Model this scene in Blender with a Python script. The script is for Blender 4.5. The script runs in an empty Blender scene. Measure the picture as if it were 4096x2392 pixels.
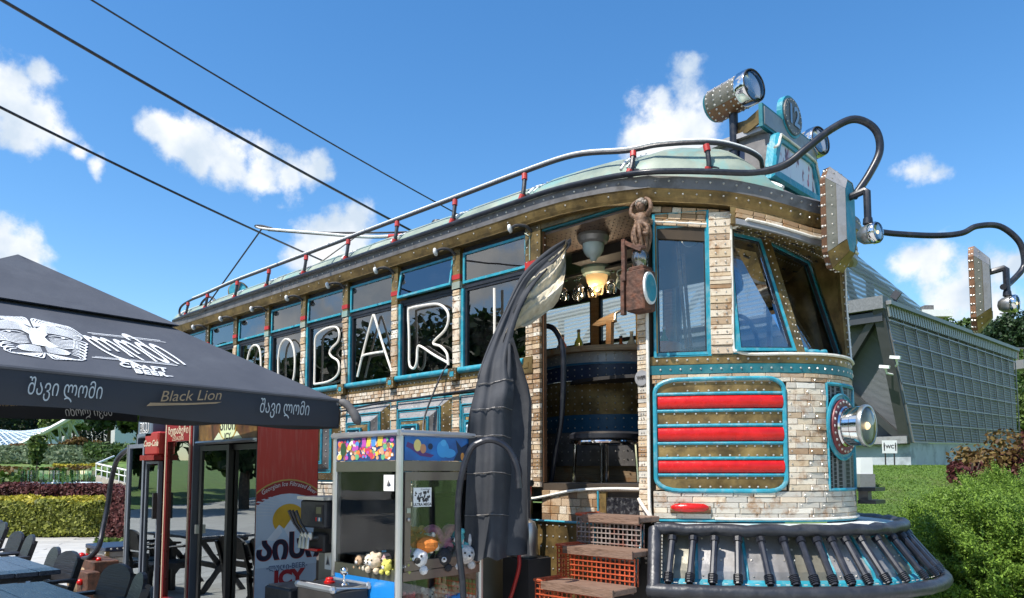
import bpy, math, random
import numpy as np
from mathutils import Vector, Matrix
R = math.radians
sc = bpy.context.scene
COL = sc.collection
random.seed(7)
rng = np.random.default_rng(7)
# ------------------------------------------------------------------ camera
cam = bpy.data.cameras.new('camera')
cam.sensor_width = 36.0
cam.lens = 26.37
cam.shift_y = 0.1143
cam.clip_start = 0.05
cam.clip_end = 3000
cam_o = bpy.data.objects.new('camera', cam)
cam_o.location = (0, 0, 1.55)
cam_o.rotation_euler = (R(94.3), 0, R(43.8))
COL.objects.link(cam_o)
sc.camera = cam_o
# ------------------------------------------------------------------ exposure
sc.view_settings.view_transform = 'Standard'
sc.view_settings.look = 'None'
sc.view_settings.gamma = 1
sc.view_settings.exposure = 0.5
sc.view_settings.use_curve_mapping = False
sc.cycles.max_bounces = 8
sc.cycles.transparent_max_bounces = 16
sc.cycles.caustics_reflective = False
sc.cycles.caustics_refractive = False
# ------------------------------------------------------------------ sun and sky
SUN_AZ, SUN_EL = -96.0, 56.0            # degrees; azimuth from +X, counter-clockwise
sd = Vector((math.cos(R(SUN_AZ)) * math.cos(R(SUN_EL)), math.sin(R(SUN_AZ)) * math.cos(R(SUN_EL)), math.sin(R(SUN_EL))))
sun = bpy.data.lights.new('sun', 'SUN')
sun.energy = 4.8
sun.angle = R(0.5)
sun.color = (1.0, 0.95, 0.87)
sun_o = bpy.data.objects.new('sun', sun)
sun_o.rotation_euler = sd.to_track_quat('Z', 'Y').to_euler()
sun_o.location = (0, -10, 30)
COL.objects.link(sun_o)
world = bpy.data.worlds.new('World')
sc.world = world
world.use_nodes = True
wt = world.node_tree
wt.nodes.clear()
def wn(kind, **kw):
 n = wt.nodes.new(kind)
 for k, v in kw.items():
  setattr(n, k, v)
 return n
def wl(a, b):
 wt.links.new(a, b)
sky = wn('ShaderNodeTexSky', sky_type='NISHITA')
sky.sun_disc = False
sky.sun_elevation = R(SUN_EL)
sky.sun_rotation = R(90.0 - SUN_AZ)
sky.altitude = 400
sky.air_density = 1.15
sky.dust_density = 0.35
sky.ozone_density = 3.0
tc = wn('ShaderNodeTexCoord')
nrm = wn('ShaderNodeVectorMath', operation='NORMALIZE')
wl(tc.outputs['Generated'], nrm.inputs[0])
warp = wn('ShaderNodeTexNoise')
warp.inputs['Scale'].default_value = 7.0
warp.inputs['Detail'].default_value = 6.0
wl(nrm.outputs[0], warp.inputs['Vector'])
wsub = wn('ShaderNodeVectorMath', operation='SUBTRACT')
wsub.inputs[1].default_value = (.5, .5, .5)
wl(warp.outputs['Color'], wsub.inputs[0])
wsc = wn('ShaderNodeVectorMath', operation='SCALE')
wsc.inputs['Scale'].default_value = 0.075
wl(wsub.outputs[0], wsc.inputs[0])
wadd = wn('ShaderNodeVectorMath', operation='ADD')
wl(nrm.outputs[0], wadd.inputs[0])
wl(wsc.outputs[0], wadd.inputs[1])
# cumulus puffs: unit directions and angular radii
PUFFS = [
 (-0.8906, 0.1923, 0.4120, 0.0339, 1.00),
 (-0.8830, 0.2067, 0.4215, 0.0257, 1.00),
 (-0.9019, 0.1942, 0.3859, 0.0486, 1.00),
 (-0.9001, 0.2147, 0.3792, 0.0410, 1.00),
 (-0.9122, 0.1920, 0.3620, 0.0346, 1.00),
 (-0.8990, 0.2322, 0.3713, 0.0251, 1.00),
 (-0.8987, 0.2526, 0.3586, 0.0147, 0.80),
 (-0.8975, 0.2734, 0.3461, 0.0163, 0.75),
 (-0.9490, 0.2017, 0.2422, 0.0361, 1.00),
 (-0.9487, 0.2175, 0.2295, 0.0306, 1.00),
 (-0.9476, 0.1895, 0.2571, 0.0266, 1.00),
 (-0.9493, 0.2321, 0.2118, 0.0187, 1.00),
 (-0.8613, 0.3106, 0.4022, 0.0254, 1.00),
 (-0.8558, 0.3335, 0.3955, 0.0324, 1.00),
 (-0.8496, 0.3592, 0.3861, 0.0385, 1.00),
 (-0.8407, 0.3896, 0.3759, 0.0409, 1.00),
 (-0.8306, 0.4206, 0.3650, 0.0419, 1.00),
 (-0.8186, 0.4462, 0.3616, 0.0383, 1.00),
 (-0.8052, 0.4687, 0.3633, 0.0316, 1.00),
 (-0.7951, 0.4893, 0.3583, 0.0160, 0.80),
 (-0.8110, 0.5052, 0.2951, 0.0463, 1.00),
 (-0.7952, 0.5246, 0.3040, 0.0376, 1.00),
 (-0.7872, 0.5438, 0.2908, 0.0319, 1.00),
 (-0.8287, 0.4905, 0.2695, 0.0344, 1.00),
 (-0.8096, 0.5227, 0.2672, 0.0455, 1.00),
 (-0.4439, 0.7626, 0.4704, 0.0287, 1.00),
 (-0.4449, 0.7730, 0.4522, 0.0311, 1.00),
 (-0.4815, 0.7632, 0.4309, 0.0355, 1.00),
 (-0.4575, 0.7838, 0.4199, 0.0410, 1.00),
 (-0.5012, 0.7615, 0.4111, 0.0376, 1.00),
 (-0.4760, 0.7855, 0.3956, 0.0418, 1.00),
 (-0.4423, 0.7911, 0.4225, 0.0196, 1.00),
 (-0.2428, 0.9102, 0.3356, 0.0279, 0.85),
 (-0.2310, 0.9163, 0.3271, 0.0239, 0.80),
 (-0.2599, 0.9356, 0.2389, 0.0277, 0.80),
 (-0.2390, 0.9436, 0.2293, 0.0338, 0.85),
 (-0.1982, 0.9578, 0.2082, 0.0439, 0.90),
 (-0.1743, 0.9587, 0.2247, 0.0318, 0.90),
 (-0.1537, 0.9609, 0.2302, 0.0239, 0.85),
 (-0.2256, 0.9529, 0.2026, 0.0374, 0.80),
 (-0.1791, 0.9657, 0.1880, 0.0383, 0.90),
 (-0.8245, -0.5277, 0.2046, 0.0731, 0.95),
 (-0.7992, -0.5598, 0.2191, 0.0544, 0.90),
 (-0.7690, -0.5920, 0.2411, 0.0704, 0.95),
 (-0.7385, -0.6281, 0.2451, 0.0552, 0.90),
 (-0.8594, -0.4791, 0.1788, 0.0603, 0.90),
 (-0.6776, -0.6835, 0.2715, 0.0631, 0.85),
 (-0.7001, -0.6685, 0.2511, 0.0475, 0.80),
]
acc = None
for (dx, dy, dz, r, w) in PUFFS:
 d = wn('ShaderNodeVectorMath', operation='DISTANCE')
 d.inputs[1].default_value = (dx, dy, dz)
 wl(wadd.outputs[0], d.inputs[0])
 m = wn('ShaderNodeMath', operation='MULTIPLY_ADD')
 m.inputs[1].default_value = -w / r
 m.inputs[2].default_value = w
 wl(d.outputs['Value'], m.inputs[0])
 if acc is None:
  acc = m
 else:
  x = wn('ShaderNodeMath', operation='SMOOTH_MAX')
  x.inputs[2].default_value = 0.12
  wl(acc.outputs[0], x.inputs[0])
  wl(m.outputs[0], x.inputs[1])
  acc = x
# the rest of the sky carries the same scattered cumulus
gn = wn('ShaderNodeTexNoise')
gn.inputs['Scale'].default_value = 3.1
gn.inputs['Detail'].default_value = 4.0
wl(nrm.outputs[0], gn.inputs['Vector'])
gm = wn('ShaderNodeMath', operation='MULTIPLY_ADD')
gm.inputs[1].default_value = 6.0
gm.inputs[2].default_value = -3.15
wl(gn.outputs['Fac'], gm.inputs[0])
dt = wn('ShaderNodeVectorMath', operation='DOT_PRODUCT')
dt.inputs[1].default_value = (-0.66, 0.69, 0.30)
wl(nrm.outputs[0], dt.inputs[0])
mk_ = wn('ShaderNodeMapRange')
mk_.inputs['From Min'].default_value = 0.62
mk_.inputs['From Max'].default_value = 0.72
mk_.inputs['To Min'].default_value = 0.0
mk_.inputs['To Max'].default_value = -3.0
wl(dt.outputs['Value'], mk_.inputs['Value'])
ga = wn('ShaderNodeMath', operation='ADD')
wl(gm.outputs[0], ga.inputs[0])
wl(mk_.outputs[0], ga.inputs[1])
gx = wn('ShaderNodeMath', operation='MAXIMUM')
wl(acc.outputs[0], gx.inputs[0])
wl(ga.outputs[0], gx.inputs[1])
det = wn('ShaderNodeTexNoise')
det.inputs['Scale'].default_value = 19.0
det.inputs['Detail'].default_value = 12.0
det.inputs['Roughness'].default_value = 0.64
wl(nrm.outputs[0], det.inputs['Vector'])
dm = wn('ShaderNodeMath', operation='MULTIPLY_ADD')
dm.inputs[1].default_value = 1.7
dm.inputs[2].default_value = -0.84
wl(det.outputs['Fac'], dm.inputs[0])
dens = wn('ShaderNodeMath', operation='ADD')
wl(gx.outputs[0], dens.inputs[0])
wl(dm.outputs[0], dens.inputs[1])
cf = wn('ShaderNodeMapRange', interpolation_type='SMOOTHSTEP')
cf.inputs['From Min'].default_value = 0.03
cf.inputs['From Max'].default_value = 0.60
wl(dens.outputs[0], cf.inputs['Value'])
# thick parts of a cloud are a little greyer low down
shn = wn('ShaderNodeTexNoise')
shn.inputs['Scale'].default_value = 13.0
shn.inputs['Detail'].default_value = 5.0
off = wn('ShaderNodeVectorMath', operation='ADD')
off.inputs[1].default_value = (0.0, 0.0, 0.02)
wl(nrm.outputs[0], off.inputs[0])
wl(off.outputs[0], shn.inputs['Vector'])
cr = wn('ShaderNodeValToRGB')
cr.color_ramp.elements[0].position = 0.40
cr.color_ramp.elements[0].color = (0.60, 0.70, 0.82, 1)
cr.color_ramp.elements[1].position = 0.60
cr.color_ramp.elements[1].color = (0.95, 0.97, 0.99, 1)
wl(shn.outputs['Fac'], cr.inputs['Fac'])
bg1 = wn('ShaderNodeBackground')
bg1.inputs['Strength'].default_value = 0.15
hsv = wn('ShaderNodeHueSaturation')
hsv.inputs['Saturation'].default_value = 1.27
wl(sky.outputs['Color'], hsv.inputs['Color'])
wl(hsv.outputs['Color'], bg1.inputs['Color'])
bg2 = wn('ShaderNodeBackground')
bg2.inputs['Strength'].default_value = 0.80
wl(cr.outputs['Color'], bg2.inputs['Color'])
mx = wn('ShaderNodeMixShader')
wl(cf.outputs[0], mx.inputs['Fac'])
wl(bg1.outputs[0], mx.inputs[1])
wl(bg2.outputs[0], mx.inputs[2])
wo = wn('ShaderNodeOutputWorld')
wl(mx.outputs[0], wo.inputs['Surface'])
# ------------------------------------------------------------------ mesh helpers
OFF = {}
def V(*a):
 return Vector(a if len(a) > 1 else a[0])
def frame_of(axis):
 a = V(axis).normalized()
 t = V(0, 0, 1) if abs(a.z) < 0.9 else V(1, 0, 0)
 u = t.cross(a).normalized()
 return u, a.cross(u), a
class M:
 def __init__(s):
  s.v, s.f, s.mi, s.cur = [], [], [], 0
 def add(s, vs, fs):
  b = len(s.v)
  s.v += [tuple(p) for p in vs]
  s.f += [tuple(i + b for i in f) for f in fs]
  s.mi += [s.cur] * len(fs)
  return s
 def box(s, lo, hi):
  x0, y0, z0 = lo
  x1, y1, z1 = hi
  return s.add([(x0, y0, z0), (x1, y0, z0), (x1, y1, z0), (x0, y1, z0), (x0, y0, z1), (x1, y0, z1), (x1, y1, z1), (x0, y1, z1)],
                     [(3, 2, 1, 0), (4, 5, 6, 7), (0, 1, 5, 4), (1, 2, 6, 5), (2, 3, 7, 6), (3, 0, 4, 7)])
 def bbox(s, lo, hi, b):
  """box with bevelled vertical and top edges"""
  x0, y0, z0 = lo
  x1, y1, z1 = hi
  ring = lambda i, z: [(x0 + i + b, y0 + i, z), (x1 - i - b, y0 + i, z), (x1 - i, y0 + i + b, z), (x1 - i, y1 - i - b, z),
                             (x1 - i - b, y1 - i, z), (x0 + i + b, y1 - i, z), (x0 + i, y1 - i - b, z), (x0 + i, y0 + i + b, z)]
  return s.rings([ring(b, z0), ring(0, z0 + b), ring(0, z1 - b), ring(b, z1)], True)
 def rings(s, rs, caps=True, closed=True):
  n = len(rs[0])
  vs, fs = [], []
  for r in rs:
   vs += list(r)
  for i in range(len(rs) - 1):
   for j in range(n if closed else n - 1):
    k = (j + 1) % n
    fs.append((i * n + j, i * n + k, (i + 1) * n + k, (i + 1) * n + j))
  if caps:
   fs.append(tuple(range(n))[::-1])
   fs.append(tuple(range((len(rs) - 1) * n, len(rs) * n)))
  return s.add(vs, fs)
 def beam(s, a, b, w, h, up=(0, 0, 1)):
  a, b = V(a), V(b)
  d = (b - a).normalized()
  u = V(up)
  if abs(d.dot(u)) > 0.97:
   u = V(0, 1, 0) if abs(d.y) < 0.9 else V(1, 0, 0)
  x = d.cross(u).normalized() * w / 2
  y = x.normalized().cross(d) * h / 2
  r = lambda p: [p - x - y, p + x - y, p + x + y, p - x + y]
  return s.rings([r(a), r(b)], True)
 def tube(s, pts, r, n=8, closed=False, caps=True):
  P = [V(p) for p in pts]
  m = len(P)
  rs = r if isinstance(r, (list, tuple)) else [r] * m
  prev = None
  out = []
  for i, p in enumerate(P):
   a = P[i - 1] if (i > 0 or closed) else p
   b = P[(i + 1) % m] if (i < m - 1 or closed) else p
   t = (b - a).normalized()
   if prev is None:
    u, _, _ = frame_of(t)
   else:
    u = (prev - t * prev.dot(t))
    u = u.normalized() if u.length > 1e-6 else frame_of(t)[0]
   prev = u
   w = t.cross(u)
   out.append([p + (u * math.cos(2 * math.pi * k / n) + w * math.sin(2 * math.pi * k / n)) * rs[i] for k in range(n)])
  if closed:
   out.append(out[0])
   return s.rings(out, False)
  return s.rings(out, caps)
 def lathe(s, prof, c=(0, 0, 0), axis=(0, 0, 1), n=16, caps=True):
  u, w, a = frame_of(axis)
  c = V(c)
  out = []
  for r, h in prof:
   out.append([c + a * h + (u * math.cos(2 * math.pi * k / n) + w * math.sin(2 * math.pi * k / n)) * max(r, 1e-4) for k in range(n)])
  return s.rings(out, caps)
 def ball(s, c, r, n=10, sc=(1, 1, 1)):
  c = V(c)
  m = max(4, n // 2)
  out = []
  for i in range(m + 1):
   t = math.pi * i / m
   out.append([c + V(r * sc[0] * max(math.sin(t), 1e-3) * math.cos(2 * math.pi * k / n), r * sc[1] * max(math.sin(t), 1e-3) * math.sin(2 * math.pi * k / n), -r * sc[2] * math.cos(t)) for k in range(n)])
  return s.rings(out, True)
 def prism(s, poly, vec):
  vec = V(vec)
  a = [V(p) for p in poly]
  return s.rings([a, [p + vec for p in a]], True)
 def quad(s, *p):
  return s.add(p, [tuple(range(len(p)))])
 def rivet(s, p, nrm_, r=0.008):
  u, w, a = frame_of(nrm_)
  p = V(p)
  n = 6
  vs = [p + (u * math.cos(2 * math.pi * k / n) + w * math.sin(2 * math.pi * k / n)) * r for k in range(n)]
  vs += [p + a * r * .55 + (u * math.cos(2 * math.pi * k / n) + w * math.sin(2 * math.pi * k / n)) * r * .6 for k in range(n)]
  vs.append(p + a * r * .75)
  fs = [(k, (k + 1) % n, n + (k + 1) % n, n + k) for k in range(n)] + [(n + k, n + (k + 1) % n, 2 * n) for k in range(n)]
  return s.add(vs, fs)
 def grid(s, fn, nu, nv):
  vs = [fn(i / nu, j / nv) for j in range(nv + 1) for i in range(nu + 1)]
  fs = [(j * (nu + 1) + i, j * (nu + 1) + i + 1, (j + 1) * (nu + 1) + i + 1, (j + 1) * (nu + 1) + i) for j in range(nv) for i in range(nu)]
  return s.add(vs, fs)
def props(o, label=None, cat=None, group=None, kind=None):
 if label: o['label'] = label
 if cat: o['category'] = cat
 if group: o['group'] = group
 if kind: o['kind'] = kind
 return o
def obj(name, m, mats, parent=None, smooth=False, loc=None, label=None, cat=None, group=None, kind=None):
 """link one mesh; its vertices are given in world coordinates (or in the parent's frame when the parent is local)"""
 base = V(loc) if loc is not None else (OFF.get(parent.name, V(0, 0, 0)) if parent else V(0, 0, 0))
 me = bpy.data.meshes.new(name)
 me.from_pydata([(p[0] - base.x, p[1] - base.y, p[2] - base.z) for p in m.v], [], m.f)
 ml = mats if isinstance(mats, (list, tuple)) else [mats]
 for mm in ml:
  me.materials.append(mm)
 if len(ml) > 1:
  me.polygons.foreach_set('material_index', m.mi)
 if smooth:
  me.polygons.foreach_set('use_smooth', [True] * len(me.polygons))
  if smooth != 'all':
   me.set_sharp_from_angle(angle=R(smooth if smooth is not True else 40))
 o = bpy.data.objects.new(name, me)
 COL.objects.link(o)
 if parent:
  o.parent = parent
  OFF[o.name] = base
 else:
  o.location = base
  OFF[o.name] = base
 return props(o, label, cat, group, kind)
def npobj(name, verts, faces, mat, parent=None, loc=None, label=None, cat=None, group=None, kind=None):
 """fast mesh from numpy quads / tris"""
 base = np.array(loc if loc is not None else (OFF.get(parent.name, V(0, 0, 0)) if parent else (0, 0, 0)), float)
 me = bpy.data.meshes.new(name)
 k = faces.shape[1]
 me.vertices.add(len(verts))
 me.vertices.foreach_set('co', (verts - base).astype(np.float32).ravel())
 me.loops.add(faces.size)
 me.loops.foreach_set('vertex_index', faces.astype(np.int32).ravel())
 me.polygons.add(len(faces))
 me.polygons.foreach_set('loop_start', np.arange(0, faces.size, k, dtype=np.int32))
 me.update(calc_edges=True)
 me.materials.append(mat)
 o = bpy.data.objects.new(name, me)
 COL.objects.link(o)
 if parent:
  o.parent = parent
 else:
  o.location = base
 OFF[o.name] = V(base)
 return props(o, label, cat, group, kind)
def thing(name, label, cat, loc, group=None, rz=0.0):
 o = bpy.data.objects.new(name, None)
 o.empty_display_size = 0.1
 o.location = loc
 o.rotation_euler = (0, 0, rz)
 COL.objects.link(o)
 OFF[o.name] = V(loc) if rz == 0 else V(0, 0, 0)
 return props(o, label, cat, group)
def local_thing(name, label, cat, group=None):
 """a thing built round its own origin, to be moved and copied"""
 o = thing(name, label, cat, (0, 0, 0), group)
 return o
def place(o, loc, rz=0.0):
 o.location = loc
 o.rotation_euler = (0, 0, rz)
 return o
def copy_tree(o, parent=None):
 c = o.copy()
 COL.objects.link(c)
 if parent:
  c.parent = parent
 for ch in list(o.children):
  copy_tree(ch, c)
 return c
def piece(name, me, parent, mat4):
 """a shared-mesh piece under a part, placed by a world matrix"""
 o = bpy.data.objects.new(name, me)
 COL.objects.link(o)
 o.parent = parent
 o.matrix_basis = Matrix.Translation(-OFF.get(parent.name, V(0, 0, 0))) @ mat4
 return o
_dg = None
def text_tris(s, size=1.0, shear=0.0, spacing=1.0, align='CENTER', bold=0.0):
 cu = bpy.data.curves.new('lettering', 'FONT')
 cu.body = s
 cu.size = size
 cu.shear = shear
 cu.space_character = spacing
 cu.align_x = align
 cu.align_y = 'CENTER'
 cu.offset = bold
 cu.resolution_u = 3
 t = bpy.data.objects.new('lettering', cu)
 COL.objects.link(t)
 dg = bpy.context.evaluated_depsgraph_get()
 dg.update()
 me = t.evaluated_get(dg).to_mesh()
 vs = [tuple(v.co) for v in me.vertices]
 fs = [tuple(p.vertices) for p in me.polygons]
 t.evaluated_get(dg).to_mesh_clear()
 bpy.data.objects.remove(t)
 bpy.data.curves.remove(cu)
 return vs, fs
def lettering(name, s, size, at, xd, yd, mat, parent, fn=None, **kw):
 vs, fs = text_tris(s, size, **kw)
 m = M()
 at, xd, yd = V(at), V(xd).normalized(), V(yd).normalized()
 if fn:
  m.add([fn(p[0], p[1]) for p in vs], fs)
 else:
  m.add([at + xd * p[0] + yd * p[1] for p in vs], fs)
 return obj(name, m, mat, parent)
def catmull(pts, k=6, closed=False):
 P = [V(p) for p in pts]
 n = len(P)
 out = []
 rng_ = range(n if closed else n - 1)
 for i in rng_:
  p0 = P[i - 1] if (i > 0 or closed) else P[0] * 2 - P[1]
  p1 = P[i]
  p2 = P[(i + 1) % n]
  p3 = P[(i + 2) % n] if (i + 2 < n or closed) else P[-1] * 2 - P[-2]
  for j in range(k):
   t = j / k
   out.append(0.5 * ((2 * p1) + (p2 - p0) * t + (2 * p0 - 5 * p1 + 4 * p2 - p3) * t * t + (3 * p1 - p0 - 3 * p2 + p3) * t ** 3))
 if not closed:
  out.append(P[-1])
 return out
# ------------------------------------------------------------------ materials
def mat_nodes(name):
 m = bpy.data.materials.new(name)
 m.use_nodes = True
 nt = m.node_tree
 nt.nodes.clear()
 out = nt.nodes.new('ShaderNodeOutputMaterial')
 return m, nt, out
def mk(name, c, rough=0.6, metal=0.0, var=0.25, scale=4.0, c2=None, bump=0.0, bscale=30.0, objvar=0.0, stretch=(1, 1, 1),
       stain=None, stain_scale=6.0, stain_amt=0.5, emit=0.0, spec=0.5, coat=0.0, island=False, rvar=0.15):
 m, nt, out = mat_nodes(name)
 N, L = nt.nodes.new, nt.links.new
 b = N('ShaderNodeBsdfPrincipled')
 L(b.outputs[0], out.inputs['Surface'])
 t = N('ShaderNodeTexCoord')
 mp = N('ShaderNodeMapping')
 mp.inputs['Scale'].default_value = stretch
 L(t.outputs['Object'], mp.inputs['Vector'])
 oi = N('ShaderNodeObjectInfo')
 rnd = oi.outputs['Random']
 if island:
  gi = N('ShaderNodeNewGeometry')
  rnd = gi.outputs['Random Per Island']
 if objvar:
  cb = N('ShaderNodeMath')
  cb.operation = 'MULTIPLY'
  cb.inputs[1].default_value = 57.0
  L(rnd, cb.inputs[0])
  cx = N('ShaderNodeCombineXYZ')
  L(cb.outputs[0], cx.inputs[0])
  L(cb.outputs[0], cx.inputs[2])
  L(cx.outputs[0], mp.inputs['Location'])
 nz = N('ShaderNodeTexNoise')
 nz.inputs['Scale'].default_value = scale
 nz.inputs['Detail'].default_value = 6
 nz.inputs['Roughness'].default_value = 0.6
 L(mp.outputs[0], nz.inputs['Vector'])
 rp = N('ShaderNodeValToRGB')
 rp.color_ramp.elements[0].position = 0.3
 rp.color_ramp.elements[1].position = 0.7
 a1 = tuple(max(0, x * (1 - var)) for x in c)
 a2 = c2 if c2 else tuple(min(1, x * (1 + var)) for x in c)
 rp.color_ramp.elements[0].color = (*a1, 1)
 rp.color_ramp.elements[1].color = (*a2, 1)
 L(nz.outputs['Fac'], rp.inputs['Fac'])
 colour = rp.outputs['Color']
 if objvar:
  hv = N('ShaderNodeHueSaturation')
  mr = N('ShaderNodeMapRange')
  mr.inputs['To Min'].default_value = 1 - objvar
  mr.inputs['To Max'].default_value = 1 + objvar
  L(rnd, mr.inputs['Value'])
  L(mr.outputs[0], hv.inputs['Value'])
  L(colour, hv.inputs['Color'])
  colour = hv.outputs['Color']
 if stain:
  n2 = N('ShaderNodeTexNoise')
  n2.inputs['Scale'].default_value = stain_scale
  n2.inputs['Detail'].default_value = 7
  n2.inputs['Roughness'].default_value = 0.65
  L(mp.outputs[0], n2.inputs['Vector'])
  r2 = N('ShaderNodeMapRange')
  r2.inputs['From Min'].default_value = 0.5
  r2.inputs['From Max'].default_value = 0.64
  r2.inputs['To Max'].default_value = stain_amt
  L(n2.outputs['Fac'], r2.inputs['Value'])
  mx_ = N('ShaderNodeMix')
  mx_.data_type = 'RGBA'
  L(r2.outputs[0], mx_.inputs[0])
  L(colour, mx_.inputs[6])
  mx_.inputs[7].default_value = (*stain, 1)
  colour = mx_.outputs[2]
 L(colour, b.inputs['Base Color'])
 b.inputs['Metallic'].default_value = metal
 b.inputs['Specular IOR Level'].default_value = spec
 if coat:
  b.inputs['Coat Weight'].default_value = coat
  b.inputs['Coat Roughness'].default_value = 0.12
 rr = N('ShaderNodeMapRange')
 rr.inputs['To Min'].default_value = max(0.02, rough - rvar)
 rr.inputs['To Max'].default_value = min(1, rough + rvar)
 L(nz.outputs['Fac'], rr.inputs['Value'])
 L(rr.outputs[0], b.inputs['Roughness'])
 if bump:
  n3 = N('ShaderNodeTexNoise')
  n3.inputs['Scale'].default_value = bscale
  n3.inputs['Detail'].default_value = 4
  L(mp.outputs[0], n3.inputs['Vector'])
  bp = N('ShaderNodeBump')
  bp.inputs['Strength'].default_value = bump
  bp.inputs['Distance'].default_value = 0.02
  L(n3.outputs['Fac'], bp.inputs['Height'])
  L(bp.outputs[0], b.inputs['Normal'])
 if emit:
  b.inputs['Emission Color'].default_value = (*c, 1)
  b.inputs['Emission Strength'].default_value = emit
 return m
def wood(name, cols, grain=(3, 3, 60), rough=0.75, island=False, dark=0.62):
 """timber whose tone differs from board to board, with streaky grain and rust runs"""
 m, nt, out = mat_nodes(name)
 N, L = nt.nodes.new, nt.links.new
 b = N('ShaderNodeBsdfPrincipled')
 L(b.outputs[0], out.inputs['Surface'])
 t = N('ShaderNodeTexCoord')
 oi = N('ShaderNodeObjectInfo')
 rnd = oi.outputs['Random']
 if island:
  rnd = N('ShaderNodeNewGeometry').outputs['Random Per Island']
 mp = N('ShaderNodeMapping')
 mp.inputs['Scale'].default_value = grain
 cb = N('ShaderNodeMath')
 cb.operation = 'MULTIPLY'
 cb.inputs[1].default_value = 83.0
 L(rnd, cb.inputs[0])
 cx = N('ShaderNodeCombineXYZ')
 L(cb.outputs[0], cx.inputs[0])
 L(cb.outputs[0], cx.inputs[1])
 L(cx.outputs[0], mp.inputs['Location'])
 L(t.outputs['Object'], mp.inputs['Vector'])
 rp = N('ShaderNodeValToRGB')
 e = rp.color_ramp.elements
 for i, c in enumerate(cols):
  p = i / (len(cols) - 1)
  if i == 0:
   e[0].position, e[0].color = 0, (*c, 1)
  elif i == len(cols) - 1:
   e[-1].position, e[-1].color = 1, (*c, 1)
  else:
   k = e.new(p)
   k.color = (*c, 1)
 L(rnd, rp.inputs['Fac'])
 nz = N('ShaderNodeTexNoise')
 nz.inputs['Scale'].default_value = 1.6
 nz.inputs['Detail'].default_value = 6
 nz.inputs['Distortion'].default_value = 0.6
 L(mp.outputs[0], nz.inputs['Vector'])
 mr = N('ShaderNodeMapRange')
 mr.inputs['From Min'].default_value = 0.3
 mr.inputs['From Max'].default_value = 0.7
 mr.inputs['To Min'].default_value = dark
 mr.inputs['To Max'].default_value = 1.2
 L(nz.outputs['Fac'], mr.inputs['Value'])
 mu = N('ShaderNodeMix')
 mu.data_type = 'RGBA'
 mu.blend_type = 'MULTIPLY'
 mu.inputs[0].default_value = 1
 L(rp.outputs[0], mu.inputs[6])
 L(mr.outputs[0], mu.inputs[7])
 n2 = N('ShaderNodeTexNoise')
 n2.inputs['Scale'].default_value = 8
 n2.inputs['Detail'].default_value = 8
 n2.inputs['Roughness'].default_value = .7
 L(N('ShaderNodeNewGeometry').outputs['Position'], n2.inputs['Vector'])
 m2 = N('ShaderNodeMapRange')
 m2.inputs['From Min'].default_value = 0.51
 m2.inputs['From Max'].default_value = 0.64
 m2.inputs['To Max'].default_value = 0.8
 L(n2.outputs['Fac'], m2.inputs['Value'])
 rs = N('ShaderNodeMix')
 rs.data_type = 'RGBA'
 L(m2.outputs[0], rs.inputs[0])
 L(mu.outputs[2], rs.inputs[6])
 rs.inputs[7].default_value = (0.30, 0.14, 0.045, 1)
 L(rs.outputs[2], b.inputs['Base Color'])
 b.inputs['Roughness'].default_value = rough
 bp = N('ShaderNodeBump')
 bp.inputs['Strength'].default_value = 0.35
 bp.inputs['Distance'].default_value = 0.01
 L(nz.outputs['Fac'], bp.inputs['Height'])
 L(bp.outputs[0], b.inputs['Normal'])
 return m
def glass(name, tint=(0.75, 0.8, 0.82), refl=0.09, ior=1.5, rough=0.0, refl_col=(1, 1, 1), smear=0.0, dcol=(0.6, 0.6, 0.58)):
 m, nt, out = mat_nodes(name)
 N, L = nt.nodes.new, nt.links.new
 tr = N('ShaderNodeBsdfTransparent')
 tr.inputs[0].default_value = (*tint, 1)
 gl = N('ShaderNodeBsdfGlossy')
 gl.inputs['Roughness'].default_value = rough
 gl.inputs['Color'].default_value = (*refl_col, 1)
 fr = N('ShaderNodeFresnel')
 fr.inputs['IOR'].default_value = ior
 ad = N('ShaderNodeMath')
 ad.operation = 'ADD'
 ad.use_clamp = True
 ad.inputs[1].default_value = refl
 L(fr.outputs[0], ad.inputs[0])
 t = N('ShaderNodeTexCoord')
 nz = N('ShaderNodeTexNoise')
 nz.inputs['Scale'].default_value = 1.7
 L(t.outputs['Object'], nz.inputs['Vector'])
 bp = N('ShaderNodeBump')
 bp.inputs['Strength'].default_value = 0.05
 bp.inputs['Distance'].default_value = 0.02
 L(nz.outputs['Fac'], bp.inputs['Height'])
 L(bp.outputs[0], gl.inputs['Normal'])
 mx_ = N('ShaderNodeMixShader')
 L(ad.outputs[0], mx_.inputs[0])
 L(tr.outputs[0], mx_.inputs[1])
 L(gl.outputs[0], mx_.inputs[2])
 last = mx_.outputs[0]
 if smear:
  df = N('ShaderNodeBsdfDiffuse')
  df.inputs[0].default_value = (*dcol, 1)
  n2 = N('ShaderNodeTexNoise')
  n2.inputs['Scale'].default_value = 5
  n2.inputs['Detail'].default_value = 8
  L(t.outputs['Object'], n2.inputs['Vector'])
  r2 = N('ShaderNodeMapRange')
  r2.inputs['From Min'].default_value = 0.45
  r2.inputs['From Max'].default_value = 0.75
  r2.inputs['To Max'].default_value = smear
  L(n2.outputs['Fac'], r2.inputs['Value'])
  m3 = N('ShaderNodeMixShader')
  L(r2.outputs[0], m3.inputs[0])
  L(last, m3.inputs[1])
  L(df.outputs[0], m3.inputs[2])
  last = m3.outputs[0]
 L(last, out.inputs['Surface'])
 return m
MT = {}
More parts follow.
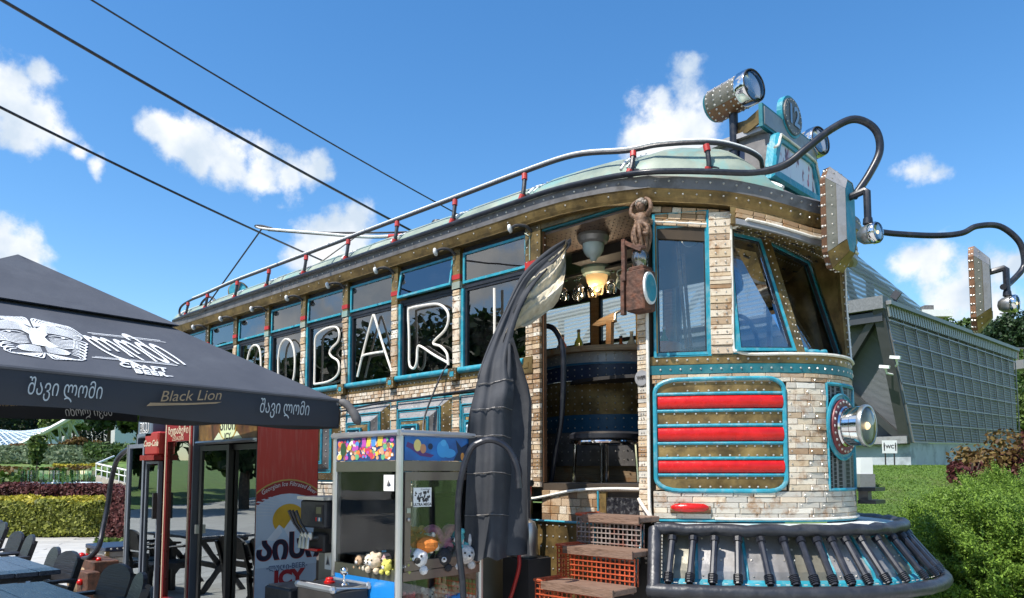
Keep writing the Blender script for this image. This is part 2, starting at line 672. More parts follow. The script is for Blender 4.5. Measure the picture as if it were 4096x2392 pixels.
MT['bronze'] = mk('aged_brass', (0.20, 0.125, 0.042), 0.46, 0.55, 0.45, 5, c2=(0.34, 0.23, 0.085), bump=0.25, bscale=14, stain=(0.06, 0.045, 0.025), stain_scale=7, stain_amt=0.6, objvar=0.18)
MT['grey'] = mk('zinc_sheet', (0.34, 0.33, 0.325), 0.45, 0.45, 0.25, 6, bump=0.25, bscale=12, stain=(0.16, 0.14, 0.12), stain_amt=0.5, objvar=0.18)
MT['olive'] = mk('olive_zinc_sheet', (0.19, 0.175, 0.125), 0.45, 0.45, 0.3, 6, c2=(0.30, 0.285, 0.23), bump=0.25, bscale=12, stain=(0.09, 0.08, 0.06), stain_amt=0.5, objvar=0.15)
MT['dkgrey'] = mk('grimy_zinc', (0.17, 0.16, 0.155), 0.55, 0.3, 0.3, 5, bump=0.2, bscale=10, stain=(0.07, 0.06, 0.05), stain_amt=0.6)
MT['copper'] = mk('copper_sheet', (0.20, 0.10, 0.05), 0.5, 0.5, 0.4, 6, bump=0.2, bscale=14, stain=(0.07, 0.04, 0.03), objvar=0.2)
MT['teal'] = mk('teal_paint', (0.025, 0.27, 0.36), 0.42, 0.0, 0.2, 9, stain=(0.30, 0.42, 0.43), stain_scale=14, stain_amt=0.45, bump=0.15, bscale=40)
MT['tealdk'] = mk('dark_teal_paint', (0.012, 0.14, 0.17), 0.45, 0.0, 0.25, 7, stain=(0.08, 0.2, 0.2), stain_scale=9, stain_amt=0.5)
MT['verdi'] = mk('verdigris_roof_paint', (0.235, 0.30, 0.25), 0.55, 0.1, 0.22, 3, c2=(0.36, 0.40, 0.32), stain=(0.17, 0.36, 0.34), stain_scale=4, stain_amt=0.75, bump=0.2, bscale=5)
MT['red'] = mk('red_enamel', (0.52, 0.008, 0.006), 0.26, 0.0, 0.22, 8, bump=0.25, bscale=16)
MT['redtape'] = mk('red_tape', (0.42, 0.025, 0.02), 0.5, 0, 0.2, 12)
MT['black'] = mk('black_rubber', (0.018, 0.019, 0.024), 0.45, 0, 0.25, 14, bump=0.15, bscale=24)
MT['foam'] = mk('black_foam_padding', (0.024, 0.026, 0.033), 0.42, 0, 0.3, 10, bump=0.45, bscale=12, stain=(0.06, 0.06, 0.065), stain_scale=8, stain_amt=0.6)
MT['pipe'] = mk('black_plastic_pipe', (0.014, 0.016, 0.024), 0.35, 0, 0.2, 10, stain=(0.05, 0.05, 0.055), stain_scale=14)
MT['white'] = mk('white_led_strip', (0.74, 0.70, 0.62), 0.4, 0, 0.08, 12, stain=(0.45, 0.36, 0.22), stain_scale=15, stain_amt=0.5)
MT['whitep'] = mk('white_paint', (0.78, 0.78, 0.76), 0.5, 0, 0.06, 4)
MT['rivet'] = mk('rivet_heads', (0.52, 0.49, 0.44), 0.35, 0.6, 0.2, 60, island=True, objvar=0.35)
MT['chrome'] = mk('chrome', (0.72, 0.72, 0.72), 0.1, 1.0, 0.05, 5, rvar=0.05)
MT['steel'] = mk('brushed_steel', (0.42, 0.42, 0.41), 0.35, 0.9, 0.12, 8)
MT['alu'] = mk('aluminium_profile', (0.58, 0.58, 0.57), 0.33, 0.8, 0.06, 5)
MT['wood'] = wood('weathered_oak', [(0.68, 0.53, 0.35), (0.54, 0.38, 0.22), (0.62, 0.50, 0.37), (0.38, 0.23, 0.12), (0.72, 0.60, 0.43), (0.48, 0.34, 0.21)])
MT['wooddk'] = wood('brown_oak', [(0.30, 0.18, 0.09), (0.38, 0.25, 0.13), (0.22, 0.13, 0.07), (0.42, 0.30, 0.18)])
MT['woodgrey'] = wood('grey_oak', [(0.58, 0.54, 0.47), (0.52, 0.47, 0.39), (0.64, 0.59, 0.50), (0.48, 0.45, 0.40)], dark=0.7)
MT['woodpale'] = wood('bleached_oak', [(0.78, 0.69, 0.55), (0.72, 0.61, 0.46), (0.80, 0.75, 0.65), (0.68, 0.55, 0.40), (0.76, 0.66, 0.52)], dark=0.74)
MT['brickwood'] = wood('end_grain_brick', [(0.68, 0.55, 0.39), (0.50, 0.34, 0.20), (0.72, 0.63, 0.50), (0.42, 0.27, 0.15), (0.64, 0.50, 0.34)], grain=(8, 8, 8))
MT['gap'] = mk('dark_joint', (0.05, 0.035, 0.022), 0.9, 0, 0.3)
MT['dark'] = mk('dark_lining', (0.030, 0.027, 0.026), 0.7, 0, 0.3)
MT['ceil'] = mk('brown_perforated_ceiling', (0.16, 0.11, 0.085), 0.5, 0.2, 0.3, 5, stain=(0.05, 0.035, 0.03), stain_scale=9)
MT['navy'] = mk('navy_enamel', (0.012, 0.022, 0.055), 0.35, 0, 0.2)
MT['blue'] = mk('blue_enamel', (0.012, 0.085, 0.16), 0.4, 0, 0.2)
MT['win'] = glass('window_glass', (0.80, 0.84, 0.86), 0.035, 1.45, smear=0.03)
MT['screen'] = glass('windscreen_glass', (0.78, 0.82, 0.84), 0.15, 1.5, smear=0.05)
MT['winside'] = glass('smoked_window_glass', (0.50, 0.53, 0.55), 0.14, 1.5, smear=0.015)
MT['clear'] = glass('clear_glass', (0.95, 0.97, 0.96), 0.01, 1.4)
MT['tintglass'] = glass('green_tinted_glass', (0.95, 0.97, 0.96), 0.0, 1.4, smear=0.015)
MT['fridgeglass'] = glass('fridge_glass', (0.42, 0.45, 0.45), 0.30, 1.6, refl_col=(0.85, 0.9, 0.9))
MT['lensglass'] = glass('lamp_lens_glass', (0.85, 0.85, 0.85), 0.02, 1.3, rough=0.04)
MT['rust'] = mk('rusty_iron', (0.085, 0.045, 0.032), 0.75, 0.2, 0.5, 14, c2=(0.15, 0.075, 0.05), bump=0.5, bscale=30, stain=(0.20, 0.07, 0.035), stain_scale=18)
MT['bulb'] = mk('warm_bulb', (1.0, 0.72, 0.38), 0.4, emit=1.6)
MT['globe'] = mk('opal_globe', (0.52, 0.60, 0.56), 0.25, 0, 0.05, 3)
MT['globelit'] = mk('lit_opal_globe', (0.85, 0.5, 0.2), 0.3, emit=0.55)
MT['fabric'] = mk('black_canvas', (0.026, 0.029, 0.036), 0.75, 0, 0.2, 3, bump=0.25, bscale=5, stain=(0.05, 0.053, 0.06), stain_scale=5, stain_amt=0.5)
MT['canopy'] = mk('charcoal_awning_canvas', (0.062, 0.068, 0.085), 0.72, 0, 0.14, 2.5, bump=0.35, bscale=3.2, stain=(0.10, 0.11, 0.13), stain_scale=3, stain_amt=0.35)
MT['valance'] = mk('shade_dark_valance', (0.024, 0.027, 0.036), 0.7, 0, 0.15, 3)  # same cloth as the canopy, its shaded side darkened in the colour
MT['print'] = mk('white_screen_print', (0.80, 0.82, 0.84), 0.6, 0, 0.05)
MT['gold'] = mk('tan_screen_print', (0.30, 0.21, 0.12), 0.6, 0, 0.2)
MT['blackwood'] = mk('black_stained_pine', (0.016, 0.016, 0.02), 0.42, 0, 0.4, 3, stretch=(2, 30, 30), bump=0.25, bscale=3)
MT['tablewood'] = mk('sky_tinted_black_pine', (0.05, 0.068, 0.105), 0.30, 0, 0.3, 3, stretch=(2, 26, 26), bump=0.15, bscale=3, objvar=0.15)  # black pine with the sky's reflected blue put into its colour
# ================================================================== THE TRAM
YC, YN, YF = 5.75, 4.67, 6.83
XR, XD = -11.6, -3.075            # rear end; where the rounded nose starts
tram = thing('tram_car', 'old wood and riveted metal tram turned bar with red striped nose and black pipe fender', 'tram', (-6.5, YC, 0))
_np = [(-3.075, -1.08), (-2.60, -.80), (-2.34, -.58), (-2.14, -.35), (-2.05, 0)]
_np = _np + [(x, -y) for x, y in _np[-2::-1]]
NP = np.array(_np, float)
NP[:, 1] += YC
for _ in range(2):
 q = [NP[0]]
 for a, b in zip(NP[:-1], NP[1:]):
  q += [a * .75 + b * .25, a * .25 + b * .75]
 q.append(NP[-1])
 NP = np.array(q)
def nx(y):
 return float(np.interp(y, NP[:, 1], NP[:, 0]))
def nn(y):
 d = (nx(min(y + .04, YF)) - nx(max(y - .04, YN))) / (min(y + .04, YF) - max(y - .04, YN))
 return V(1, -d, 0).normalized()
def npt(y, off, z):
 n = nn(y)
 return V(nx(y) + n.x * off, y + n.y * off, z)
def tang(y):
 n = nn(y)
 return V(-n.y, n.x, 0)
def droop(x, y):
 if x < -4.1:
  return 0.0
 if x <= XD + 1e-4:
  t = (x + 4.1) / (XD + 4.1)
  return .10 * t * t
 return float(np.interp(abs(y - YC), [0, .40, .80, 1.08], [.36, .33, .17, .10]))
# path round the near side, the nose and the far side: point and outward normal
PATH = [(V(x, YN, 0), V(0, -1, 0)) for x in np.linspace(XR, XD - .12, 40)]
PATH += [(V(nx(y), y, 0), nn(y)) for y in np.linspace(YN + .01, YF - .01, 44)]
PATH += [(V(x, YF, 0), V(0, 1, 0)) for x in np.linspace(XD - .12, XR, 12)]
def sweep(prof, path=PATH, m=None, dr=1.0, caps=True):
 m = m or M()
 rs = []
 for p, n in path:
  d = droop(p.x, p.y) * dr
  rs.append([V(p.x + n.x * o, p.y + n.y * o, z - d) for o, z in prof])
 return m.rings(rs, caps)
def nose_sweep(prof, y0, y1, k=20, m=None, dr=0.0):
 return sweep(prof, [(V(nx(y), y, 0), nn(y)) for y in np.linspace(y0, y1, k)], m, dr)
# block pieces: a body with slightly chamfered front edges (front is -Y), jittered
BLOCKS = []
for i in range(5):
 j = lambda: random.uniform(-.035, .035)
 m = M()
 fr = [(-.5 + .03, -.5, -.5 + .05), (.5 - .03, -.5 + j(), -.5 + .05), (.5 - .03, -.5 + j(), .5 - .05), (-.5 + .03, -.5 + j(), .5 - .05)]
 md = [(-.5 + j() * .3, -.32, -.5), (.5 + j() * .3, -.32, -.5), (.5, -.32, .5), (-.5, -.32, .5)]
 bk = [(-.5, .5, -.5), (.5, .5, -.5), (.5, .5, .5), (-.5, .5, .5)]
 m.rings([bk[::-1], md[::-1], fr[::-1]], True)
 BLOCKS.append(m)
_BM = {}
def block_mesh(i, mat):
 k = (i % len(BLOCKS), mat)
 if k not in _BM:
  me = bpy.data.meshes.new('block')
  me.from_pydata(BLOCKS[k[0]].v, [], BLOCKS[k[0]].f)
  me.materials.append(MT[mat])
  _BM[k] = me
 return _BM[k]
def block(name, parent, c, xdir, ndir, w, d, h, mat, tilt=0.0):
 """w along xdir, d along the outward normal, h up; c is the middle of the block"""
 xd, nd = V(xdir).normalized(), V(ndir).normalized()
 yd = -nd
 zd = xd.cross(yd)
 m4 = Matrix(((xd.x * w, yd.x * d, zd.x * h, c[0]), (xd.y * w, yd.y * d, zd.y * h, c[1]), (xd.z * w, yd.z * d, zd.z * h, c[2]), (0, 0, 0, 1)))
 return piece(name, block_mesh(random.randrange(5), mat), parent, m4)
# ---- floor, dark box for the shade below, lower side wall
obj('floor', M().box((XR, YN + .06, 1.34), (XD, YF - .06, 1.465)), MT['dark'], tram)
m = M()
ys = np.linspace(YN + .06, YF - .06, 20)
m.prism([(XD, YN + .06, 1.34)] + [tuple(npt(y, -.05, 1.34)) for y in ys] + [(XD, YF - .06, 1.34)], (0, 0, .125))
obj('cab_floor', m, MT['dark'], tram)
obj('under_tram_shade', M().box((XR + .3, YN + .35, 0.0), (-2.9, YF - .3, 1.2)), MT['dark'], tram)  # dark box stands in for the shaded void under the tram
obj('side_wall', M().box((XR, YN + .03, 1.2), (-4.29, YN + .06, 2.5)), MT['bronze'], tram)
obj('far_wall', M().box((XR, YF - .06, 1.2), (XD, YF, 2.5)), MT['ceil'], tram)
obj('rear_wall', M().box((XR, YN, 1.2), (XR + .05, YF, 3.7)), MT['bronze'], tram)
obj('far_header', M().box((XR, YF - .06, 3.55), (XD, YF, 3.75)), MT['dark'], tram)
m = M()
m.box((XR, YN + .1, 3.64), (-4.3, YF - .1, 3.66))
m.box((-4.3, 5.30, 3.47), (XD, YF - .1, 3.49))
m.box((-4.3, 5.28, 3.47), (XD, 5.30, 3.64))
obj('ceiling', m, MT['dark'], tram)
cl = obj('entrance_ceiling', M().box((-4.3, YN + .02, 3.56), (-3.0, 5.279, 3.58)), MT['ceil'], tram)
m = M()
for i in range(24):
 for j in range(9):
  m.rivet((-4.2 + i * .05, 4.78 + j * .055, 3.559), (0, 0, -1), .006)
obj('perforations', m, MT['dark'], cl, kind='stuff')
PX = [-4.205, -5.18, -6.125, -7.02, -7.90, -8.77, -9.64, -10.50, -11.36]
WP = .10
# ---- far-side windows and pillars
for i, x in enumerate(PX):
 obj('pillar', M().box((x - .05, YF - .07, 2.5), (x + .05, YF + .01, 3.56)), MT['wooddk'], tram)
for i in range(8):
 a, b = PX[i + 1] + .05, PX[i] - .05
 f = M()
 for (u0, u1, z0, z1) in [(a, a + .03, 2.5, 3.55), (b - .03, b, 2.5, 3.55), (a, b, 2.5, 2.53), (a, b, 3.52, 3.55), (a, b, 3.0, 3.04)]:
  f.box((u0, YF - .05, z0), (u1, YF - .01, z1))
 w = obj('window', f, MT['black'], tram)
 obj('pane', M().box((a + .03, YF - .034, 2.53), (b - .03, YF - .028, 3.0)).box((a + .03, YF - .034, 3.04), (b - .03, YF - .028, 3.52)), MT['clear'], w)
# far windows beside the entrance and cab
f = M()
for (u0, u1, z0, z1) in [(-4.12, -4.08, 2.5, 3.55), (-3.14, -3.1, 2.5, 3.55), (-4.12, -3.1, 2.5, 2.53), (-4.12, -3.1, 3.52, 3.55), (-4.12, -3.1, 2.98, 3.03)]:
 f.box((u0, YF - .05, z0), (u1, YF - .01, z1))
w = obj('window', f, MT['black'], tram)
obj('pane', M().box((-4.08, YF - .034, 2.53), (-3.14, YF - .028, 2.98)).box((-4.08, YF - .034, 3.03), (-3.14, YF - .028, 3.52)), MT['clear'], w)
# ---- near-side pillars of stacked wood blocks with painted metal heads
RV = M()
for i, x in enumerate(PX):
 if i == 0:
  continue
 p = obj('pillar', M().box((x - .045, YN, 1.44), (x + .045, YN + .09, 3.66)), MT['gap'], tram)
 h = M().box((x - WP / 2, YN - .028, 3.27), (x + WP / 2, YN + .09, 3.655))
 obj('pillar_head', h, MT['bronze'], p)
 obj('painted_band', M().box((x - WP / 2 - .004, YN - .033, 3.36), (x + WP / 2 + .004, YN + .05, 3.405)), MT['redtape'], p)
 if i % 2 == 1 or i == 4:
  obj('painted_band', M().box((x - WP / 2 - .004, YN - .033, 3.27), (x + WP / 2 + .004, YN + .05, 3.335)), MT['verdi'], p)
 for z in (3.30, 3.44, 3.50, 3.56, 3.62):
  RV.rivet((x + random.choice((-.03, .03)), YN - .03, z), (0, -1, 0), .008)
 for (za, zb) in ((2.51, 3.265), (1.45, 2.275)):
  z = za
  k = 0
  while z < zb - .02:
   if i > 5:
    hgt = min(.12, zb - z)
   else:
    hgt = min(random.choice((.028, .035, .05, .07, .11)) if i < 4 else .08, zb - z)
   if za < 2 and i > 4:
    break
   out = random.uniform(0, .012)
   block('wood_block', p, (x, YN + .01 - out, z + hgt / 2), (1, 0, 0), (0, -1, 0), WP + random.uniform(-.006, .01), .06, hgt - .004, random.choice(('wood', 'woodpale', 'wood')))
   if hgt > .03:
    for sx in (-.033, .033):
     RV.rivet((x + sx, YN - .022 - out, z + hgt / 2), (0, -1, 0), .007)
   z += hgt
   k += 1
 # square bracket with a teal heart at the sill
 br = obj('sill_bracket', M().box((x - .058, YN - .075, 2.405), (x + .058, YN - .03, 2.515)), MT['bronze'], tram)
 obj('heart', M().box((x - .026, YN - .079, 2.437), (x + .026, YN - .07, 2.483)), MT['teal'], br)
 for sx, sz in ((-.044, 2.42), (.044, 2.42), (-.044, 2.5), (.044, 2.5), (0, 2.5), (0, 2.42), (-.044, 2.46), (.044, 2.46)):
  RV.rivet((x + sx, YN - .075, sz), (0, -1, 0), .007)
# ---- side windows
for i in range(8):
 a, b = PX[i + 1] + .05, (PX[i] - .05 if i else -4.29)
 m = M()
 m.box((a, YN + .005, 3.265), (b, YN + .05, 3.30))
 m.box((a, YN + .02, 3.60), (b, YN + .07, 3.655))
 m.box((a + .035, YN + .012, 2.515), (a + .06, YN + .05, 3.265))
 m.box((b - .02, YN + .012, 2.515), (b, YN + .05, 3.265))
 m.box((a + .06, YN + .012, 3.24), (b - .02, YN + .05, 3.265))
 w = obj('window', m, MT['black'], tram)
 obj('jamb_trim', M().box((a, YN - .012, 2.515), (a + .035, YN + .05, 3.264)), MT['teal'], w)
 obj('pane', M().box((a + .06, YN + .028, 2.515), (b - .02, YN + .033, 3.24)), MT['winside'], w)
 # vent: hinged at its top, one of them left ajar
 op = R(9) if i == 1 else (R(1.2) if i % 2 else 0)
 def tv(x, y, z):
  dz, dy = z - 3.60, y - (YN + .012)
  return (x, YN + .012 + dy * math.cos(op) + dz * math.sin(op), 3.60 - dy * math.sin(op) + dz * math.cos(op))
 vf, vp = M(), M()
 for (u0, u1, z0, z1) in [(a + .02, a + .045, 3.31, 3.60), (b - .03, b - .008, 3.31, 3.60), (a + .045, b - .03, 3.31, 3.333), (a + .045, b - .03, 3.578, 3.60)]:
  k = len(vf.v)
  vf.box((u0, YN - .008, z0), (u1, YN + .022, z1))
  vf.v[k:] = [tv(*p) for p in vf.v[k:]]
 vp.box((a + .045, YN + .005, 3.333), (b - .03, YN + .010, 3.578))
 vp.v = [tv(*p) for p in vp.v]
 vf.cur = 0
 v_ = obj('vent_window', vf, MT['teal'], w)
 obj('vent_pane', vp, MT['winside'], v_)
 # lamp hook on the eave by each pillar
 x = PX[i]
 if i:
  pass
 hk = obj('bracket_arm', M().tube(catmull([(x - .01, YN - .03, 3.60), (x - .03, YN - .09, 3.64), (x - .09, YN - .14, 3.645), (x - .13, YN - .16, 3.625)], 4), .013, 6), MT['black'], tram)
 obj('porcelain_knob', M().lathe([(.012, -.02), (.034, -.012), (.04, 0), (.034, .012), (.012, .02)], (x - .14, YN - .165, 3.622), (-.8, -.5, -.2), 10), MT['whitep'], hk, smooth=True)
# ---- sill, rivet strip, brick strip
obj('sill_rail', M().tube([(XR, YN - .035, 2.492), (-4.30, YN - .035, 2.492)], .030, 10), MT['teal'], tram, smooth=True)
obj('sill_flange', M().box((XR, YN - .035, 2.513), (-4.29, YN + .03, 2.521)), MT['teal'], tram)
st = obj('rivet_strip', M().box((XR, YN - .025, 2.402), (-4.29, YN + .03, 2.463)), MT['bronze'], tram)
x = -4.36
while x > -8.4:
 RV.rivet((x, YN - .026, 2.432), (0, -1, 0), .0085)
 x -= .057
bs = obj('brick_strip', M().box((XR, YN - .0, 2.285), (-4.29, YN + .03, 2.40)), MT['gap'], tram)
for r in range(3):
 x = -4.30 - (r % 2) * .03
 z = 2.288 + r * .0375
 while x > -7.6:
  wdt = random.uniform(.05, .085)
  block('brick', bs, (x - wdt / 2, YN - .004 - random.uniform(0, .01), z + .018), (1, 0, 0), (0, -1, 0), wdt - .004, .035, .033, random.choice(('brickwood', 'woodpale')))
  x -= wdt
obj('sagging_cable', M().tube(catmull([(-4.5, YN - .06, 2.30), (-5.1, YN - .06, 2.29), (-5.7, YN - .06, 2.275), (-6.3, YN - .06, 2.262), (-7.1, YN - .06, 2.21)], 5), .011, 6), MT['black'], tram)
# ---- stepped pyramids between the pillars
for i in range(5):
 a, b = PX[i + 1] + .052, (PX[i] - .052 if i else -4.345)
 xc, zc = (a + b) / 2, 1.86
 hw, hz = (b - a) / 2, .405
 n_ = obj('stepped_niche', M().box((a - .002, YN - .002, zc - hz), (b + .002, YN + .028, zc + hz)), MT['bronze'], tram)
 tr = M()
 hs = [1.0, .76, .70, .52, .47, .30]
 ds = [.0, .075, .075, .135, .135, .175]
 cols = [('grey', 'bronze'), ('copper', 'copper'), ('grey', 'dkgrey'), ('dkgrey', 'grey'), ('bronze', 'bronze')]
 for k in range(5):
  A, B = hs[k], hs[k + 1]
  y0, y1 = YN - .004 - ds[k], YN - .004 - ds[k + 1]
  c0 = [(xc - hw * A, y0, zc - hz * A), (xc + hw * A, y0, zc - hz * A), (xc + hw * A, y0, zc + hz * A), (xc - hw * A, y0, zc + hz * A)]
  c1 = [(xc - hw * B, y1, zc - hz * B), (xc + hw * B, y1, zc - hz * B), (xc + hw * B, y1, zc + hz * B), (xc - hw * B, y1, zc + hz * B)]
  for e, mn in ((0, 1), (1, 1), (2, 0), (3, 1)):
   g = (e + 1) % 4
   pm = M().quad(c0[e], c0[g], c1[g], c1[e])
   bk = [V(p) + V(0, .012, 0) for p in (c0[e], c0[g], c1[g], c1[e])]
   pm.add(bk[::-1], [(0, 1, 2, 3)])
   obj('sheet_panel', pm, MT[cols[k][mn]], n_)
   if k % 2 == 0 and i < 4:
    nv = (V(c0[g]) - V(c0[e])).cross(V(c1[e]) - V(c0[e])).normalized()
    if nv.y > 0:
     nv = -nv
    nr = 11 - k * 2
    for q in range(nr):
     t = (q + .5) / nr
     for s in ((.28, .75) if k == 0 else (.5,)):
      pp = (V(c0[e]) * (1 - t) + V(c0[g]) * t) * (1 - s) + (V(c1[e]) * (1 - t) + V(c1[g]) * t) * s
      RV.rivet(pp, nv, .0075)
  if k % 2 == 0:
   tr.tube([V(p) + V(0, -.003, 0) for p in c1], .0105, 5, closed=True)
  else:
   tr.tube([V(p) + V(0, -.003, 0) for p in c1], .008, 5, closed=True)
 tr.tube([(xc - hw, YN - .008, zc - hz), (xc + hw, YN - .008, zc - hz), (xc + hw, YN - .008, zc + hz), (xc - hw, YN - .008, zc + hz)], .014, 5, closed=True)
 obj('bead', tr, MT['teal'], n_)
 B = hs[5]
 y1 = YN - .004 - ds[5]
 obj('heart_panel', M().box((xc - hw * B, y1 - .001, zc - hz * B), (xc + hw * B, y1 + .01, zc + hz * B)), MT['bronze'], n_)
 fr = M()
 q = .13
 for (u0, u1, z0, z1) in [(-q, -q + .018, -q, q), (q - .018, q, -q, q), (-q + .018, q - .018, q - .018, q), (-q + .018, q - .018, -q, -q + .018)]:
  fr.box((xc + u0, y1 - .024, zc + .02 + z0), (xc + u1, y1 - .002, zc + .02 + z1))
 obj('emblem_frame', fr, MT['teal'], n_)
 obj('emblem_ground', M().box((xc - q + .018, y1 - .008, zc - q + .038), (xc + q - .018, y1 - .002, zc + q)), MT['dark'], n_)
 em = M()
 for s in (-1, 1):
  em.tube(catmull([(xc + s * .012, y1 - .02, zc + .03), (xc + s * .05, y1 - .025, zc + .075), (xc + s * .09, y1 - .02, zc + .06), (xc + s * .085, y1 - .025, zc + .02), (xc + s * .045, y1 - .02, zc - .0), (xc + s * .03, y1 - .02, zc - .05)], 4), [.012 + .008 * math.sin(t * .3) for t in range(21)], 6)
  em.ball((xc + s * .075, y1 - .028, zc + .09), .022, 8)
  em.tube([(xc + s * .06, y1 - .02, zc + .02), (xc + s * .095, y1 - .03, zc - .03)], [.016, .008], 6)
 obj('carved_heads', em, mk('blue_white_carving', (0.10, 0.30, 0.38), 0.4, 0, 0.3, 30, c2=(0.75, 0.82, 0.85)) if i == 0 else bpy.data.materials['blue_white_carving'], n_, smooth=True)
# ---- LED strip and brick course along the bottom
obj('led_strip', M().tube([(XR, YN - .03, 1.432), (-7.2, YN - .03, 1.434), (-6.0, YN - .03, 1.428), (-4.35, YN - .03, 1.425)], .011, 6), MT['white'], tram)
bc = obj('brick_course', M().box((XR, YN - .004, 1.215), (-4.29, YN + .03, 1.418)), MT['gap'], tram)
for r in range(4):
 x = -4.30 - (r % 2) * .05
 z = 1.22 + r * .05
 while x > -8.2:
  wdt = random.uniform(.08, .13)
  block('brick', bc, (x - wdt / 2, YN - .006 - random.uniform(0, .012), z + .024), (1, 0, 0), (0, -1, 0), wdt - .005, .04, .044, random.choice(('brickwood', 'woodpale', 'woodgrey')))
  x -= wdt
obj('skirt', M().box((XR, YN + .05, .55), (-4.32, YN + .08, 1.22)), MT['dkgrey'], tram)
# ---- eave bands, roof
e1 = obj('soffit', sweep([(-.02, 3.655), (.075, 3.655), (.075, 3.66), (-.02, 3.66)]), MT['bronze'], tram)
e2 = obj('eave_moulding', sweep([(.0, 3.66), (.075, 3.66), (.088, 3.685), (.105, 3.735), (.112, 3.745), (0, 3.745)]), MT['bronze'], tram)
e3 = obj('eave_band', sweep([(.0, 3.746), (.113, 3.746), (.118, 3.835), (.10, 3.845), (0, 3.845)]), MT['dkgrey'], tram)
nosepath = [pn for pn in PATH if pn[0].x > XD - .02 and pn[0].y < 6.6]
sidepath = [pn for pn in PATH if pn[0].x < -3.0 and pn[0].y < 5]
for k, (p, n) in enumerate(PATH):
 if p.y > 6.2 or p.x < -8.6:
  continue
 q, nq = PATH[k + 1]
 L_ = (q - p).length
 cnt = max(1, round(L_ / .10))
 for j in range(cnt):
  t = (j + .5) / cnt
  w = p.lerp(q, t)
  d = droop(w.x, w.y)
  nv = n.lerp(nq, t).normalized()
  RV.rivet((w.x + nv.x * .118, w.y + nv.y * .118, 3.80 - d), nv, .0095)
  if j % 2 == 0 or p.x > XD:
   RV.rivet((w.x + nv.x * .099, w.y + nv.y * .099, 3.712 - d), (nv.x, nv.y, -.3), .008)
ROOFX = [XR] + PX[::-1][1:] + [XD]
def sm(t):
 t = min(1, max(0, t))
 return t * t * (3 - 2 * t)
def roof_pt(p, n, r, bulge=0.0):
 d = droop(p.x, p.y)
 B = V(p.x + n.x * .10, p.y + n.y * .10, 3.842 - d)
 C = V(min(B.x, -2.95), YC, 4.155 - (d * .25 if p.x <= XD else .025 + .1 * max(0, p.x + 3.075)))
 q = B.lerp(C, r)
 w = 1 - sm((abs(p.y - YC) - .40) / .45) if p.x > XD else 0
 q.z = B.z + (C.z - B.z) * ((1 - w) * math.sqrt(max(0, 1 - (1 - r) ** 2.3)) + w * r ** 1.15) + bulge
 return q
def roof_patch(path, name, mat):
 m = M()
 ns = len(path) - 1
 rs = [0, .02, .06, .12, .2, .3, .42, .56, .7, .85, 1.0]
 rows = []
 for k, (p, n) in enumerate(path):
  t = k / ns
  bl = .03 * min(1, 6 * min(t, 1 - t))
  rows.append([roof_pt(p, n, r, bl * min(1, r * 8)) for r in rs])
 m.rings(rows, False, closed=False)
 return obj(name, m, mat, tram, smooth=50)
def span(x0, x1, k=12):
 return [(V(x, YN, 0), V(0, -1, 0)) for x in np.linspace(x0, x1, k)]
SEAMS = [XR + .02] + [x for x in PX[::-1]] + [-3.25]
for a, b in zip(SEAMS[:-1], SEAMS[1:]):
 roof_patch(span(a, b), 'roof_panel', MT['verdi'])
 far = [(V(x, YF, 0), V(0, 1, 0)) for x in np.linspace(a, b, 6)]
 roof_patch(far, 'roof_panel', MT['verdi'])
nys = [(V(-3.25, YN, 0), V(0, -1, 0)), (V(-3.1, YN, 0), V(0, -1, 0))] + [(V(nx(y), y, 0), nn(y)) for y in np.linspace(YN + .01, 5.22, 14)]
roof_patch(nys, 'roof_panel', MT['verdi'])
roof_patch([(V(nx(y), y, 0), nn(y)) for y in np.linspace(5.22, 6.28, 16)], 'roof_panel', MT['dkgrey'])
roof_patch([(V(nx(y), y, 0), nn(y)) for y in np.linspace(6.28, YF - .01, 14)] + [(V(-3.25, YF, 0), V(0, 1, 0))], 'roof_panel', MT['verdi'])
for s in SEAMS[1:]:
 m = M().tube([roof_pt(V(s, YN, 0), V(0, -1, 0), r, .012) for r in np.linspace(0.015, .8, 16)], .013, 5)
 m.tube([roof_pt(V(s + .05, YN, 0), V(0, -1, 0), r, .01) for r in np.linspace(0.02, .8, 16)], .008, 5)
 obj('roof_seam', m, MT['whitep'] if s != -7.9 else MT['grey'], tram, smooth=True)
 for r in (.05, .09, .14, .2):
  for dx in (-.035, .085):
   RV.rivet(roof_pt(V(s + dx, YN, 0), V(0, -1, 0), r, .02), (0, -.6, .8), .01)
m = M().tube([roof_pt(V(nx(5.22), 5.22, 0), nn(5.22), r, .015) for r in np.linspace(.02, .8, 14)], .014, 5)
obj('roof_seam', m, MT['whitep'], tram, smooth=True)
# monitor roof behind the front picture, wedge falling to the rear
m = M()
m.prism([(-3.75, 5.36, 3.95), (-2.42, 5.33, 3.66), (-2.42, 5.36, 4.13), (-2.55, 5.36, 4.16), (-3.75, 5.40, 4.13)], (0, .80, 0))
mo = obj('roof_monitor', m, MT['dkgrey'], tram)
obj('monitor_lid', M().prism([(-3.8, 5.34, 4.125), (-2.46, 5.32, 4.155), (-2.46, 5.32, 4.195), (-3.8, 5.34, 4.165)], (0, .86, 0)), MT['grey'], mo)
obj('monitor_pane', M().quad((-3.3, 5.352, 3.98), (-2.62, 5.345, 3.86), (-2.62, 5.352, 4.07), (-3.3, 5.367, 4.08)).add([(-3.3, 5.36, 3.98), (-2.62, 5.353, 3.86), (-2.62, 5.36, 4.07), (-3.3, 5.375, 4.08)], [(3, 2, 1, 0)]), MT['navy'], mo)
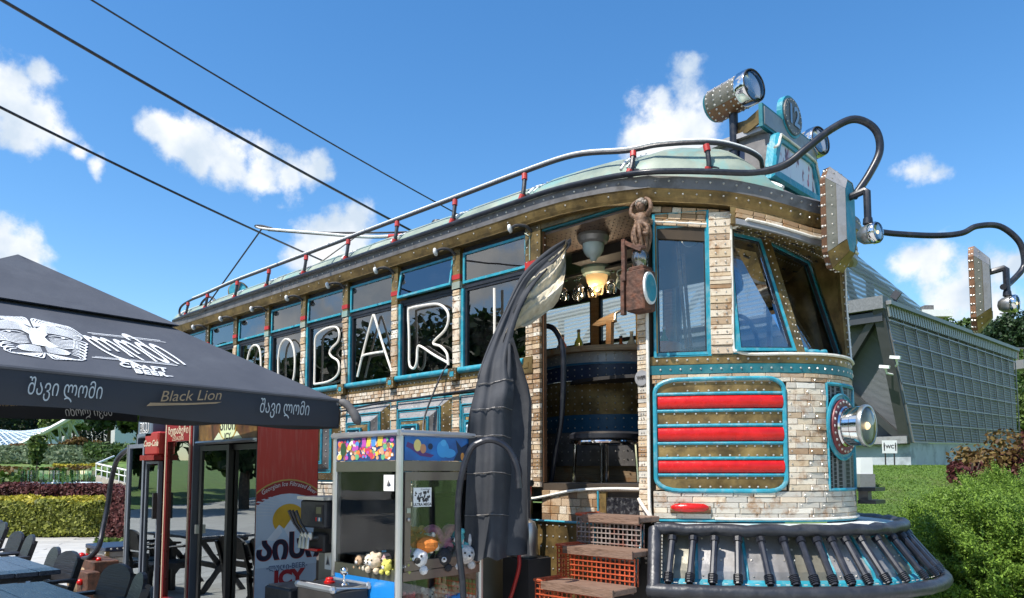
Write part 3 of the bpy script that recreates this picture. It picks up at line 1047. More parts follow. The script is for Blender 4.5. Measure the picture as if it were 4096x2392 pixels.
# white fabric cover on the roof towards the rear
m = M().grid(lambda u, v: (-9.55 + u * 1.75, 4.98 + .9 * v, 4.0 + .34 * math.sin(math.pi * min(1, u * 1.02)) ** .7 * math.sin(math.pi * min(1, v * .62 + .02)) + .01 * math.sin(u * 31)), 18, 10)
obj('roof_cover', m, MT['whitep'], tram, smooth='all')
# ---- hand rail, stanchions and lower hose
def eave_at(x, o, z):
 return V(x, YN - o, z - droop(x, YN))
ZR = 4.115
rail = [V(-11.15, 4.60, 3.86), V(-11.32, 4.58, 3.93), V(-11.28, 4.58, 4.03), V(-11.0, 4.58, 4.075), V(-10.5, 4.58, 4.085)]
rail += [V(x, 4.585, ZR - droop(x, YN) * 1.4) for x in (-9.6, -8.7, -7.8, -6.9, -6.0, -5.1, -4.3, -3.7)]
rail += [V(-3.2, 4.60, 3.985), V(-2.95, 4.66, 3.975), V(-2.64, 4.84, 3.955), V(-2.50, 5.06, 3.935), V(-2.44, 5.22, 3.90), V(-2.46, 5.31, 3.86)]
rp_ = catmull(rail, 6)
hr = obj('hand_rail', M().tube(rp_, .0165, 8), MT['black'], tram, smooth=True)
obj('led_strip', M().tube([p + V(0, -.006, .018) for p in rp_[20:]], .0115, 6), MT['whitep'], hr, smooth=True)
hose = [V(-11.5, 4.56, 3.845)] + [V(x, 4.535, 3.852 - droop(x, YN)) for x in np.linspace(-10.9, -3.4, 16)]
hose += [V(-3.02, 4.54, 3.75), V(-2.80, 4.65, 3.73), V(-2.60, 4.77, 3.705), V(-2.35, 4.95, 3.68), V(-2.18, 5.06, 3.72), V(-2.06, 5.15, 3.83), V(-1.93, 5.29, 3.98), V(-1.81, 5.40, 4.05),
         V(-1.71, 5.50, 3.98), V(-1.69, 5.53, 3.83), V(-1.745, 5.475, 3.66), V(-1.83, 5.39, 3.485)]
hs_ = catmull(hose, 6)
obj('mirror_hose', M().tube(hs_, [.022 if p.x < -2.3 else .027 for p in hs_], 10), MT['pipe'], tram, smooth=True)
for x in [-2.62, -3.16, -4.26, -5.15, -6.03, -6.90, -7.77, -8.65, -9.50, -10.40, -11.05]:
 if x == -2.62:
  b0, t0 = V(-2.66, 4.83, 3.715), V(-2.66, 4.825, 3.945)
 else:
  z0 = 3.845 - droop(x, YN)
  zt = float(np.interp(x, [p.x for p in rp_[12:]], [p.z for p in rp_[12:]])) - .01
  b0, t0 = V(x, 4.545, z0), V(x + .015, 4.585 if x < -3.3 else 4.605, zt)
 d = t0 - b0
 stn = obj('stanchion', M().tube(catmull([b0, b0 + d * .3 + V(.018, 0, 0), b0 + d * .7 + V(.012, 0, 0), t0], 4), .019, 8).tube([b0 + d * .28, b0 + V(.07, .05, .04)], .013, 6), MT['black'], tram, smooth=True)
 obj('collar', M().tube([b0 + d * .06, b0 + d * .24 + V(.012, 0, 0)], .025, 10), MT['redtape'], stn)
 obj('collar', M().tube([b0 + d * .76 + V(.01, 0, 0), b0 + d * .97], .025, 10), MT['redtape'], stn)
# ---- trolley pole, its ropes and roof gear at the rear
tp = obj('trolley_pole', M().tube(catmull([(-6.3, 5.25, 4.20), (-7.2, 5.13, 4.33), (-8.2, 4.99, 4.56), (-9.2, 4.86, 4.80)], 6), [.028 - .0008 * i for i in range(19)], 8)
         .tube(catmull([(-6.3, 5.33, 4.24), (-7.2, 5.18, 4.39), (-8.2, 5.01, 4.58), (-9.2, 4.87, 4.82)], 6), .012, 6), MT['black'], tram, smooth=True)
obj('white_stripe', M().tube(catmull([(-6.25, 5.22, 4.19), (-7.2, 5.10, 4.325), (-8.2, 4.96, 4.565), (-9.22, 4.83, 4.82), (-9.42, 4.80, 4.89)], 6), .015, 6), MT['whitep'], tp, smooth=True)
obj('pole_head', M().tube(catmull([(-9.1, 4.85, 4.80), (-9.3, 4.82, 4.87), (-9.45, 4.80, 4.90), (-9.36, 4.84, 4.86), (-9.2, 4.86, 4.81)], 5), .018, 6), MT['black'], tp, smooth=True)
obj('pole_clamp', M().ball((-6.55, 5.22, 4.22), .05, 8).tube([(-6.9, 5.15, 4.27), (-6.6, 5.18, 4.22)], .03, 8), MT['redtape'], tp)
obj('pole_base', M().lathe([(.09, 0), (.09, .10), (.07, .13), (.08, .16), (.06, .2)], (-6.2, 5.28, 4.12), (0, 0, 1), 12), MT['black'], tp, smooth=True)
obj('pole_rope', M().tube([(-9.30, 4.82, 4.84), (-10.55, 4.62, 3.90)], .011, 5), MT['black'], tram)
obj('pole_rope', M().tube([(-7.40, 5.05, 4.37), (-7.72, 4.62, 3.93)], .009, 5), MT['black'], tram)
obj('looped_hose', M().tube(catmull([(-10.85, 4.66, 3.86), (-10.75, 4.66, 4.02), (-10.55, 4.68, 4.08), (-10.40, 4.70, 4.0), (-10.38, 4.70, 3.88)], 5), .017, 6), MT['black'], tram, smooth=True)
rl = obj('rear_lamp', M().lathe([(.10, -.26), (.135, -.24), (.145, -.06), (.14, 0), (.13, .02)], (-9.95, 4.82, 4.09), (.75, -.62, .1), 18), MT['bronze'], tram, smooth=True)
obj('lamp_face', M().lathe([(.128, .012), (.115, .028), (.0, .034)], (-9.95, 4.82, 4.09), (.75, -.62, .1), 18), MT['teal'], rl, smooth=True)
u_, w_, a_ = frame_of((.75, -.62, .1))
c_ = V(-9.95, 4.82, 4.09) + a_ * .04
obj('slot', M().beam(c_ - w_ * .11 - u_ * .03, c_ + w_ * .11 + u_ * .04, .022, .008, up=a_), MT['dark'], rl)
obj('lamp_foot', M().box((-9.98, 4.80, 3.85), (-9.9, 4.86, 3.98)), MT['black'], rl)
# ---- roof head lamps
def head_lamp(c, ax, ln, r, post=None):
 lm = obj('head_lamp', M().lathe([(r * .55, -ln * .5), (r * .92, -ln * .46), (r * .97, -ln * .40)], c, ax, 22), MT['tealdk'], tram, smooth=True)
 a = V(ax).normalized()
 bodies = [('grey', 20, 150), ('olive', 150, 216), ('copper', 216, 285), ('olive', 285, 380)]
 u, w, a = frame_of(ax)
 cc = V(c)
 for mn, d0, d1 in bodies:
  m = M()
  rows = []
  for h in (-.40, -.1, .26):
   rows.append([cc + a * ln * h + (u * math.cos(R(t)) + w * math.sin(R(t))) * r for t in np.linspace(d0, d1, 8)])
  m.rings(rows, False, closed=False)
  rows = [[cc + (p - cc - a * (p - cc).dot(a)) * .96 + a * (p - cc).dot(a) for p in row] for row in rows]
  m.rings(rows[::-1], False, closed=False)
  obj('shell_panel', m, MT[mn], lm, smooth=True)
  for t in np.linspace(d0 + 8, d1 - 8, 4):
   for h in (-.36, -.2, -.04, .12, .22):
    if t in (np.linspace(d0 + 8, d1 - 8, 4)[0], np.linspace(d0 + 8, d1 - 8, 4)[-1]) or mn != 'grey':
     dd = u * math.cos(R(t)) + w * math.sin(R(t))
     RV.rivet(cc + a * ln * h + dd * r, dd, .010)
 obj('chrome_rim', M().lathe([(r * 1.0, ln * .24), (r * 1.05, ln * .27), (r * 1.03, ln * .40), (r * 1.0, ln * .45), (r * .97, ln * .46)], c, ax, 24, caps=False), MT['chrome'], lm, smooth=True)
 obj('rubber_ring', M().tube([cc + a * ln * .455 + (u * math.cos(t) + w * math.sin(t)) * r * .95 for t in np.linspace(0, 2 * math.pi, 24, endpoint=False)], r * .045, 6, closed=True), MT['dark'], lm, smooth=True)
 obj('reflector', M().lathe([(r * .1, ln * .12), (r * .6, ln * .2), (r * .92, ln * .42)], c, ax, 20), MT['chrome'], lm, smooth=True)
 obj('lens', M().lathe([(r * .93, ln * .44), (r * .8, ln * .475), (r * .5, ln * .50), (r * .01, ln * .51)], c, ax, 20, caps=False), MT['lensglass'], lm, smooth=True)
 return lm
lm1 = head_lamp((-2.69, 5.32, 4.50), (.96, -.20, .03), .44, .132)
lm2 = head_lamp((-2.56, 6.33, 4.36), (.96, -.20, .06), .38, .128)
obj('lamp_post', M().tube([(-2.70, 5.34, 3.80), (-2.70, 5.34, 4.40)], .034, 12).lathe([(.06, 0), (.055, .03), (.036, .04)], (-2.70, 5.34, 3.96), (0, 0, 1), 12).lathe([(.042, 0), (.042, .015)], (-2.70, 5.34, 4.07), (0, 0, 1), 12), MT['pipe'], tram, smooth=True)
# ---- number board with 12
XB = -2.43
nb = obj('number_board', M().prism([(XB, 5.27, 4.345), (XB, 5.27, 4.165), (XB, 6.30, 4.165), (XB, 6.30, 4.345)], (-.03, 0, 0)), MT['tealdk'], tram)
obj('board_sheet', M().box((XB, 5.295, 4.187), (XB + .006, 6.275, 4.325)), MT['grey'], nb)
ov = lambda s, k=28: [(YC + .03 + .165 * s * math.cos(t), 4.405 + .15 * s * math.sin(t)) for t in np.linspace(0, 2 * math.pi, k, endpoint=False)]
obj('oval_rim', M().prism([(XB + .012, y, z) for y, z in ov(1.12)], (-.045, 0, 0)), MT['teal'], nb)
obj('oval_plate', M().prism([(XB + .026, y, z) for y, z in ov(.98)], (-.02, 0, 0)), MT['dkgrey'], nb)
for y, z in ov(.88, 20):
 RV.rivet((XB + .026, y, z), (1, 0, 0), .006)
lettering('number', '12', .22, (XB + .032, YC + .03, 4.405), (0, 1, 0), (0, 0, 1), MT['steel'], nb, bold=.006)
obj('board_bracket', M().prism([(-2.72, 5.36, 4.30), (-2.58, 5.31, 4.27), (-2.44, 5.28, 4.32), (-2.44, 5.28, 4.21), (-2.58, 5.31, 4.17), (-2.72, 5.36, 4.21)], (0, .02, 0)), MT['bronze'], nb)
obj('board_bracket', M().box((-2.6, 5.7, 4.15), (-2.46, 5.8, 4.2)), MT['bronze'], nb)
# ---- front picture in a teal frame
XP = -2.385
fo = [(5.27, 3.745), (6.23, 3.765), (6.13, 4.11), (6.07, 4.145), (5.42, 4.145), (5.37, 4.11)]
fi = [(5.35, 3.825), (6.145, 3.84), (6.06, 4.055), (6.01, 4.075), (5.47, 4.075), (5.44, 4.055)]
m = M().rings([[(XP - .05, y, z) for y, z in fo], [(XP + .01, y, z) for y, z in fo], [(XP + .03, y * .75 + b * .25, z * .75 + c * .25) for (y, z), (b, c) in zip(fo, fi)], [(XP + .022, y, z) for y, z in fi], [(XP + .0, y, z) for y, z in fi]], False)
fp = obj('picture_frame', m, MT['teal'], tram, smooth=30)
pm_, nt_, out_ = mat_nodes('faded_poster')
b_ = nt_.nodes.new('ShaderNodeBsdfPrincipled')
nt_.links.new(b_.outputs[0], out_.inputs[0])
t_ = nt_.nodes.new('ShaderNodeTexCoord')
mp_ = nt_.nodes.new('ShaderNodeMapping')
mp_.inputs['Scale'].default_value = (1, 2.6, 1.1)
nt_.links.new(t_.outputs['Object'], mp_.inputs[0])
n_1 = nt_.nodes.new('ShaderNodeTexNoise')
n_1.inputs['Scale'].default_value = 4.2
n_1.inputs['Detail'].default_value = 3
nt_.links.new(mp_.outputs[0], n_1.inputs['Vector'])
r_1 = nt_.nodes.new('ShaderNodeValToRGB')
e_ = r_1.color_ramp.elements
e_[0].position, e_[0].color = .33, (.06, .035, .04, 1)
e_[1].position, e_[1].color = .40, (.72, .70, .78, 1)
k_ = e_.new(.36)
k_.color = (.35, .10, .10, 1)
k_ = e_.new(.63)
k_.color = (.74, .74, .80, 1)
k_ = e_.new(.66)
k_.color = (.55, .06, .10, 1)
k_ = e_.new(.70)
k_.color = (.10, .05, .05, 1)
nt_.links.new(n_1.outputs['Fac'], r_1.inputs[0])
nt_.links.new(r_1.outputs[0], b_.inputs['Base Color'])
b_.inputs['Roughness'].default_value = .35
obj('poster', M().prism([(XP + .004, y, z) for y, z in fi], (-.01, 0, 0)), pm_, fp)
obj('led_strip', M().tube(catmull([(XP + .03, 5.30, 3.98), (XP + .035, 5.36, 4.02), (XP + .035, 5.405, 4.10), (XP + .035, 5.47, 4.115), (XP + .035, 6.02, 4.105), (XP + .035, 6.09, 4.06), (XP + .035, 6.16, 3.93)], 5), .010, 6), MT['white'], fp, smooth=True)
# ---- nose shell and its plank cladding
obj('nose_shell', nose_sweep([(-.03, 1.205), (-.005, 1.205), (-.005, 2.40), (-.03, 2.40)], YN + .005, YF - .005, 44), MT['gap'], tram)
GY0, GY1 = 4.69, 5.215             # grille
HY0, HY1 = 5.50, 6.02              # head lamp panel
np_ = obj('plank_cladding', nose_sweep([(-.004, 1.206), (.0, 1.206), (.0, 2.265), (-.004, 2.265)], 6.03, YF - .01, 20), MT['woodgrey'], tram)
def arc(y0, y1):
 ys_ = np.linspace(y0, y1, 60)
 return float(sum((npt(b, 0, 0) - npt(a, 0, 0)).length for a, b in zip(ys_[:-1], ys_[1:])))
def lay_planks(y0, y1, z0, z1, rows, ln, mats, parent):
 hgt = (z1 - z0) / rows
 for r in range(rows):
  y = y0
  first = True
  while y < y1 - .004:
   want = ln * random.uniform(.75, 1.3) * (.5 if first and r % 2 else 1)
   first = False
   slope = (npt(min(y + .01, YF), 0, 0) - npt(y, 0, 0)).length / .01
   yn = min(y + want / slope, y1)
   if y1 - yn < .03 / slope:
    yn = y1
   ym = (y + yn) / 2
   a, b = npt(y, 0, 0), npt(yn, 0, 0)
   c = (a + b) / 2 + nn(ym) * (.006 + random.uniform(0, .005))
   nrm_ = V((b - a).y, -(b - a).x, 0).normalized()
   L_ = (b - a).length
   block('plank', parent, (c.x, c.y, z0 + (r + .5) * hgt), (b - a), nrm_, L_ - .002, .026, hgt - .0018, random.choice(mats))
   if r % 2 == 0:
    RV.rivet(V(c.x, c.y, z0 + (r + random.uniform(.35, .65)) * hgt) + nrm_ * .013 - (b - a) * random.uniform(.3, .4), nrm_, .0075)
   y = yn
pale = ('woodpale', 'woodpale', 'woodgrey', 'wood')
lay_planks(GY1 + .014, HY0 - .012, 1.42, 2.195, 18, .135, pale, np_)
lay_planks(YN + .01, 6.03, 1.218, 1.415, 5, .19, ('woodgrey', 'woodgrey', 'woodpale'), np_)
lay_planks(YN + .01, 6.03, 2.20, 2.262, 2, .15, ('wood', 'brickwood', 'wood'), np_)
obj('bronze_belt', nose_sweep([(-.01, 2.335), (.016, 2.335), (.016, 2.398), (-.01, 2.398)], YN + .004, YF - .01, 40), MT['bronze'], tram)
obj('teal_belt', nose_sweep([(-.01, 2.264), (.022, 2.264), (.026, 2.33), (-.01, 2.333)], YN + .004, YF - .01, 40), MT['tealdk'], tram)
yv = YN + .03
while yv < 6.3:
 RV.rivet(npt(yv, .016, 2.366), nn(yv), .010)
 RV.rivet(npt(yv + .012, .025, 2.298), nn(yv), .009)
 yv += .072 / ((npt(yv + .01, 0, 0) - npt(yv, 0, 0)).length / .01)
obj('base_flange', nose_sweep([(-.02, 1.20), (.03, 1.20), (.03, 1.214), (-.02, 1.216)], YN + .004, YF - .01, 40), MT['teal'], tram)
obj('led_strip', M().tube([npt(y, .032, 1.222) for y in np.linspace(4.9, 6.2, 30)], .010, 6), MT['white'], tram)
# ---- grille of red bars
gr = obj('grille', nose_sweep([(-.004, 1.43), (.008, 1.43), (.008, 2.21), (-.004, 2.21)], GY0, GY1, 16), MT['gap'], tram)
def gy(t):
 return GY0 + (GY1 - GY0) * t
def gpt(t, z, off):
 y = gy(min(1, max(0, t)))
 return npt(y, off, z)
ZT = [2.118, 1.996, 1.888, 1.760, 1.650, 1.532]
bands = [(2.215, ZT[0]), (ZT[1], ZT[2]), (ZT[3], ZT[4]), (ZT[5], 1.425)]
for k, (zt, zb) in enumerate(bands):
 obj('brass_band', nose_sweep([(.0, zb), (.012, zb), (.012, zt), (.0, zt)], gy(.012), gy(.988), 16), MT['bronze'], gr)
 for t in np.linspace(.06, .94, 13):
  if k not in (0, 3) or .12 < t < .88:
   RV.rivet(gpt(t, zt - .022, .012), nn(gy(t)), .0088)
  if k in (0, 3) and .2 < t < .8 or k in (1, 2):
   RV.rivet(gpt(t + .02, zb + .022, .012), nn(gy(t)), .0088)
for zt, zb in ((ZT[0], ZT[1]), (ZT[2], ZT[3]), (ZT[4], ZT[5])):
 h = (zt - zb) / 2 - .014
 zc = (zt + zb) / 2
 prof = [(.006 + .030 * math.cos(a) ** .7 if abs(a) < 1.5 else .006, zc + h * math.sin(a)) for a in np.linspace(-1.5, 1.5, 11)]
 obj('red_bar', nose_sweep([(.0, zc - h)] + prof + [(.0, zc + h)], gy(.02), gy(.98), 18), MT['red'], gr, smooth=50)
tm = M()
for z in ZT:
 tm.tube([gpt(t, z, .014) for t in np.linspace(.0, 1, 16)], .0125, 8)
obj('trim', tm, MT['teal'], gr, smooth=True)
r_ = .16
loop = []
for (tc_, zc, a0) in ((1 - r_, 2.225 - .09, 0), (r_, 2.225 - .09, 90), (r_, 1.418 + .09, 180), (1 - r_, 1.418 + .09, 270)):
 for a in np.linspace(a0, a0 + 90, 6):
  loop.append((tc_ + r_ * math.cos(R(a)), zc + .09 * math.sin(R(a))))
lp = []
for i, (t, z) in enumerate(loop):
 t2, z2 = loop[(i + 1) % len(loop)]
 for k in range(4):
  lp.append(gpt(t + (t2 - t) * k / 4, z + (z2 - z) * k / 4, .018))
obj('grille_frame', M().tube(lp, .017, 8, closed=True), MT['teal'], gr, smooth=True)
# corner fillets of plank colour outside the rounded frame
for (t0, z0, s) in ((0, 2.22, 1), (1, 2.22, -1), (0, 1.425, 1), (1, 1.425, -1)):
 pm = M()
 zz = 1 if z0 > 2 else -1
 pts_ = [gpt(t0, z0, .0145)] + [gpt(t0 + s * (r_ - r_ * math.cos(a)), z0 - zz * (.09 - .09 * math.sin(a)), .0145) for a in np.linspace(0, math.pi / 2, 6)]
 pm.add(pts_, [(0, i + 1, i + 2) for i in range(5)])
 pm.add([p - nn(gy(t0)) * .006 for p in pts_], [(0, i + 1, i + 2) for i in range(5)])
 obj('corner_fillet', pm, MT['wood'], gr)
# red marker lamp
y = 4.80
mk_l = obj('marker_lamp', M().tube([npt(y - .055, .035, 1.30), npt(y - .04, .045, 1.30), npt(y, .048, 1.30), npt(y + .06, .045, 1.30), npt(y + .075, .035, 1.30)], [.012, .028, .034, .028, .012], 10), MT['red'], tram, smooth=True)
obj('lamp_base', M().tube([npt(y - .06, .02, 1.285), npt(y + .085, .02, 1.285)], .026, 8), MT['copper'], mk_l)
# ---- head lamp panel
hp, nt, out = mat_nodes('perforated_metal')
N, L = nt.nodes.new, nt.links.new
b = N('ShaderNodeBsdfPrincipled')
L(b.outputs[0], out.inputs[0])
b.inputs['Roughness'].default_value = .5
b.inputs['Metallic'].default_value = .3
tcn = N('ShaderNodeTexCoord')
mp = N('ShaderNodeMapping')
mp.inputs['Rotation'].default_value = (R(90), 0, R(90))
L(tcn.outputs['Object'], mp.inputs[0])
br = N('ShaderNodeTexBrick')
br.inputs['Scale'].default_value = 1.0
br.inputs['Brick Width'].default_value = .030
br.inputs['Row Height'].default_value = .013
br.inputs['Mortar Size'].default_value = .0032
br.inputs['Mortar Smooth'].default_value = .4
br.inputs['Color1'].default_value = br.inputs['Color2'].default_value = (.006, .006, .008, 1)
br.inputs['Mortar'].default_value = (.17, .17, .18, 1)
L(mp.outputs[0], br.inputs['Vector'])
L(br.outputs['Color'], b.inputs['Base Color'])
bp = N('ShaderNodeBump')
bp.inputs['Strength'].default_value = .8
bp.inputs['Distance'].default_value = .008
L(br.outputs['Fac'], bp.inputs['Height'])
L(bp.outputs[0], b.inputs['Normal'])
MT['mesh'] = hp
mpn = obj('mesh_panel', nose_sweep([(.0, 1.43), (.009, 1.43), (.009, 2.19), (.0, 2.19)], HY0, HY1, 12), MT['mesh'], tram)
pf = M()
pf.tube([npt(HY0, .014, 1.42), npt(HY0, .014, 2.2)], .013, 6)
pf.tube([npt(HY1 + .0, .014, 1.42), npt(HY1, .014, 2.2)], .016, 6)
pf.tube([npt(y, .014, 1.425) for y in np.linspace(HY0, HY1, 8)], .013, 6)
pf.tube([npt(y, .014, 2.195) for y in np.linspace(HY0, HY1, 8)], .015, 6)
pf.tube([npt(5.72, .014, 2.05), npt(5.66, .016, 2.19)], .010, 6)
pf.tube([npt(5.92, .014, 2.0), npt(6.0, .016, 2.19)], .010, 6)
obj('panel_frame', pf, MT['teal'], mpn, smooth=True)
HC = V(nx(5.67) + .006, 5.67, 1.885)
HA = V(1, -.06, 0).normalized()
hl = obj('headlight', M().lathe([(.245, .0), (.25, .012), (.236, .02), (.225, .012)], HC, HA, 32), MT['teal'], tram, smooth=30)
obj('collar_plate', M().lathe([(.23, -.005), (.23, .01), (.20, .012)], HC, HA, 32), MT['bronze'], hl)
obj('red_ring', M().lathe([(.205, .01), (.20, .03), (.17, .036), (.15, .03)], HC, HA, 32), mk('oxide_red_ring', (.19, .035, .04), .5, .1, .25, 12, bump=.2), hl, smooth=30)
u, w, a = frame_of(HA)
for k in range(22):
 t = 2 * math.pi * k / 22
 RV.rivet(HC + a * .033 + (u * math.cos(t) + w * math.sin(t)) * .182, HA, .012)
obj('housing', M().lathe([(.150, .02), (.150, .04), (.140, .05), (.140, .11), (.145, .115), (.145, .175), (.142, .18)], HC, HA, 36, caps=False), MT['chrome'], hl, smooth=30)
obj('housing_rim', M().lathe([(.142, .165), (.152, .168), (.155, .182), (.152, .198), (.140, .20), (.132, .19)], HC, HA, 36, caps=False), MT['steel'], hl, smooth=30)
obj('reflector', M().lathe([(.02, .06), (.09, .08), (.128, .14), (.140, .185)], HC, HA, 30), MT['steel'], hl, smooth=True)
obj('bulb', M().ball(HC + HA * .18, .03, 10), MT['bulb'], hl, smooth='all')
obj('lens', M().lathe([(.142, .19), (.115, .206), (.07, .216), (.005, .22)], HC, HA, 30, caps=False), MT['lensglass'], hl, smooth=True)
# step brackets right of the nose
for z in (1.41, 1.315):
 obj('coupling_bracket', M().box((-2.06, 5.92, z), (-1.93, 6.14, z + .028)), MT['pipe'], tram)
obj('coupling_post', M().box((-2.07, 5.97, 1.34), (-2.0, 6.05, 1.41)), MT['dkgrey'], tram)
# ---- cab windows: side pane, raked left and centre windscreens
def frame_quad(name, pts, wd, th, mat, parent, inset_pane=None):
 """bars along a planar quad, corners given in order; returns frame and inner corners"""
 P = [V(p) for p in pts]
 nv = (P[1] - P[0]).cross(P[3] - P[0]).normalized()
 m = M()
 c = sum(P, V(0, 0, 0)) / 4
 inn = []
 for i in range(4):
  d1 = (P[(i + 1) % 4] - P[i]).normalized()
  d2 = (P[i - 1] - P[i]).normalized()
  s = d1.cross(d2).length
  inn.append(P[i] + (d1 + d2) * (wd / max(s, .3)))
 for i in range(4):
  k = (i + 1) % 4
  q = [P[i], P[k], inn[k], inn[i]]
  m.rings([[p - nv * th / 2 for p in q], [p + nv * th / 2 for p in q]], True)
 return obj(name, m, mat, parent), inn, nv
def cab_window(A, Bp, Cp, Dp, tealw=.022, gl='screen'):
 f, inn, nv = frame_quad('cab_window', [A, Bp, Cp, Dp], tealw, .05, MT['teal'], tram)
 f2, in2, _ = frame_quad('window_rubber', inn, .010, .03, MT['black'], f)
 pm = M().rings([[p - nv * .003 for p in in2], [p + nv * .003 for p in in2]], True)
 obj('pane', pm, MT[gl], f)
 return f, nv
w1a, w1b = npt(4.695, -.02, 0), npt(4.895, -.02, 0)
zb, zt = 2.405, 3.385
f1, n1 = cab_window((w1a.x, w1a.y, zb), (w1b.x, w1b.y, zb), (w1b.x, w1b.y, zt), (w1a.x, w1a.y, zt), gl='win')
h1 = M().rings([[(w1a.x, w1a.y, zt + .002), (w1b.x, w1b.y, zt + .002), (w1b.x, w1b.y, zt + .075), (w1a.x, w1a.y, zt + .075)],
    [V(w1a.x, w1a.y, zt + .002) - n1 * -.03, V(w1b.x, w1b.y, zt + .002) - n1 * -.03, V(w1b.x, w1b.y, zt + .075) - n1 * -.03, V(w1a.x, w1a.y, zt + .075) - n1 * -.03]], True)
obj('window_header', h1, MT['bronze'], f1)
out1 = V(n1) if n1.y < 0 else -V(n1)
for t in np.linspace(.08, .92, 6):
 RV.rivet(V(w1a.x, w1a.y, zt + .038).lerp(V(w1b.x, w1b.y, zt + .038), t) + out1 * .031, out1, .009)
hd = V(w1a.x, w1a.y, zt + .08) + out1 * .03
obj('window_trim', M().tube([V(w1a.x, w1a.y, zb - .01) + out1 * .03, V(w1b.x, w1b.y, zb - .01) + out1 * .03, V(w1b.x, w1b.y, zt + .085) + out1 * .03, V(w1a.x, w1a.y, zt + .085) + out1 * .03], .015, 6, closed=True), MT['teal'], f1)
obj('brass_stile', M().beam(V(w1a.x, w1a.y, zb + .02) + out1 * .028 + (w1b - w1a).normalized() * .012, V(w1a.x, w1a.y, zt) + out1 * .028 + (w1b - w1a).normalized() * .012, .028, .012, up=(w1b - w1a)), MT['bronze'], f1)
# corner post between the side pane and the windscreen
cp = obj('corner_pillar', M().prism([tuple(npt(4.905, -.06, 2.40)), tuple(npt(4.905, -.004, 2.40)), tuple(npt(4.98, -.004, 2.40)), tuple(npt(4.98, -.06, 2.40))], (0, 0, 1.15)), MT['gap'], tram)
z = 2.402
while z < 3.40:
 hgt = random.choice((.03, .045, .055, .065))
 a, b = npt(4.898, .004, 0), npt(4.985, .004, 0)
 nv = V((b - a).y, -(b - a).x, 0).normalized()
 c = (a + b) / 2 + nv * random.uniform(0, .008)
 block('wood_block', cp, (c.x, c.y, z + hgt / 2), b - a, nv, (b - a).length, .05, hgt - .003, random.choice(('woodpale', 'woodpale', 'wood')))
 if hgt > .04:
  for t in (.28, .72):
   RV.rivet(a.lerp(b, t) + nv * .032 + V(0, 0, z + hgt / 2), nv, .0078)
 z += hgt
# wood frieze under the eave
fz = obj('wood_frieze', nose_sweep([(-.03, 3.40), (.002, 3.40), (.002, 3.65), (-.03, 3.65)], YN + .004, 5.0, 10, dr=1.0), MT['gap'], tram)
for r in range(3):
 yv = YN + .008 + (r % 2) * .02
 while yv < 4.985:
  yn = min(yv + random.uniform(.035, .06), 4.995)
  a, b = npt(yv, 0, 0), npt(yn, 0, 0)
  nv = V((b - a).y, -(b - a).x, 0).normalized()
  c = (a + b) / 2 + nv * .004
  d = droop(c.x, c.y)
  block('plank', fz, (c.x, c.y, 3.50 + r * .048 - d + .02), b - a - V(0, 0, droop(nx(yn), yn) - droop(nx(yv), yv)), nv, (b - a).length - .004, .03, .044, random.choice(('wooddk', 'brickwood')))
  yv = yn
# windscreen
B1, B2, B3 = V(-2.525, 4.965, 2.415), V(-2.235, 5.345, 2.425), V(-2.235, 6.155, 2.425)
T1, T2, T3 = V(-2.64, 5.055, 3.335), V(-2.485, 5.345, 3.30), V(-2.485, 6.155, 3.30)
cab_window(B1, B2 + (B1 - B2).normalized() * .03, T2 + (T1 - T2).normalized() * .03, T1)
cab_window(B2 + V(0, .035, 0), B3, T3, T2 + V(0, .035, 0))
B4, T4 = V(-2.525, 2 * YC - 4.965, 2.415), V(-2.64, 2 * YC - 5.055, 3.335)
cab_window(B3 + (B4 - B3).normalized() * .05, B4, T4, T3 + (T4 - T3).normalized() * .05)
m = M()
dv = (B2 - B1).normalized()
m.beam(B2 + V(.012, .0, -.02), T2 + V(.012, 0, .02), .075, .03, up=(1, -.4, .3))
dp = obj('windscreen_divider', m, MT['bronze'], tram)
for t in np.linspace(.04, .96, 16):
 q = B2.lerp(T2, t)
 RV.rivet(q + V(.026, -.022, .006), (.9, -.4, .25), .0075)
 RV.rivet(q + V(.030, .018, .006), (.9, -.4, .25), .0075)
m = M()
gq = [B3 + V(.03, .0, -.02), npt(6.06, -.01, 2.40), npt(6.08, -.03, 3.36), T3 + V(.03, -.0, .03)]
m.rings([gq, [p + V(-.02, .03, 0) for p in gq]], True)
gs = obj('gusset', m, MT['bronze'], tram)
obj('gusset_edge', M().tube([npt(6.08, -.0, 2.40), npt(6.1, -.02, 2.9), npt(6.10, -.03, 3.36)], .035, 6), MT['bronze'], tram)
obj('led_strip', M().tube([npt(6.03, .02, 2.40), npt(6.06, .0, 2.9), npt(6.07, -.0, 3.36)], .008, 5), MT['whitep'], tram)
for t in np.linspace(0.02, .98, 17):
 q = npt(6.08, -.0, 2.40).lerp(npt(6.10, -.03, 3.36), t)
 RV.rivet(q + V(.033, -.006, 0), (1, -.2, 0), .0085)
 RV.rivet(q + V(.02, -.032, 0), (.5, -1, 0), .0085)
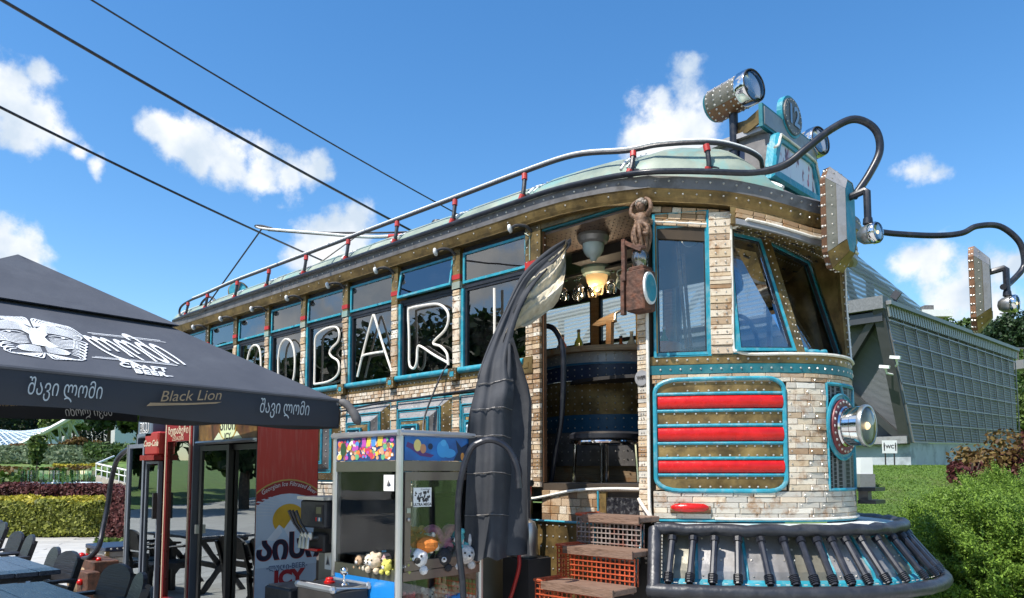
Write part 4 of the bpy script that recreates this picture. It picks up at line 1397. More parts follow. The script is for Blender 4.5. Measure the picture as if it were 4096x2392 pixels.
# ledge below the windscreen, wrinkled teal cloth, soffit with slots
yl = np.linspace(4.92, 6.58, 30)
rows = [[npt(y, .012, 2.402) for y in yl], [npt(y, .012, 2.408) for y in yl]]
inn = []
for y in yl:
 p = npt(y, 0, 2.41)
 if y < 5.345:
  t = (y - 4.92) / (5.345 - 4.92)
  q = B1.lerp(B2, t)
 elif y < 6.155:
  q = B2.lerp(B3, (y - 5.345) / .81)
 else:
  q = B3.lerp(B4, (y - 6.155) / (6.58 - 6.155))
 inn.append(V(q.x - .02, q.y, 2.412))
rows.append(inn)
obj('dash_ledge', M().rings(rows, False, closed=False), MT['teal'], tram)
cm = M()
cl_ = catmull([npt(4.99, -.03, 2.425), npt(5.1, -.04, 2.43), npt(5.25, -.04, 2.43), npt(5.4, -.05, 2.43), npt(5.6, -.05, 2.43)], 8)
cm.tube([p + V(0, 0, .008 * math.sin(i * 1.7)) for i, p in enumerate(cl_)], [.022 + .008 * math.sin(i * 2.3) for i in range(len(cl_))], 8)
obj('rolled_cloth', cm, MT['teal'], tram, smooth='all')
st_ = [npt(4.985, .02, 3.42), npt(4.985, .022, 2.9), npt(4.985, .022, 2.47), npt(5.0, .025, 2.42), npt(5.06, .026, 2.398), npt(5.25, .028, 2.40), npt(5.5, .03, 2.405), npt(5.75, .03, 2.405), npt(6.05, .03, 2.405), npt(6.15, .03, 2.40)]
obj('led_strip', M().tube(catmull(st_, 6), .0125, 6), MT['white'], tram, smooth=True)
obj('led_strip', M().tube([npt(y, .012, 3.522 - droop(nx(y), y)) for y in np.linspace(4.69, 5.0, 8)] + [npt(y, .095, 3.575 - droop(nx(y), y)) for y in np.linspace(5.05, 5.9, 12)], .011, 6), MT['white'], tram)
rows = []
for y in np.linspace(4.98, 2 * YC - 4.98, 34):
 p = npt(y, .0, 0)
 d = droop(p.x, y)
 o = p + nn(y) * .075
 if y < 5.345:
  q = T1.lerp(T2, max(0, (y - 4.98) / (5.345 - 4.98)))
 elif y < 6.155:
  q = T2.lerp(T3, (y - 5.345) / .81)
 else:
  q = T3.lerp(T4, min(1, (y - 6.155) / (6.52 - 6.155)))
 rows.append([V(o.x, o.y, 3.652 - d), V(o.x, o.y, 3.53 - d), V(o.x - nn(y).x * .02, o.y - nn(y).y * .02, 3.53 - d), V(q.x, q.y, q.z + .012)])
vis = obj('visor', M().rings(rows, False, closed=False), MT['bronze'], tram)
sl = M()
vr = M()
for i, y in enumerate(np.linspace(5.05, 6.2, 12)):
 k = int(np.interp(y, np.linspace(4.98, 2 * YC - 4.98, 34), range(34)))
 r0, r1 = rows[k], rows[min(k + 1, 33)]
 for f in (.35, .6) if i % 2 else (.45, .72):
  a = r0[2].lerp(r0[3], f) + V(0, 0, -.004)
  b = r1[2].lerp(r1[3], f) + V(0, 0, -.004)
  if i % 2 == 0 or f < .5:
   sl.beam(a, a + (b - a).normalized() * .055, .013, .006)
for k in range(0, 33):
 for f in (.08, .22, .5, .85):
  p = rows[k][2].lerp(rows[k][3], f)
  vr.rivet(p + V(0, 0, -.002), (0.1, 0, -1), .0065)
 p = rows[k][0].lerp(rows[k][1], .5)
 vr.rivet(p, nn(min(6.5, 4.98 + k * .0467)), .0085)
obj('slots', sl, MT['dark'], vis, kind='stuff')
yv = 5.0
while yv < 6.3:
 yn = yv + random.uniform(.05, .09)
 for r in range(2):
  a, b = npt(yv, .08, 0), npt(yn, .08, 0)
  d = droop(nx(yv), yv)
  nv = V((b - a).y, -(b - a).x, 0).normalized()
  c = (a + b) / 2
  block('plank', vis, (c.x, c.y, 3.588 + r * .033 - (d + droop(nx(yn), yn)) / 2 + .005), b - a - V(0, 0, droop(nx(yn), yn) - d), nv, (b - a).length - .002, .02, .031, random.choice(('wooddk', 'brickwood', 'wooddk')))
 yv = yn
obj('zinc_edge', nose_sweep([(.06, 3.528), (.088, 3.528), (.088, 3.568), (.06, 3.568)], 5.0, 6.5, 26, dr=1.0), MT['grey'], vis)
obj('rivets', vr, MT['rivet'], vis, kind='stuff')
# ---- doorway posts
def block_post(x0, x1, z0, z1, two, parent, mats, hs=(.028, .035, .045)):
 z = z0
 while z < z1 - .01:
  hgt = min(random.choice(hs), z1 - z)
  spl = [(x0, (x0 + x1) / 2 + random.uniform(-.012, .012)), None] if two else [(x0, x1)]
  if two:
   spl[1] = (spl[0][1], x1)
  for a, b in spl:
   block('wood_block', parent, ((a + b) / 2, YN - .008 - random.uniform(0, .008), z + hgt / 2), (1, 0, 0), (0, -1, 0), b - a - .003, .05, hgt - .003, random.choice(mats))
  if random.random() < .8:
   for x in (x0 + .03, x1 - .03):
    RV.rivet((x, YN - .038, z + hgt / 2), (0, -1, 0), .0075)
  z += hgt
dl = obj('door_post', M().box((-4.288, YN - .01, 1.42), (-4.12, YN + .045, 3.62)), MT['gap'], tram)
block_post(-4.288, -4.122, 1.43, 3.05, True, dl, ('wood', 'woodpale', 'wooddk'))
obj('post_head', M().box((-4.29, YN - .032, 3.05), (-4.117, YN + .05, 3.655)), MT['bronze'], dl)
obj('painted_band', M().box((-4.292, YN - .036, 3.27), (-4.115, YN + .05, 3.345)), MT['redtape'], dl)
obj('post_bead', M().tube([(-4.235, YN - .036, 3.35), (-4.235, YN - .036, 3.56), (-4.29, YN - .036, 3.60)], .007, 5), MT['verdi'], dl)
obj('jamb_sheet', M().box((-4.119, YN + .0, 1.47), (-4.112, YN + .04, 3.60)), MT['copper'], dl)
for z in np.arange(3.08, 3.62, .065):
 RV.rivet((-4.27, YN - .033, z), (0, -1, 0), .008)
 RV.rivet((-4.15, YN - .033, z + .02), (0, -1, 0), .008)
 RV.rivet((-4.111, YN + .02, z), (1, 0, 0), .007)
obj('sill_bracket', M().box((-4.345, YN - .045, 2.385), (-4.20, YN - .034, 2.525)).box((-4.30, YN - .05, 2.43), (-4.245, YN - .04, 2.48)), MT['bronze'], dl)
dr = obj('door_post', M().box((-3.152, YN - .01, 1.22), (-3.07, YN + .12, 3.56)), MT['gap'], tram)
block_post(-3.155, -3.073, 1.23, 3.50, False, dr, ('wood', 'woodpale', 'wood', 'woodgrey'), hs=(.032, .04, .05))
obj('led_strip', M().tube(catmull([(-3.066, YN - .035, 3.44), (-3.062, YN - .04, 3.2), (-3.06, YN - .04, 2.4), (-3.062, YN - .04, 1.8), (-3.062, YN - .04, 1.30), (-3.03, YN - .04, 1.20)], 5), .0125, 6), MT['white'], tram, smooth=True)
obj('led_tail', M().tube(catmull([(-3.15, YN - .05, 1.36), (-3.11, YN - .06, 1.31), (-3.06, YN - .06, 1.25), (-3.03, YN - .05, 1.19)], 4), .013, 6), MT['white'], tram, smooth=True)
obj('door_header', M().box((-4.12, YN - .01, 3.585), (-3.15, YN + .06, 3.65)), MT['tealdk'], tram)
obj('lintel_strip', M().box((-4.12, YN - .028, 3.60), (-3.07, YN - .012, 3.655)), MT['bronze'], tram)
# threshold course
th = obj('threshold', M().box((-4.12, YN - .0, 1.14), (-3.15, YN + .10, 1.462)), MT['gap'], tram)
for r in range(4):
 x = -4.12
 while x < -3.53:
  wdt = min(random.uniform(.07, .12), -3.52 - x)
  block('brick', th, (x + wdt / 2, YN - .006, 1.185 + r * .063), (1, 0, 0), (0, -1, 0), wdt - .003, .03, .06, random.choice(('brickwood', 'wooddk', 'brickwood')))
  x += wdt
obj('glazed_tile', M().box((-3.46, YN - .02, 1.19), (-3.16, YN - .001, 1.36)), mk('black_glazed_tile', (.018, .018, .022), .15, 0, .5, 20, stain=(.2, .2, .2), stain_scale=30, stain_amt=.5), th)
obj('brass_tile', M().box((-3.53, YN - .02, 1.18), (-3.465, YN - .001, 1.40)), MT['bronze'], th)
obj('bead', M().tube([(-3.535, YN - .03, 1.16), (-3.535, YN - .03, 1.42)], .008, 5), MT['teal'], th)
obj('door_led_strip', M().tube(catmull([(-4.42, YN - .10, 1.41), (-4.34, YN - .10, 1.345), (-4.2, YN - .06, 1.335), (-4.05, YN - .03, 1.36), (-3.79, YN - .03, 1.405), (-3.47, YN - .03, 1.425), (-3.15, YN - .03, 1.428)], 5), .013, 6), MT['white'], tram, smooth=True)
# bronze stringer and teal pipe left of the steps
sg = obj('stringer', M().prism([(-4.15, 4.56, .50), (-3.50, 4.56, .50), (-3.50, 4.56, 1.16), (-4.12, 4.56, 1.16)], (0, .03, 0)), MT['bronze'], tram)
for i in range(9):
 for j in range(7):
  RV.rivet((-4.05 + i * .065, 4.558, .62 + j * .085), (0, -1, 0), .0085)
obj('bead', M().tube([(-4.16, 4.55, .5), (-4.14, 4.55, 1.165), (-3.50, 4.55, 1.165), (-3.50, 4.55, .9)], .013, 6), MT['teal'], sg)
obj('teal_pipe', M().tube([(-4.75, 4.58, 1.12), (-4.2, 4.57, 1.12), (-4.15, 4.565, 1.08)], .045, 10), MT['teal'], tram, smooth=True)
hd_ = obj('grab_handle', M().tube([(-4.20, 4.40, 1.475), (-4.0, 4.40, 1.465)], .026, 8).tube([(-4.20, 4.40, 1.08), (-3.98, 4.40, 1.08)], .026, 8)
          .tube(catmull([(-4.13, 4.40, 1.46), (-4.12, 4.39, 1.3), (-4.145, 4.40, 1.08)], 4), .021, 8).tube(catmull([(-4.04, 4.40, 1.46), (-4.03, 4.39, 1.3), (-4.05, 4.40, 1.08)], 4), .021, 8), MT['pipe'], tram, smooth=True)
for x in (-4.135, -4.045):
 obj('collar', M().tube([(x, 4.40, 1.37), (x, 4.40, 1.45)], .030, 10), MT['redtape'], hd_)
 obj('collar', M().tube([(x - .005, 4.40, 1.10), (x - .005, 4.40, 1.18)], .030, 10), MT['redtape'], hd_)
# ---- fender: padded rings, ribbed bars and sheet apron
FU, FL, ZU, ZL = .34, .59, 1.165, .79
FYs = np.linspace(YN + .02, 6.66, 40)
up = [npt(y, FU + (.0 if y > 4.9 else -.02), ZU) for y in FYs]
lo = [npt(y, FL, ZL) for y in FYs]
fd = obj('fender', M().tube([p + V(0, 0, .006 * math.sin(i * 1.9)) for i, p in enumerate(up)], [.042 + .003 * math.sin(i * 2.7) for i in range(len(up))], 10).tube([up[0], lo[0]], .045, 10), MT['foam'], tram, smooth=True)
obj('lower_ring', M().tube([lo[0] + V(-.03, -.0, 0)] + lo, [.047 + .003 * math.sin(i * 2.3) for i in range(len(lo) + 1)], 10), MT['foam'], fd, smooth=True)
lace = M()
for i, y in enumerate(np.linspace(YN + .06, 6.5, 60)):
 p = npt(y, FL - .03, ZL + .052)
 t = tang(y)
 lace.beam(p - t * .012, p + t * .012, .005, .004)
for k in range(12):
 p = up[0].lerp(lo[0], .12 + k * .06) + tang(YN + .02) * .05
 lace.beam(p + V(0, 0, .008), p - V(0, 0, .008), .005, .004)
obj('lacing', lace, MT['white'], fd)
# deck of the fender
rows = [[npt(y, .02, 1.19) for y in FYs], [npt(y, FU, 1.175) for y in FYs]]
obj('fender_deck', M().rings(rows, False, closed=False).rings([[p - V(0, 0, .015) for p in r] for r in rows[::-1]], False, closed=False), mk('worn_pale_deck_paint', (.62, .63, .60), .6, 0, .12, 8, stain=(.05, .33, .40), stain_scale=7, stain_amt=.8), fd)
# apron of riveted sheets
AY = np.linspace(YN - .0, 6.55, 13)
for i in range(12):
 a, b = AY[i], AY[i + 1]
 m = M()
 ys = np.linspace(a, b, 4)
 prof = lambda y: [npt(y, .22, 1.13), npt(y, .36, .94), npt(y, .40, .90), npt(y, .42, .84)]
 m.rings([prof(y) for y in ys], False, closed=False)
 m.rings([[p - nn(y) * .012 for p in prof(y)] for y in ys[::-1]], False, closed=False)
 obj('apron_sheet', m, MT[('olive', 'grey', 'grey', 'olive', 'grey', 'grey', 'olive', 'grey', 'copper', 'grey', 'olive', 'grey')[i]], fd)
 obj('bead', M().tube([p + nn(b) * .004 for p in prof(b)], .012, 5), MT['teal'], fd)
 for y in np.linspace(a + .02, b - .02, 3):
  for f in (.15, .5, .85):
   RV.rivet(npt(y, .22 + .14 * f, 1.13 - .19 * f), nn(y) + V(0, 0, .8), .009)
  RV.rivet(npt(y, .41, .87), nn(y), .008)
obj('apron_foot', M().tube([npt(y, .43, .80) for y in np.linspace(YN, 6.6, 36)], .05, 8), MT['teal'], fd, smooth=True)
obj('apron_back', nose_sweep([(.10, .5), (.12, .5), (.20, 1.13), (.16, 1.15)], YN, 6.6, 24), MT['dark'], fd)
m = M().prism([(-3.12, 4.60, 1.15), (-3.02, 4.50, 1.13), (-2.96, 4.33, .86), (-2.98, 4.30, .72), (-3.12, 4.5, .72)], (-.05, .03, 0))
obj('end_plate', m, MT['grey'], fd)
obj('bead', M().tube([(-3.10, 4.58, 1.14), (-3.03, 4.50, 1.12), (-2.98, 4.33, .87)], .012, 5), MT['teal'], fd)
# bars
def bar_at(yt, yb):
 a = npt(yt, FU + .01, ZU - .05)
 b = npt(yb, FL - .02, ZL + .05)
 d = b - a
 bm = M().tube([a, b], .0225, 9)
 for t0, t1 in ((.0, .10), (.80, .97)):
  n_ = 5
  for k in range(n_):
   t = t0 + (t1 - t0) * (k + .5) / n_
   bm.tube([a + d * (t - .006), a + d * (t + .006)], .032, 9)
 obj('fender_bar', bm, MT['pipe'], fd, smooth=30)
tops = [1655, 1700, 1745, 1795, 1843, 1890, 1925, 1957, 1985, 2012, 2042, 2085, 2122, 2155, 2175, 2190, 2203, 2214, 2222]
# positions along the ring measured as the fraction of its arc
S_ = [0]
for a, b in zip(up[:-1], up[1:]):
 S_.append(S_[-1] + (b - a).length)
fr_ = [.035, .075, .115, .158, .20, .243, .276, .308, .337, .366, .402, .445, .50, .548, .585, .62, .655, .69, .725, .76, .80, .84, .88]
for i, f in enumerate(fr_):
 yt = float(np.interp(f * S_[-1], S_, FYs))
 bar_at(yt, yt - .015 if i < 4 else yt + .004)
# ---- wing mirrors: riveted boxes with a lamp, on the hose arms
def wing_mirror(c, rz, small=False):
 c = V(c)
 rot = Matrix.Rotation(rz, 3, 'Z')
 tf = lambda x, y, z: c + rot @ V(x, y, z)
 oc = lambda s, hz: [(-.155 * s, -hz * .72), (-.085 * s, -hz), (.085 * s, -hz), (.155 * s, -hz * .72), (.155 * s, hz * .72), (.085 * s, hz), (-.085 * s, hz), (-.155 * s, hz * .72)]
 r0 = [tf(-.06, y, z) for y, z in oc(1, .36)]
 r1 = [tf(-.02, y, z) for y, z in oc(1.02, .365)]
 r2 = [tf(.085, y, z) for y, z in oc(.52, .25)]
 mr_ = obj('wing_mirror', M().rings([r0, r1], False), MT['copper'], tram)
 obj('back_plate', M().rings([r1, r2], False).add(r2, [tuple(range(8))]), MT['teal'] if not small else MT['olive'], mr_)
 for k, mn in ((7, 'olive'), (0, 'bronze'), (1, 'bronze'), (2, 'bronze'), (4, 'grey'), (5, 'grey'), (6, 'grey')):
  e, g = k, (k + 1) % 8
  q = [r1[e], r1[g], r2[g], r2[e]]
  nv = (q[1] - q[0]).cross(q[3] - q[0]).normalized()
  obj('corner_sheet', M().rings([[p + nv * .001 for p in q], [p + nv * .006 for p in q]], True), MT[mn], mr_)
 zs = [r1[7].lerp(r2[7], .55), r1[0].lerp(r2[0], .55), r2[0], r2[7]]
 obj('zinc_strip', M().rings([[p + V(.002, -.008, 0) for p in zs], [p + V(.004, -.013, 0) for p in zs]], True), MT['grey'], mr_)
 obj('mirror_glass', M().rings([[tf(-.058, y, z) for y, z in oc(.9, .33)], [tf(-.064, y, z) for y, z in oc(.9, .33)]], True), MT['chrome'], mr_)
 rv = M()
 for k in range(8):
  a0, a1, b0, b1 = r0[k], r0[(k + 1) % 8], r1[k], r1[(k + 1) % 8]
  nv = (a1 - a0).cross(b0 - a0).normalized()
  if nv.dot((a0 + a1) / 2 - c) < 0:
   nv = -nv
  n_ = 7 if (a1 - a0).length > .3 else 2
  for t in range(n_):
   for s in (.25, .75):
    rv.rivet(a0.lerp(a1, (t + .5) / n_).lerp(b0.lerp(b1, (t + .5) / n_), s), nv, .012 if s < .5 else .009)
  q0, q1 = r2[k], r2[(k + 1) % 8]
  nv = (b1 - b0).cross(q0 - b0).normalized()
  if nv.dot((b0 + q0) / 2 - c) < 0:
   nv = -nv
  for t in range(n_):
   rv.rivet(b0.lerp(b1, (t + .5) / n_).lerp(q0.lerp(q1, (t + .5) / n_), .3) + nv * .005, nv, .008)
 obj('rivets', rv, MT['rivet'], mr_, kind='stuff')
 obj('mirror_arm', M().tube([tf(.08, .0, .14), tf(.19, .0, .16), tf(.20, .0, .15), tf(.20, 0, -.06)], .026, 8).lathe([(.02, 0), (.034, .01), (.03, .05)], tf(.20, 0, -.09), (0, 0, 1), 10), MT['pipe'], mr_, smooth=True)
 lc = tf(.21, 0, -.155)
 ax = rot @ V(1, -.15, 0)
 obj('mirror_lamp', M().lathe([(.01, -.085), (.04, -.075), (.062, -.045), (.07, 0), (.07, .02)], lc, ax, 16), MT['steel'], mr_, smooth=True)
 obj('lamp_rim', M().lathe([(.07, .012), (.076, .02), (.076, .05), (.068, .062)], lc, ax, 18, caps=False), MT['chrome'], mr_, smooth=True)
 obj('lamp_lens', M().lathe([(.068, .058), (.05, .072), (.005, .078)], lc, ax, 16, caps=False), MT['lensglass'], mr_, smooth=True)
 obj('lamp_bowl', M().lathe([(.01, .02), (.068, .055)], lc, ax, 16), MT['chrome'], mr_, smooth=True)
 obj('filament', M().ball(lc + V(ax) * .05, .014, 8), MT['bulb'], mr_)
 return mr_
wing_mirror((-1.94, 5.39, 3.35), R(-2))
wing_mirror((-1.50, 7.38, 3.12), R(8), True)
arm = [V(-2.42, 6.42, 3.56), V(-2.255, 6.70, 3.66), V(-2.027, 6.924, 3.626), V(-1.771, 7.168, 3.608), V(-1.60, 7.33, 3.63), V(-1.50, 7.42, 3.69), V(-1.36, 7.56, 3.69), V(-1.245, 7.67, 3.56), V(-1.215, 7.70, 3.40), V(-1.235, 7.68, 3.30), V(-1.31, 7.55, 3.17), V(-1.32, 7.36, 3.11)]
obj('mirror_hose', M().tube(catmull(arm, 7), .026, 9), MT['pipe'], tram, smooth=True)
obj('rivets', RV, MT['rivet'], tram, kind='stuff')
# ================================================================== THINGS ON AND IN THE TRAM
NEON = mk('neon_letter_tube', (0.80, 0.75, 0.66), .35, 0, .06, 20, emit=0.12)
def neon(label, strokes):
 m = M()
 for s in strokes:
  m.tube(catmull([(x, YN - .022, z) for x, z in s], 6), .0125, 7)
 xs = [p[0] for s in strokes for p in s]
 return obj('neon_letter', m, NEON, smooth=True, loc=(sum(xs) / len(xs), YN - .02, 2.52), label=label, cat='neon letter', group='rope-light letters in the tram side windows')
neon('white rope-light letter A in the tram side window between B and R', [[(-6.77, 2.58), (-6.66, 2.86), (-6.52, 3.17), (-6.49, 3.21), (-6.46, 3.17), (-6.31, 2.86), (-6.16, 2.58)], [(-6.70, 2.76), (-6.66, 2.80), (-6.5, 2.805), (-6.30, 2.80)]])
neon('white rope-light letter R with a curled foot in a tram side window', [[(-5.88, 2.66), (-5.885, 2.9), (-5.90, 3.16), (-5.87, 3.19), (-5.7, 3.19), (-5.46, 3.17), (-5.33, 3.10), (-5.29, 3.01), (-5.34, 2.90), (-5.51, 2.80), (-5.40, 2.75), (-5.31, 2.67), (-5.29, 2.56)], [(-5.88, 2.66), (-5.86, 2.60), (-5.80, 2.58), (-5.76, 2.64), (-5.75, 2.76), (-5.71, 2.79), (-5.5, 2.68), (-5.29, 2.58)]])
neon('white rope-light letter B in a tram side window beside the A', [[(-7.63, 2.57), (-7.63, 2.85), (-7.63, 3.08), (-7.58, 3.15), (-7.40, 3.19), (-7.20, 3.18), (-7.13, 3.10), (-7.16, 3.01), (-7.28, 2.95), (-7.32, 2.90), (-7.27, 2.85), (-7.15, 2.79), (-7.12, 2.70), (-7.18, 2.62), (-7.35, 2.575), (-7.63, 2.57)]])
neon('white rope-light letter O in the window left of the letter B', [[(-8.46, 2.70), (-8.47, 2.95), (-8.42, 3.12), (-8.29, 3.18), (-8.15, 3.11), (-8.08, 2.94), (-8.09, 2.70), (-8.2, 2.56), (-8.36, 2.56), (-8.46, 2.70)]])
neon('white rope-light arch letter half hidden by the parasol, furthest left', [[(-9.29, 2.7), (-9.29, 2.95), (-9.22, 3.14), (-9.09, 3.20), (-8.96, 3.14), (-8.91, 2.95), (-8.92, 2.7)]])
neon('straight white rope-light letter I nearest the tram door', [[(-4.675, 3.19), (-4.672, 2.9), (-4.67, 2.60)]])
obj('black_cord', M().tube(catmull([(-5.29, YN - .03, 2.56), (-5.31, YN - .06, 2.50), (-5.34, YN - .09, 2.42), (-5.40, YN - .20, 2.1), (-5.36, YN - .26, 1.9), (-5.25, YN - .30, 1.72)], 6), .010, 6), MT['black'], loc=(-5.3, YN - .1, 1.7), label='thin black cord hanging from the foot of the letter R', cat='cord', smooth=True)
# carved figure on the door post
FX, FY = -3.05, 4.56
FIGW = mk('dark_carved_walnut', (.12, .06, .035), .6, 0, .5, 25, c2=(.26, .15, .085), bump=.5, bscale=40)
fg = thing('carved_figure', 'carved brown wooden figure with raised arms on the tram door post', 'carving', (FX, FY, 3.12))
m = M()
m.lathe([(.02, 0), (.045, .05), (.05, .10), (.035, .16), (.055, .22), (.06, .27), (.045, .32), (.04, .335)], (FX, FY, 3.10), (0, 0, 1), 12)
m.lathe([(.045, 0), (.05, .02), (.038, .07), (.048, .12), (.055, .16), (.045, .19), (.018, .205), (.018, .23)], (FX, FY, 3.255), (0, 0, 1), 12)
obj('torso', m, FIGW, fg, smooth='all')
obj('head', M().ball((FX, FY - .01, 3.505), .036, 12, (1, 1, 1.25)).ball((FX, FY - .045, 3.50), .008, 6).ball((FX - .013, FY - .042, 3.51), .006, 6).ball((FX + .013, FY - .042, 3.51), .006, 6), FIGW, fg, smooth='all')
hm = M()
for k in range(16):
 t = k / 16 * 2 * math.pi
 hm.ball((FX + .036 * math.cos(t), FY + .0 + .03 * math.sin(t), 3.535 + .008 * math.sin(3 * t)), .015, 6)
hm.ball((FX, FY, 3.545), .03, 8)
obj('hair', hm, mk('grey_carved_curls', (.28, .24, .20), .7, 0, .3, 30), fg, smooth='all')
for s in (-1, 1):
 obj('arm', M().tube(catmull([(FX + s * .045, FY, 3.43), (FX + s * .085, FY - .01, 3.47), (FX + s * .075, FY - .005, 3.53), (FX + s * .03, FY + .005, 3.565)], 5), [.02, .02, .019, .018, .018, .017, .017, .016, .016, .015, .015, .014, .014, .013, .013, .012][:16], 8), FIGW, fg, smooth='all')
dm = M()
for k in range(9):
 t = k / 9 * 2 * math.pi
 dm.tube(catmull([(FX + .05 * math.cos(t), FY + .05 * math.sin(t), 3.36), (FX + .065 * math.cos(t + .2), FY + .065 * math.sin(t + .2), 3.29), (FX + .05 * math.cos(t + .4), FY + .05 * math.sin(t + .4), 3.20), (FX + .02 * math.cos(t + .5), FY + .02 * math.sin(t + .5), 3.12)], 4), [.016] * 7 + [.013] * 3 + [.008] * 3, 6)
dm.tube(catmull([(FX + .04, FY - .05, 3.36), (FX + .08, FY - .05, 3.33), (FX + .08, FY - .05, 3.28), (FX + .05, FY - .055, 3.28)], 4), .016, 6)
obj('drapery', dm, FIGW, fg, smooth='all')
# old rusty signal lantern with a teal disc
LX, LY = -3.06, 4.55
ln = thing('signal_lantern', 'rusty iron signal lantern with a white rimmed teal disc by the door', 'lantern', (LX, LY, 2.72))
obj('case', M().bbox((LX - .085, LY - .07, 2.72), (LX + .075, LY + .085, 3.02), .008).bbox((LX - .07, LY - .055, 3.02), (LX + .06, LY + .07, 3.05), .006), MT['rust'], ln)
obj('frame', M().box((LX - .105, LY - .09, 2.95), (LX - .075, LY - .06, 3.26)).box((LX - .105, LY + .05, 2.95), (LX - .075, LY + .08, 3.26)).beam((LX - .09, LY - .075, 3.24), (LX + .05, LY - .06, 3.16), .02, .03).box((LX - .12, LY - .085, 2.70), (LX - .09, LY - .05, 3.0)), MT['rust'], ln)
obj('lamp_glass', M().lathe([(.045, 0), (.058, .03), (.062, .07), (.055, .11), (.04, .13)], (LX + .0, LY, 3.05), (0, 0, 1), 14), glass('old_lamp_glass', (.75, .82, .72), .15, 1.5, smear=.2), ln, smooth=True)
obj('lamp_cap', M().lathe([(.062, 0), (.062, .02), (.045, .04), (.02, .05)], (LX, LY, 3.175), (0, 0, 1), 14), MT['rust'], ln, smooth=30)
obj('wick_holder', M().lathe([(.02, 0), (.02, .06), (.006, .08)], (LX, LY, 3.05), (0, 0, 1), 8), MT['bronze'], ln)
dc, da = V(LX + .095, LY - .02, 2.875), V(.97, .20, 0)
obj('disc_rim', M().lathe([(.0, -.008), (.117, -.008), (.117, .006), (.10, .008)], dc, da, 32), MT['whitep'], ln)
obj('disc', M().lathe([(.098, .002), (.098, .010), (.0, .010)], dc, da, 32), MT['teal'], ln)
obj('wall_strap', M().box((LX - .04, LY + .08, 2.80), (LX + .04, YN - .03, 2.86)), MT['rust'], ln)
wf = thing('wifi_plate', 'small round grey plate reading WIFI on the right door post', 'sign', (-3.113, YN - .045, 2.245))
obj('plate', M().lathe([(.058, 0), (.058, .006), (.0, .007)], (-3.113, YN - .04, 2.245), (0, -1, 0), 24), MT['grey'], wf)
lettering('wifi_text', 'WIFI', .038, (-3.113, YN - .050, 2.245), (1, 0, 0), (0, 0, 1), MT['dark'], wf, bold=.0015)
# ---- interior
def ceiling_lamp(c, r, lit, label):
 t = thing('ceiling_lamp', label, 'ceiling lamp', c, 'ceiling lamps in the tram')
 obj('rim', M().lathe([(r * 1.45, 0), (r * 1.5, -.03), (r * 1.3, -.07), (r * 1.05, -.085), (r * 1.0, -.07)], c, (0, 0, 1), 24), MT['verdi'] if lit else MT['grey'], t, smooth=30)
 obj('globe', M().lathe([(r, -.06), (r * 1.02, -.10), (r * .9, -.15), (r * .6, -.19), (r * .35, -.2), (r * .3, -.225), (.004, -.235)], c, (0, 0, 1), 22), MT['globelit'] if lit else MT['globe'], t, smooth='all')
 return t
ceiling_lamp((-3.82, 4.98, 3.565), .092, False, 'unlit white glass ceiling dome over the tram entrance')
ceiling_lamp((-4.22, 5.55, 3.475), .10, True, 'amber lit globe in a green rim under the low bar ceiling')
bl_ = bpy.data.lights.new('bar_lamp_light', 'POINT')
bl_.energy = 7.0
bl_.color = (1.0, .80, .55)
bl_.shadow_soft_size = .08
blo = bpy.data.objects.new('bar_lamp_light', bl_)
blo.location = (-4.22, 5.50, 3.17)
COL.objects.link(blo)
ceiling_lamp((-5.2, 5.4, 3.65), .13, False, 'pale glass dome on the ceiling behind the letter I window')
BX, BY, BR = -4.47, 6.12, .72
bc_ = thing('bar_counter', 'curved bar counter in bands of zinc, navy and brass inside the doorway', 'bar counter', (BX, BY, 1.465))
def drum(name, r, z0, z1, mat, n=40, bul=0.0):
 a = np.linspace(R(185), R(365), n)
 k = 5
 rows = [[(BX + (r + bul * math.sin(math.pi * j / k)) * math.cos(t) * (1.0 if math.cos(t) < 0 else .98), BY + (r + bul * math.sin(math.pi * j / k)) * math.sin(t), z0 + (z1 - z0) * j / k) for t in a] for j in range(k + 1)]
 return obj(name, M().rings(rows, False, closed=False), MT[mat] if isinstance(mat, str) else mat, bc_, smooth=True)
drum('plinth', BR - .03, 1.466, 1.61, 'wooddk')
drum('lower_zinc_band', BR - .01, 1.61, 1.92, 'dkgrey')
drum('blue_band', BR, 1.92, 2.08, 'blue')
drum('brass_band', BR, 2.08, 2.40, 'bronze', bul=.015)
drum('navy_band', BR + .01, 2.40, 2.54, 'navy')
drum('blue_bead', BR + .02, 2.54, 2.56, 'blue')
drum('zinc_band', BR - .01, 2.56, 2.66, 'grey')
a = np.linspace(R(183), R(367), 40)
top = [(BX + (BR + .07) * math.cos(t), BY + (BR + .07) * math.sin(t), 2.66) for t in a]
obj('counter_top', M().prism(top, (0, 0, .05)), MT['wooddk'], bc_)
rv = M()
for z in (2.59, 2.63, 2.44, 2.50, 1.96, 2.04, 2.12, 2.18, 2.24, 2.30, 2.36, 1.66, 1.74, 1.82, 1.88):
 for t in np.arange(200, 358, 6):
  n_ = V(math.cos(R(t)), math.sin(R(t)), 0)
  rv.rivet(V(BX, BY, z) + n_ * (BR + .012), n_, .008)
obj('rivets', rv, MT['rivet'], bc_, kind='stuff')
obj('back_bar', M().box((-5.4, 6.45, 1.465), (-3.4, 6.75, 2.44)).box((-5.6, 6.5, 2.66), (-4.1, 6.74, 2.69)), MT['dark'], loc=(-4.5, 6.6, 1.465), label='low dark back bar shelf along the far tram windows', cat='shelf')
SX, SY = -3.80, 5.10
sl_ = thing('bar_stool', 'round black seat on steel legs in front of the bar', 'stool', (SX, SY, 1.465))
obj('seat', M().lathe([(.28, 0), (.305, .015), (.305, .05), (.28, .068), (.0, .075)], (SX, SY, 1.815), (0, 0, 1), 28), MT['black'], sl_, smooth=True)
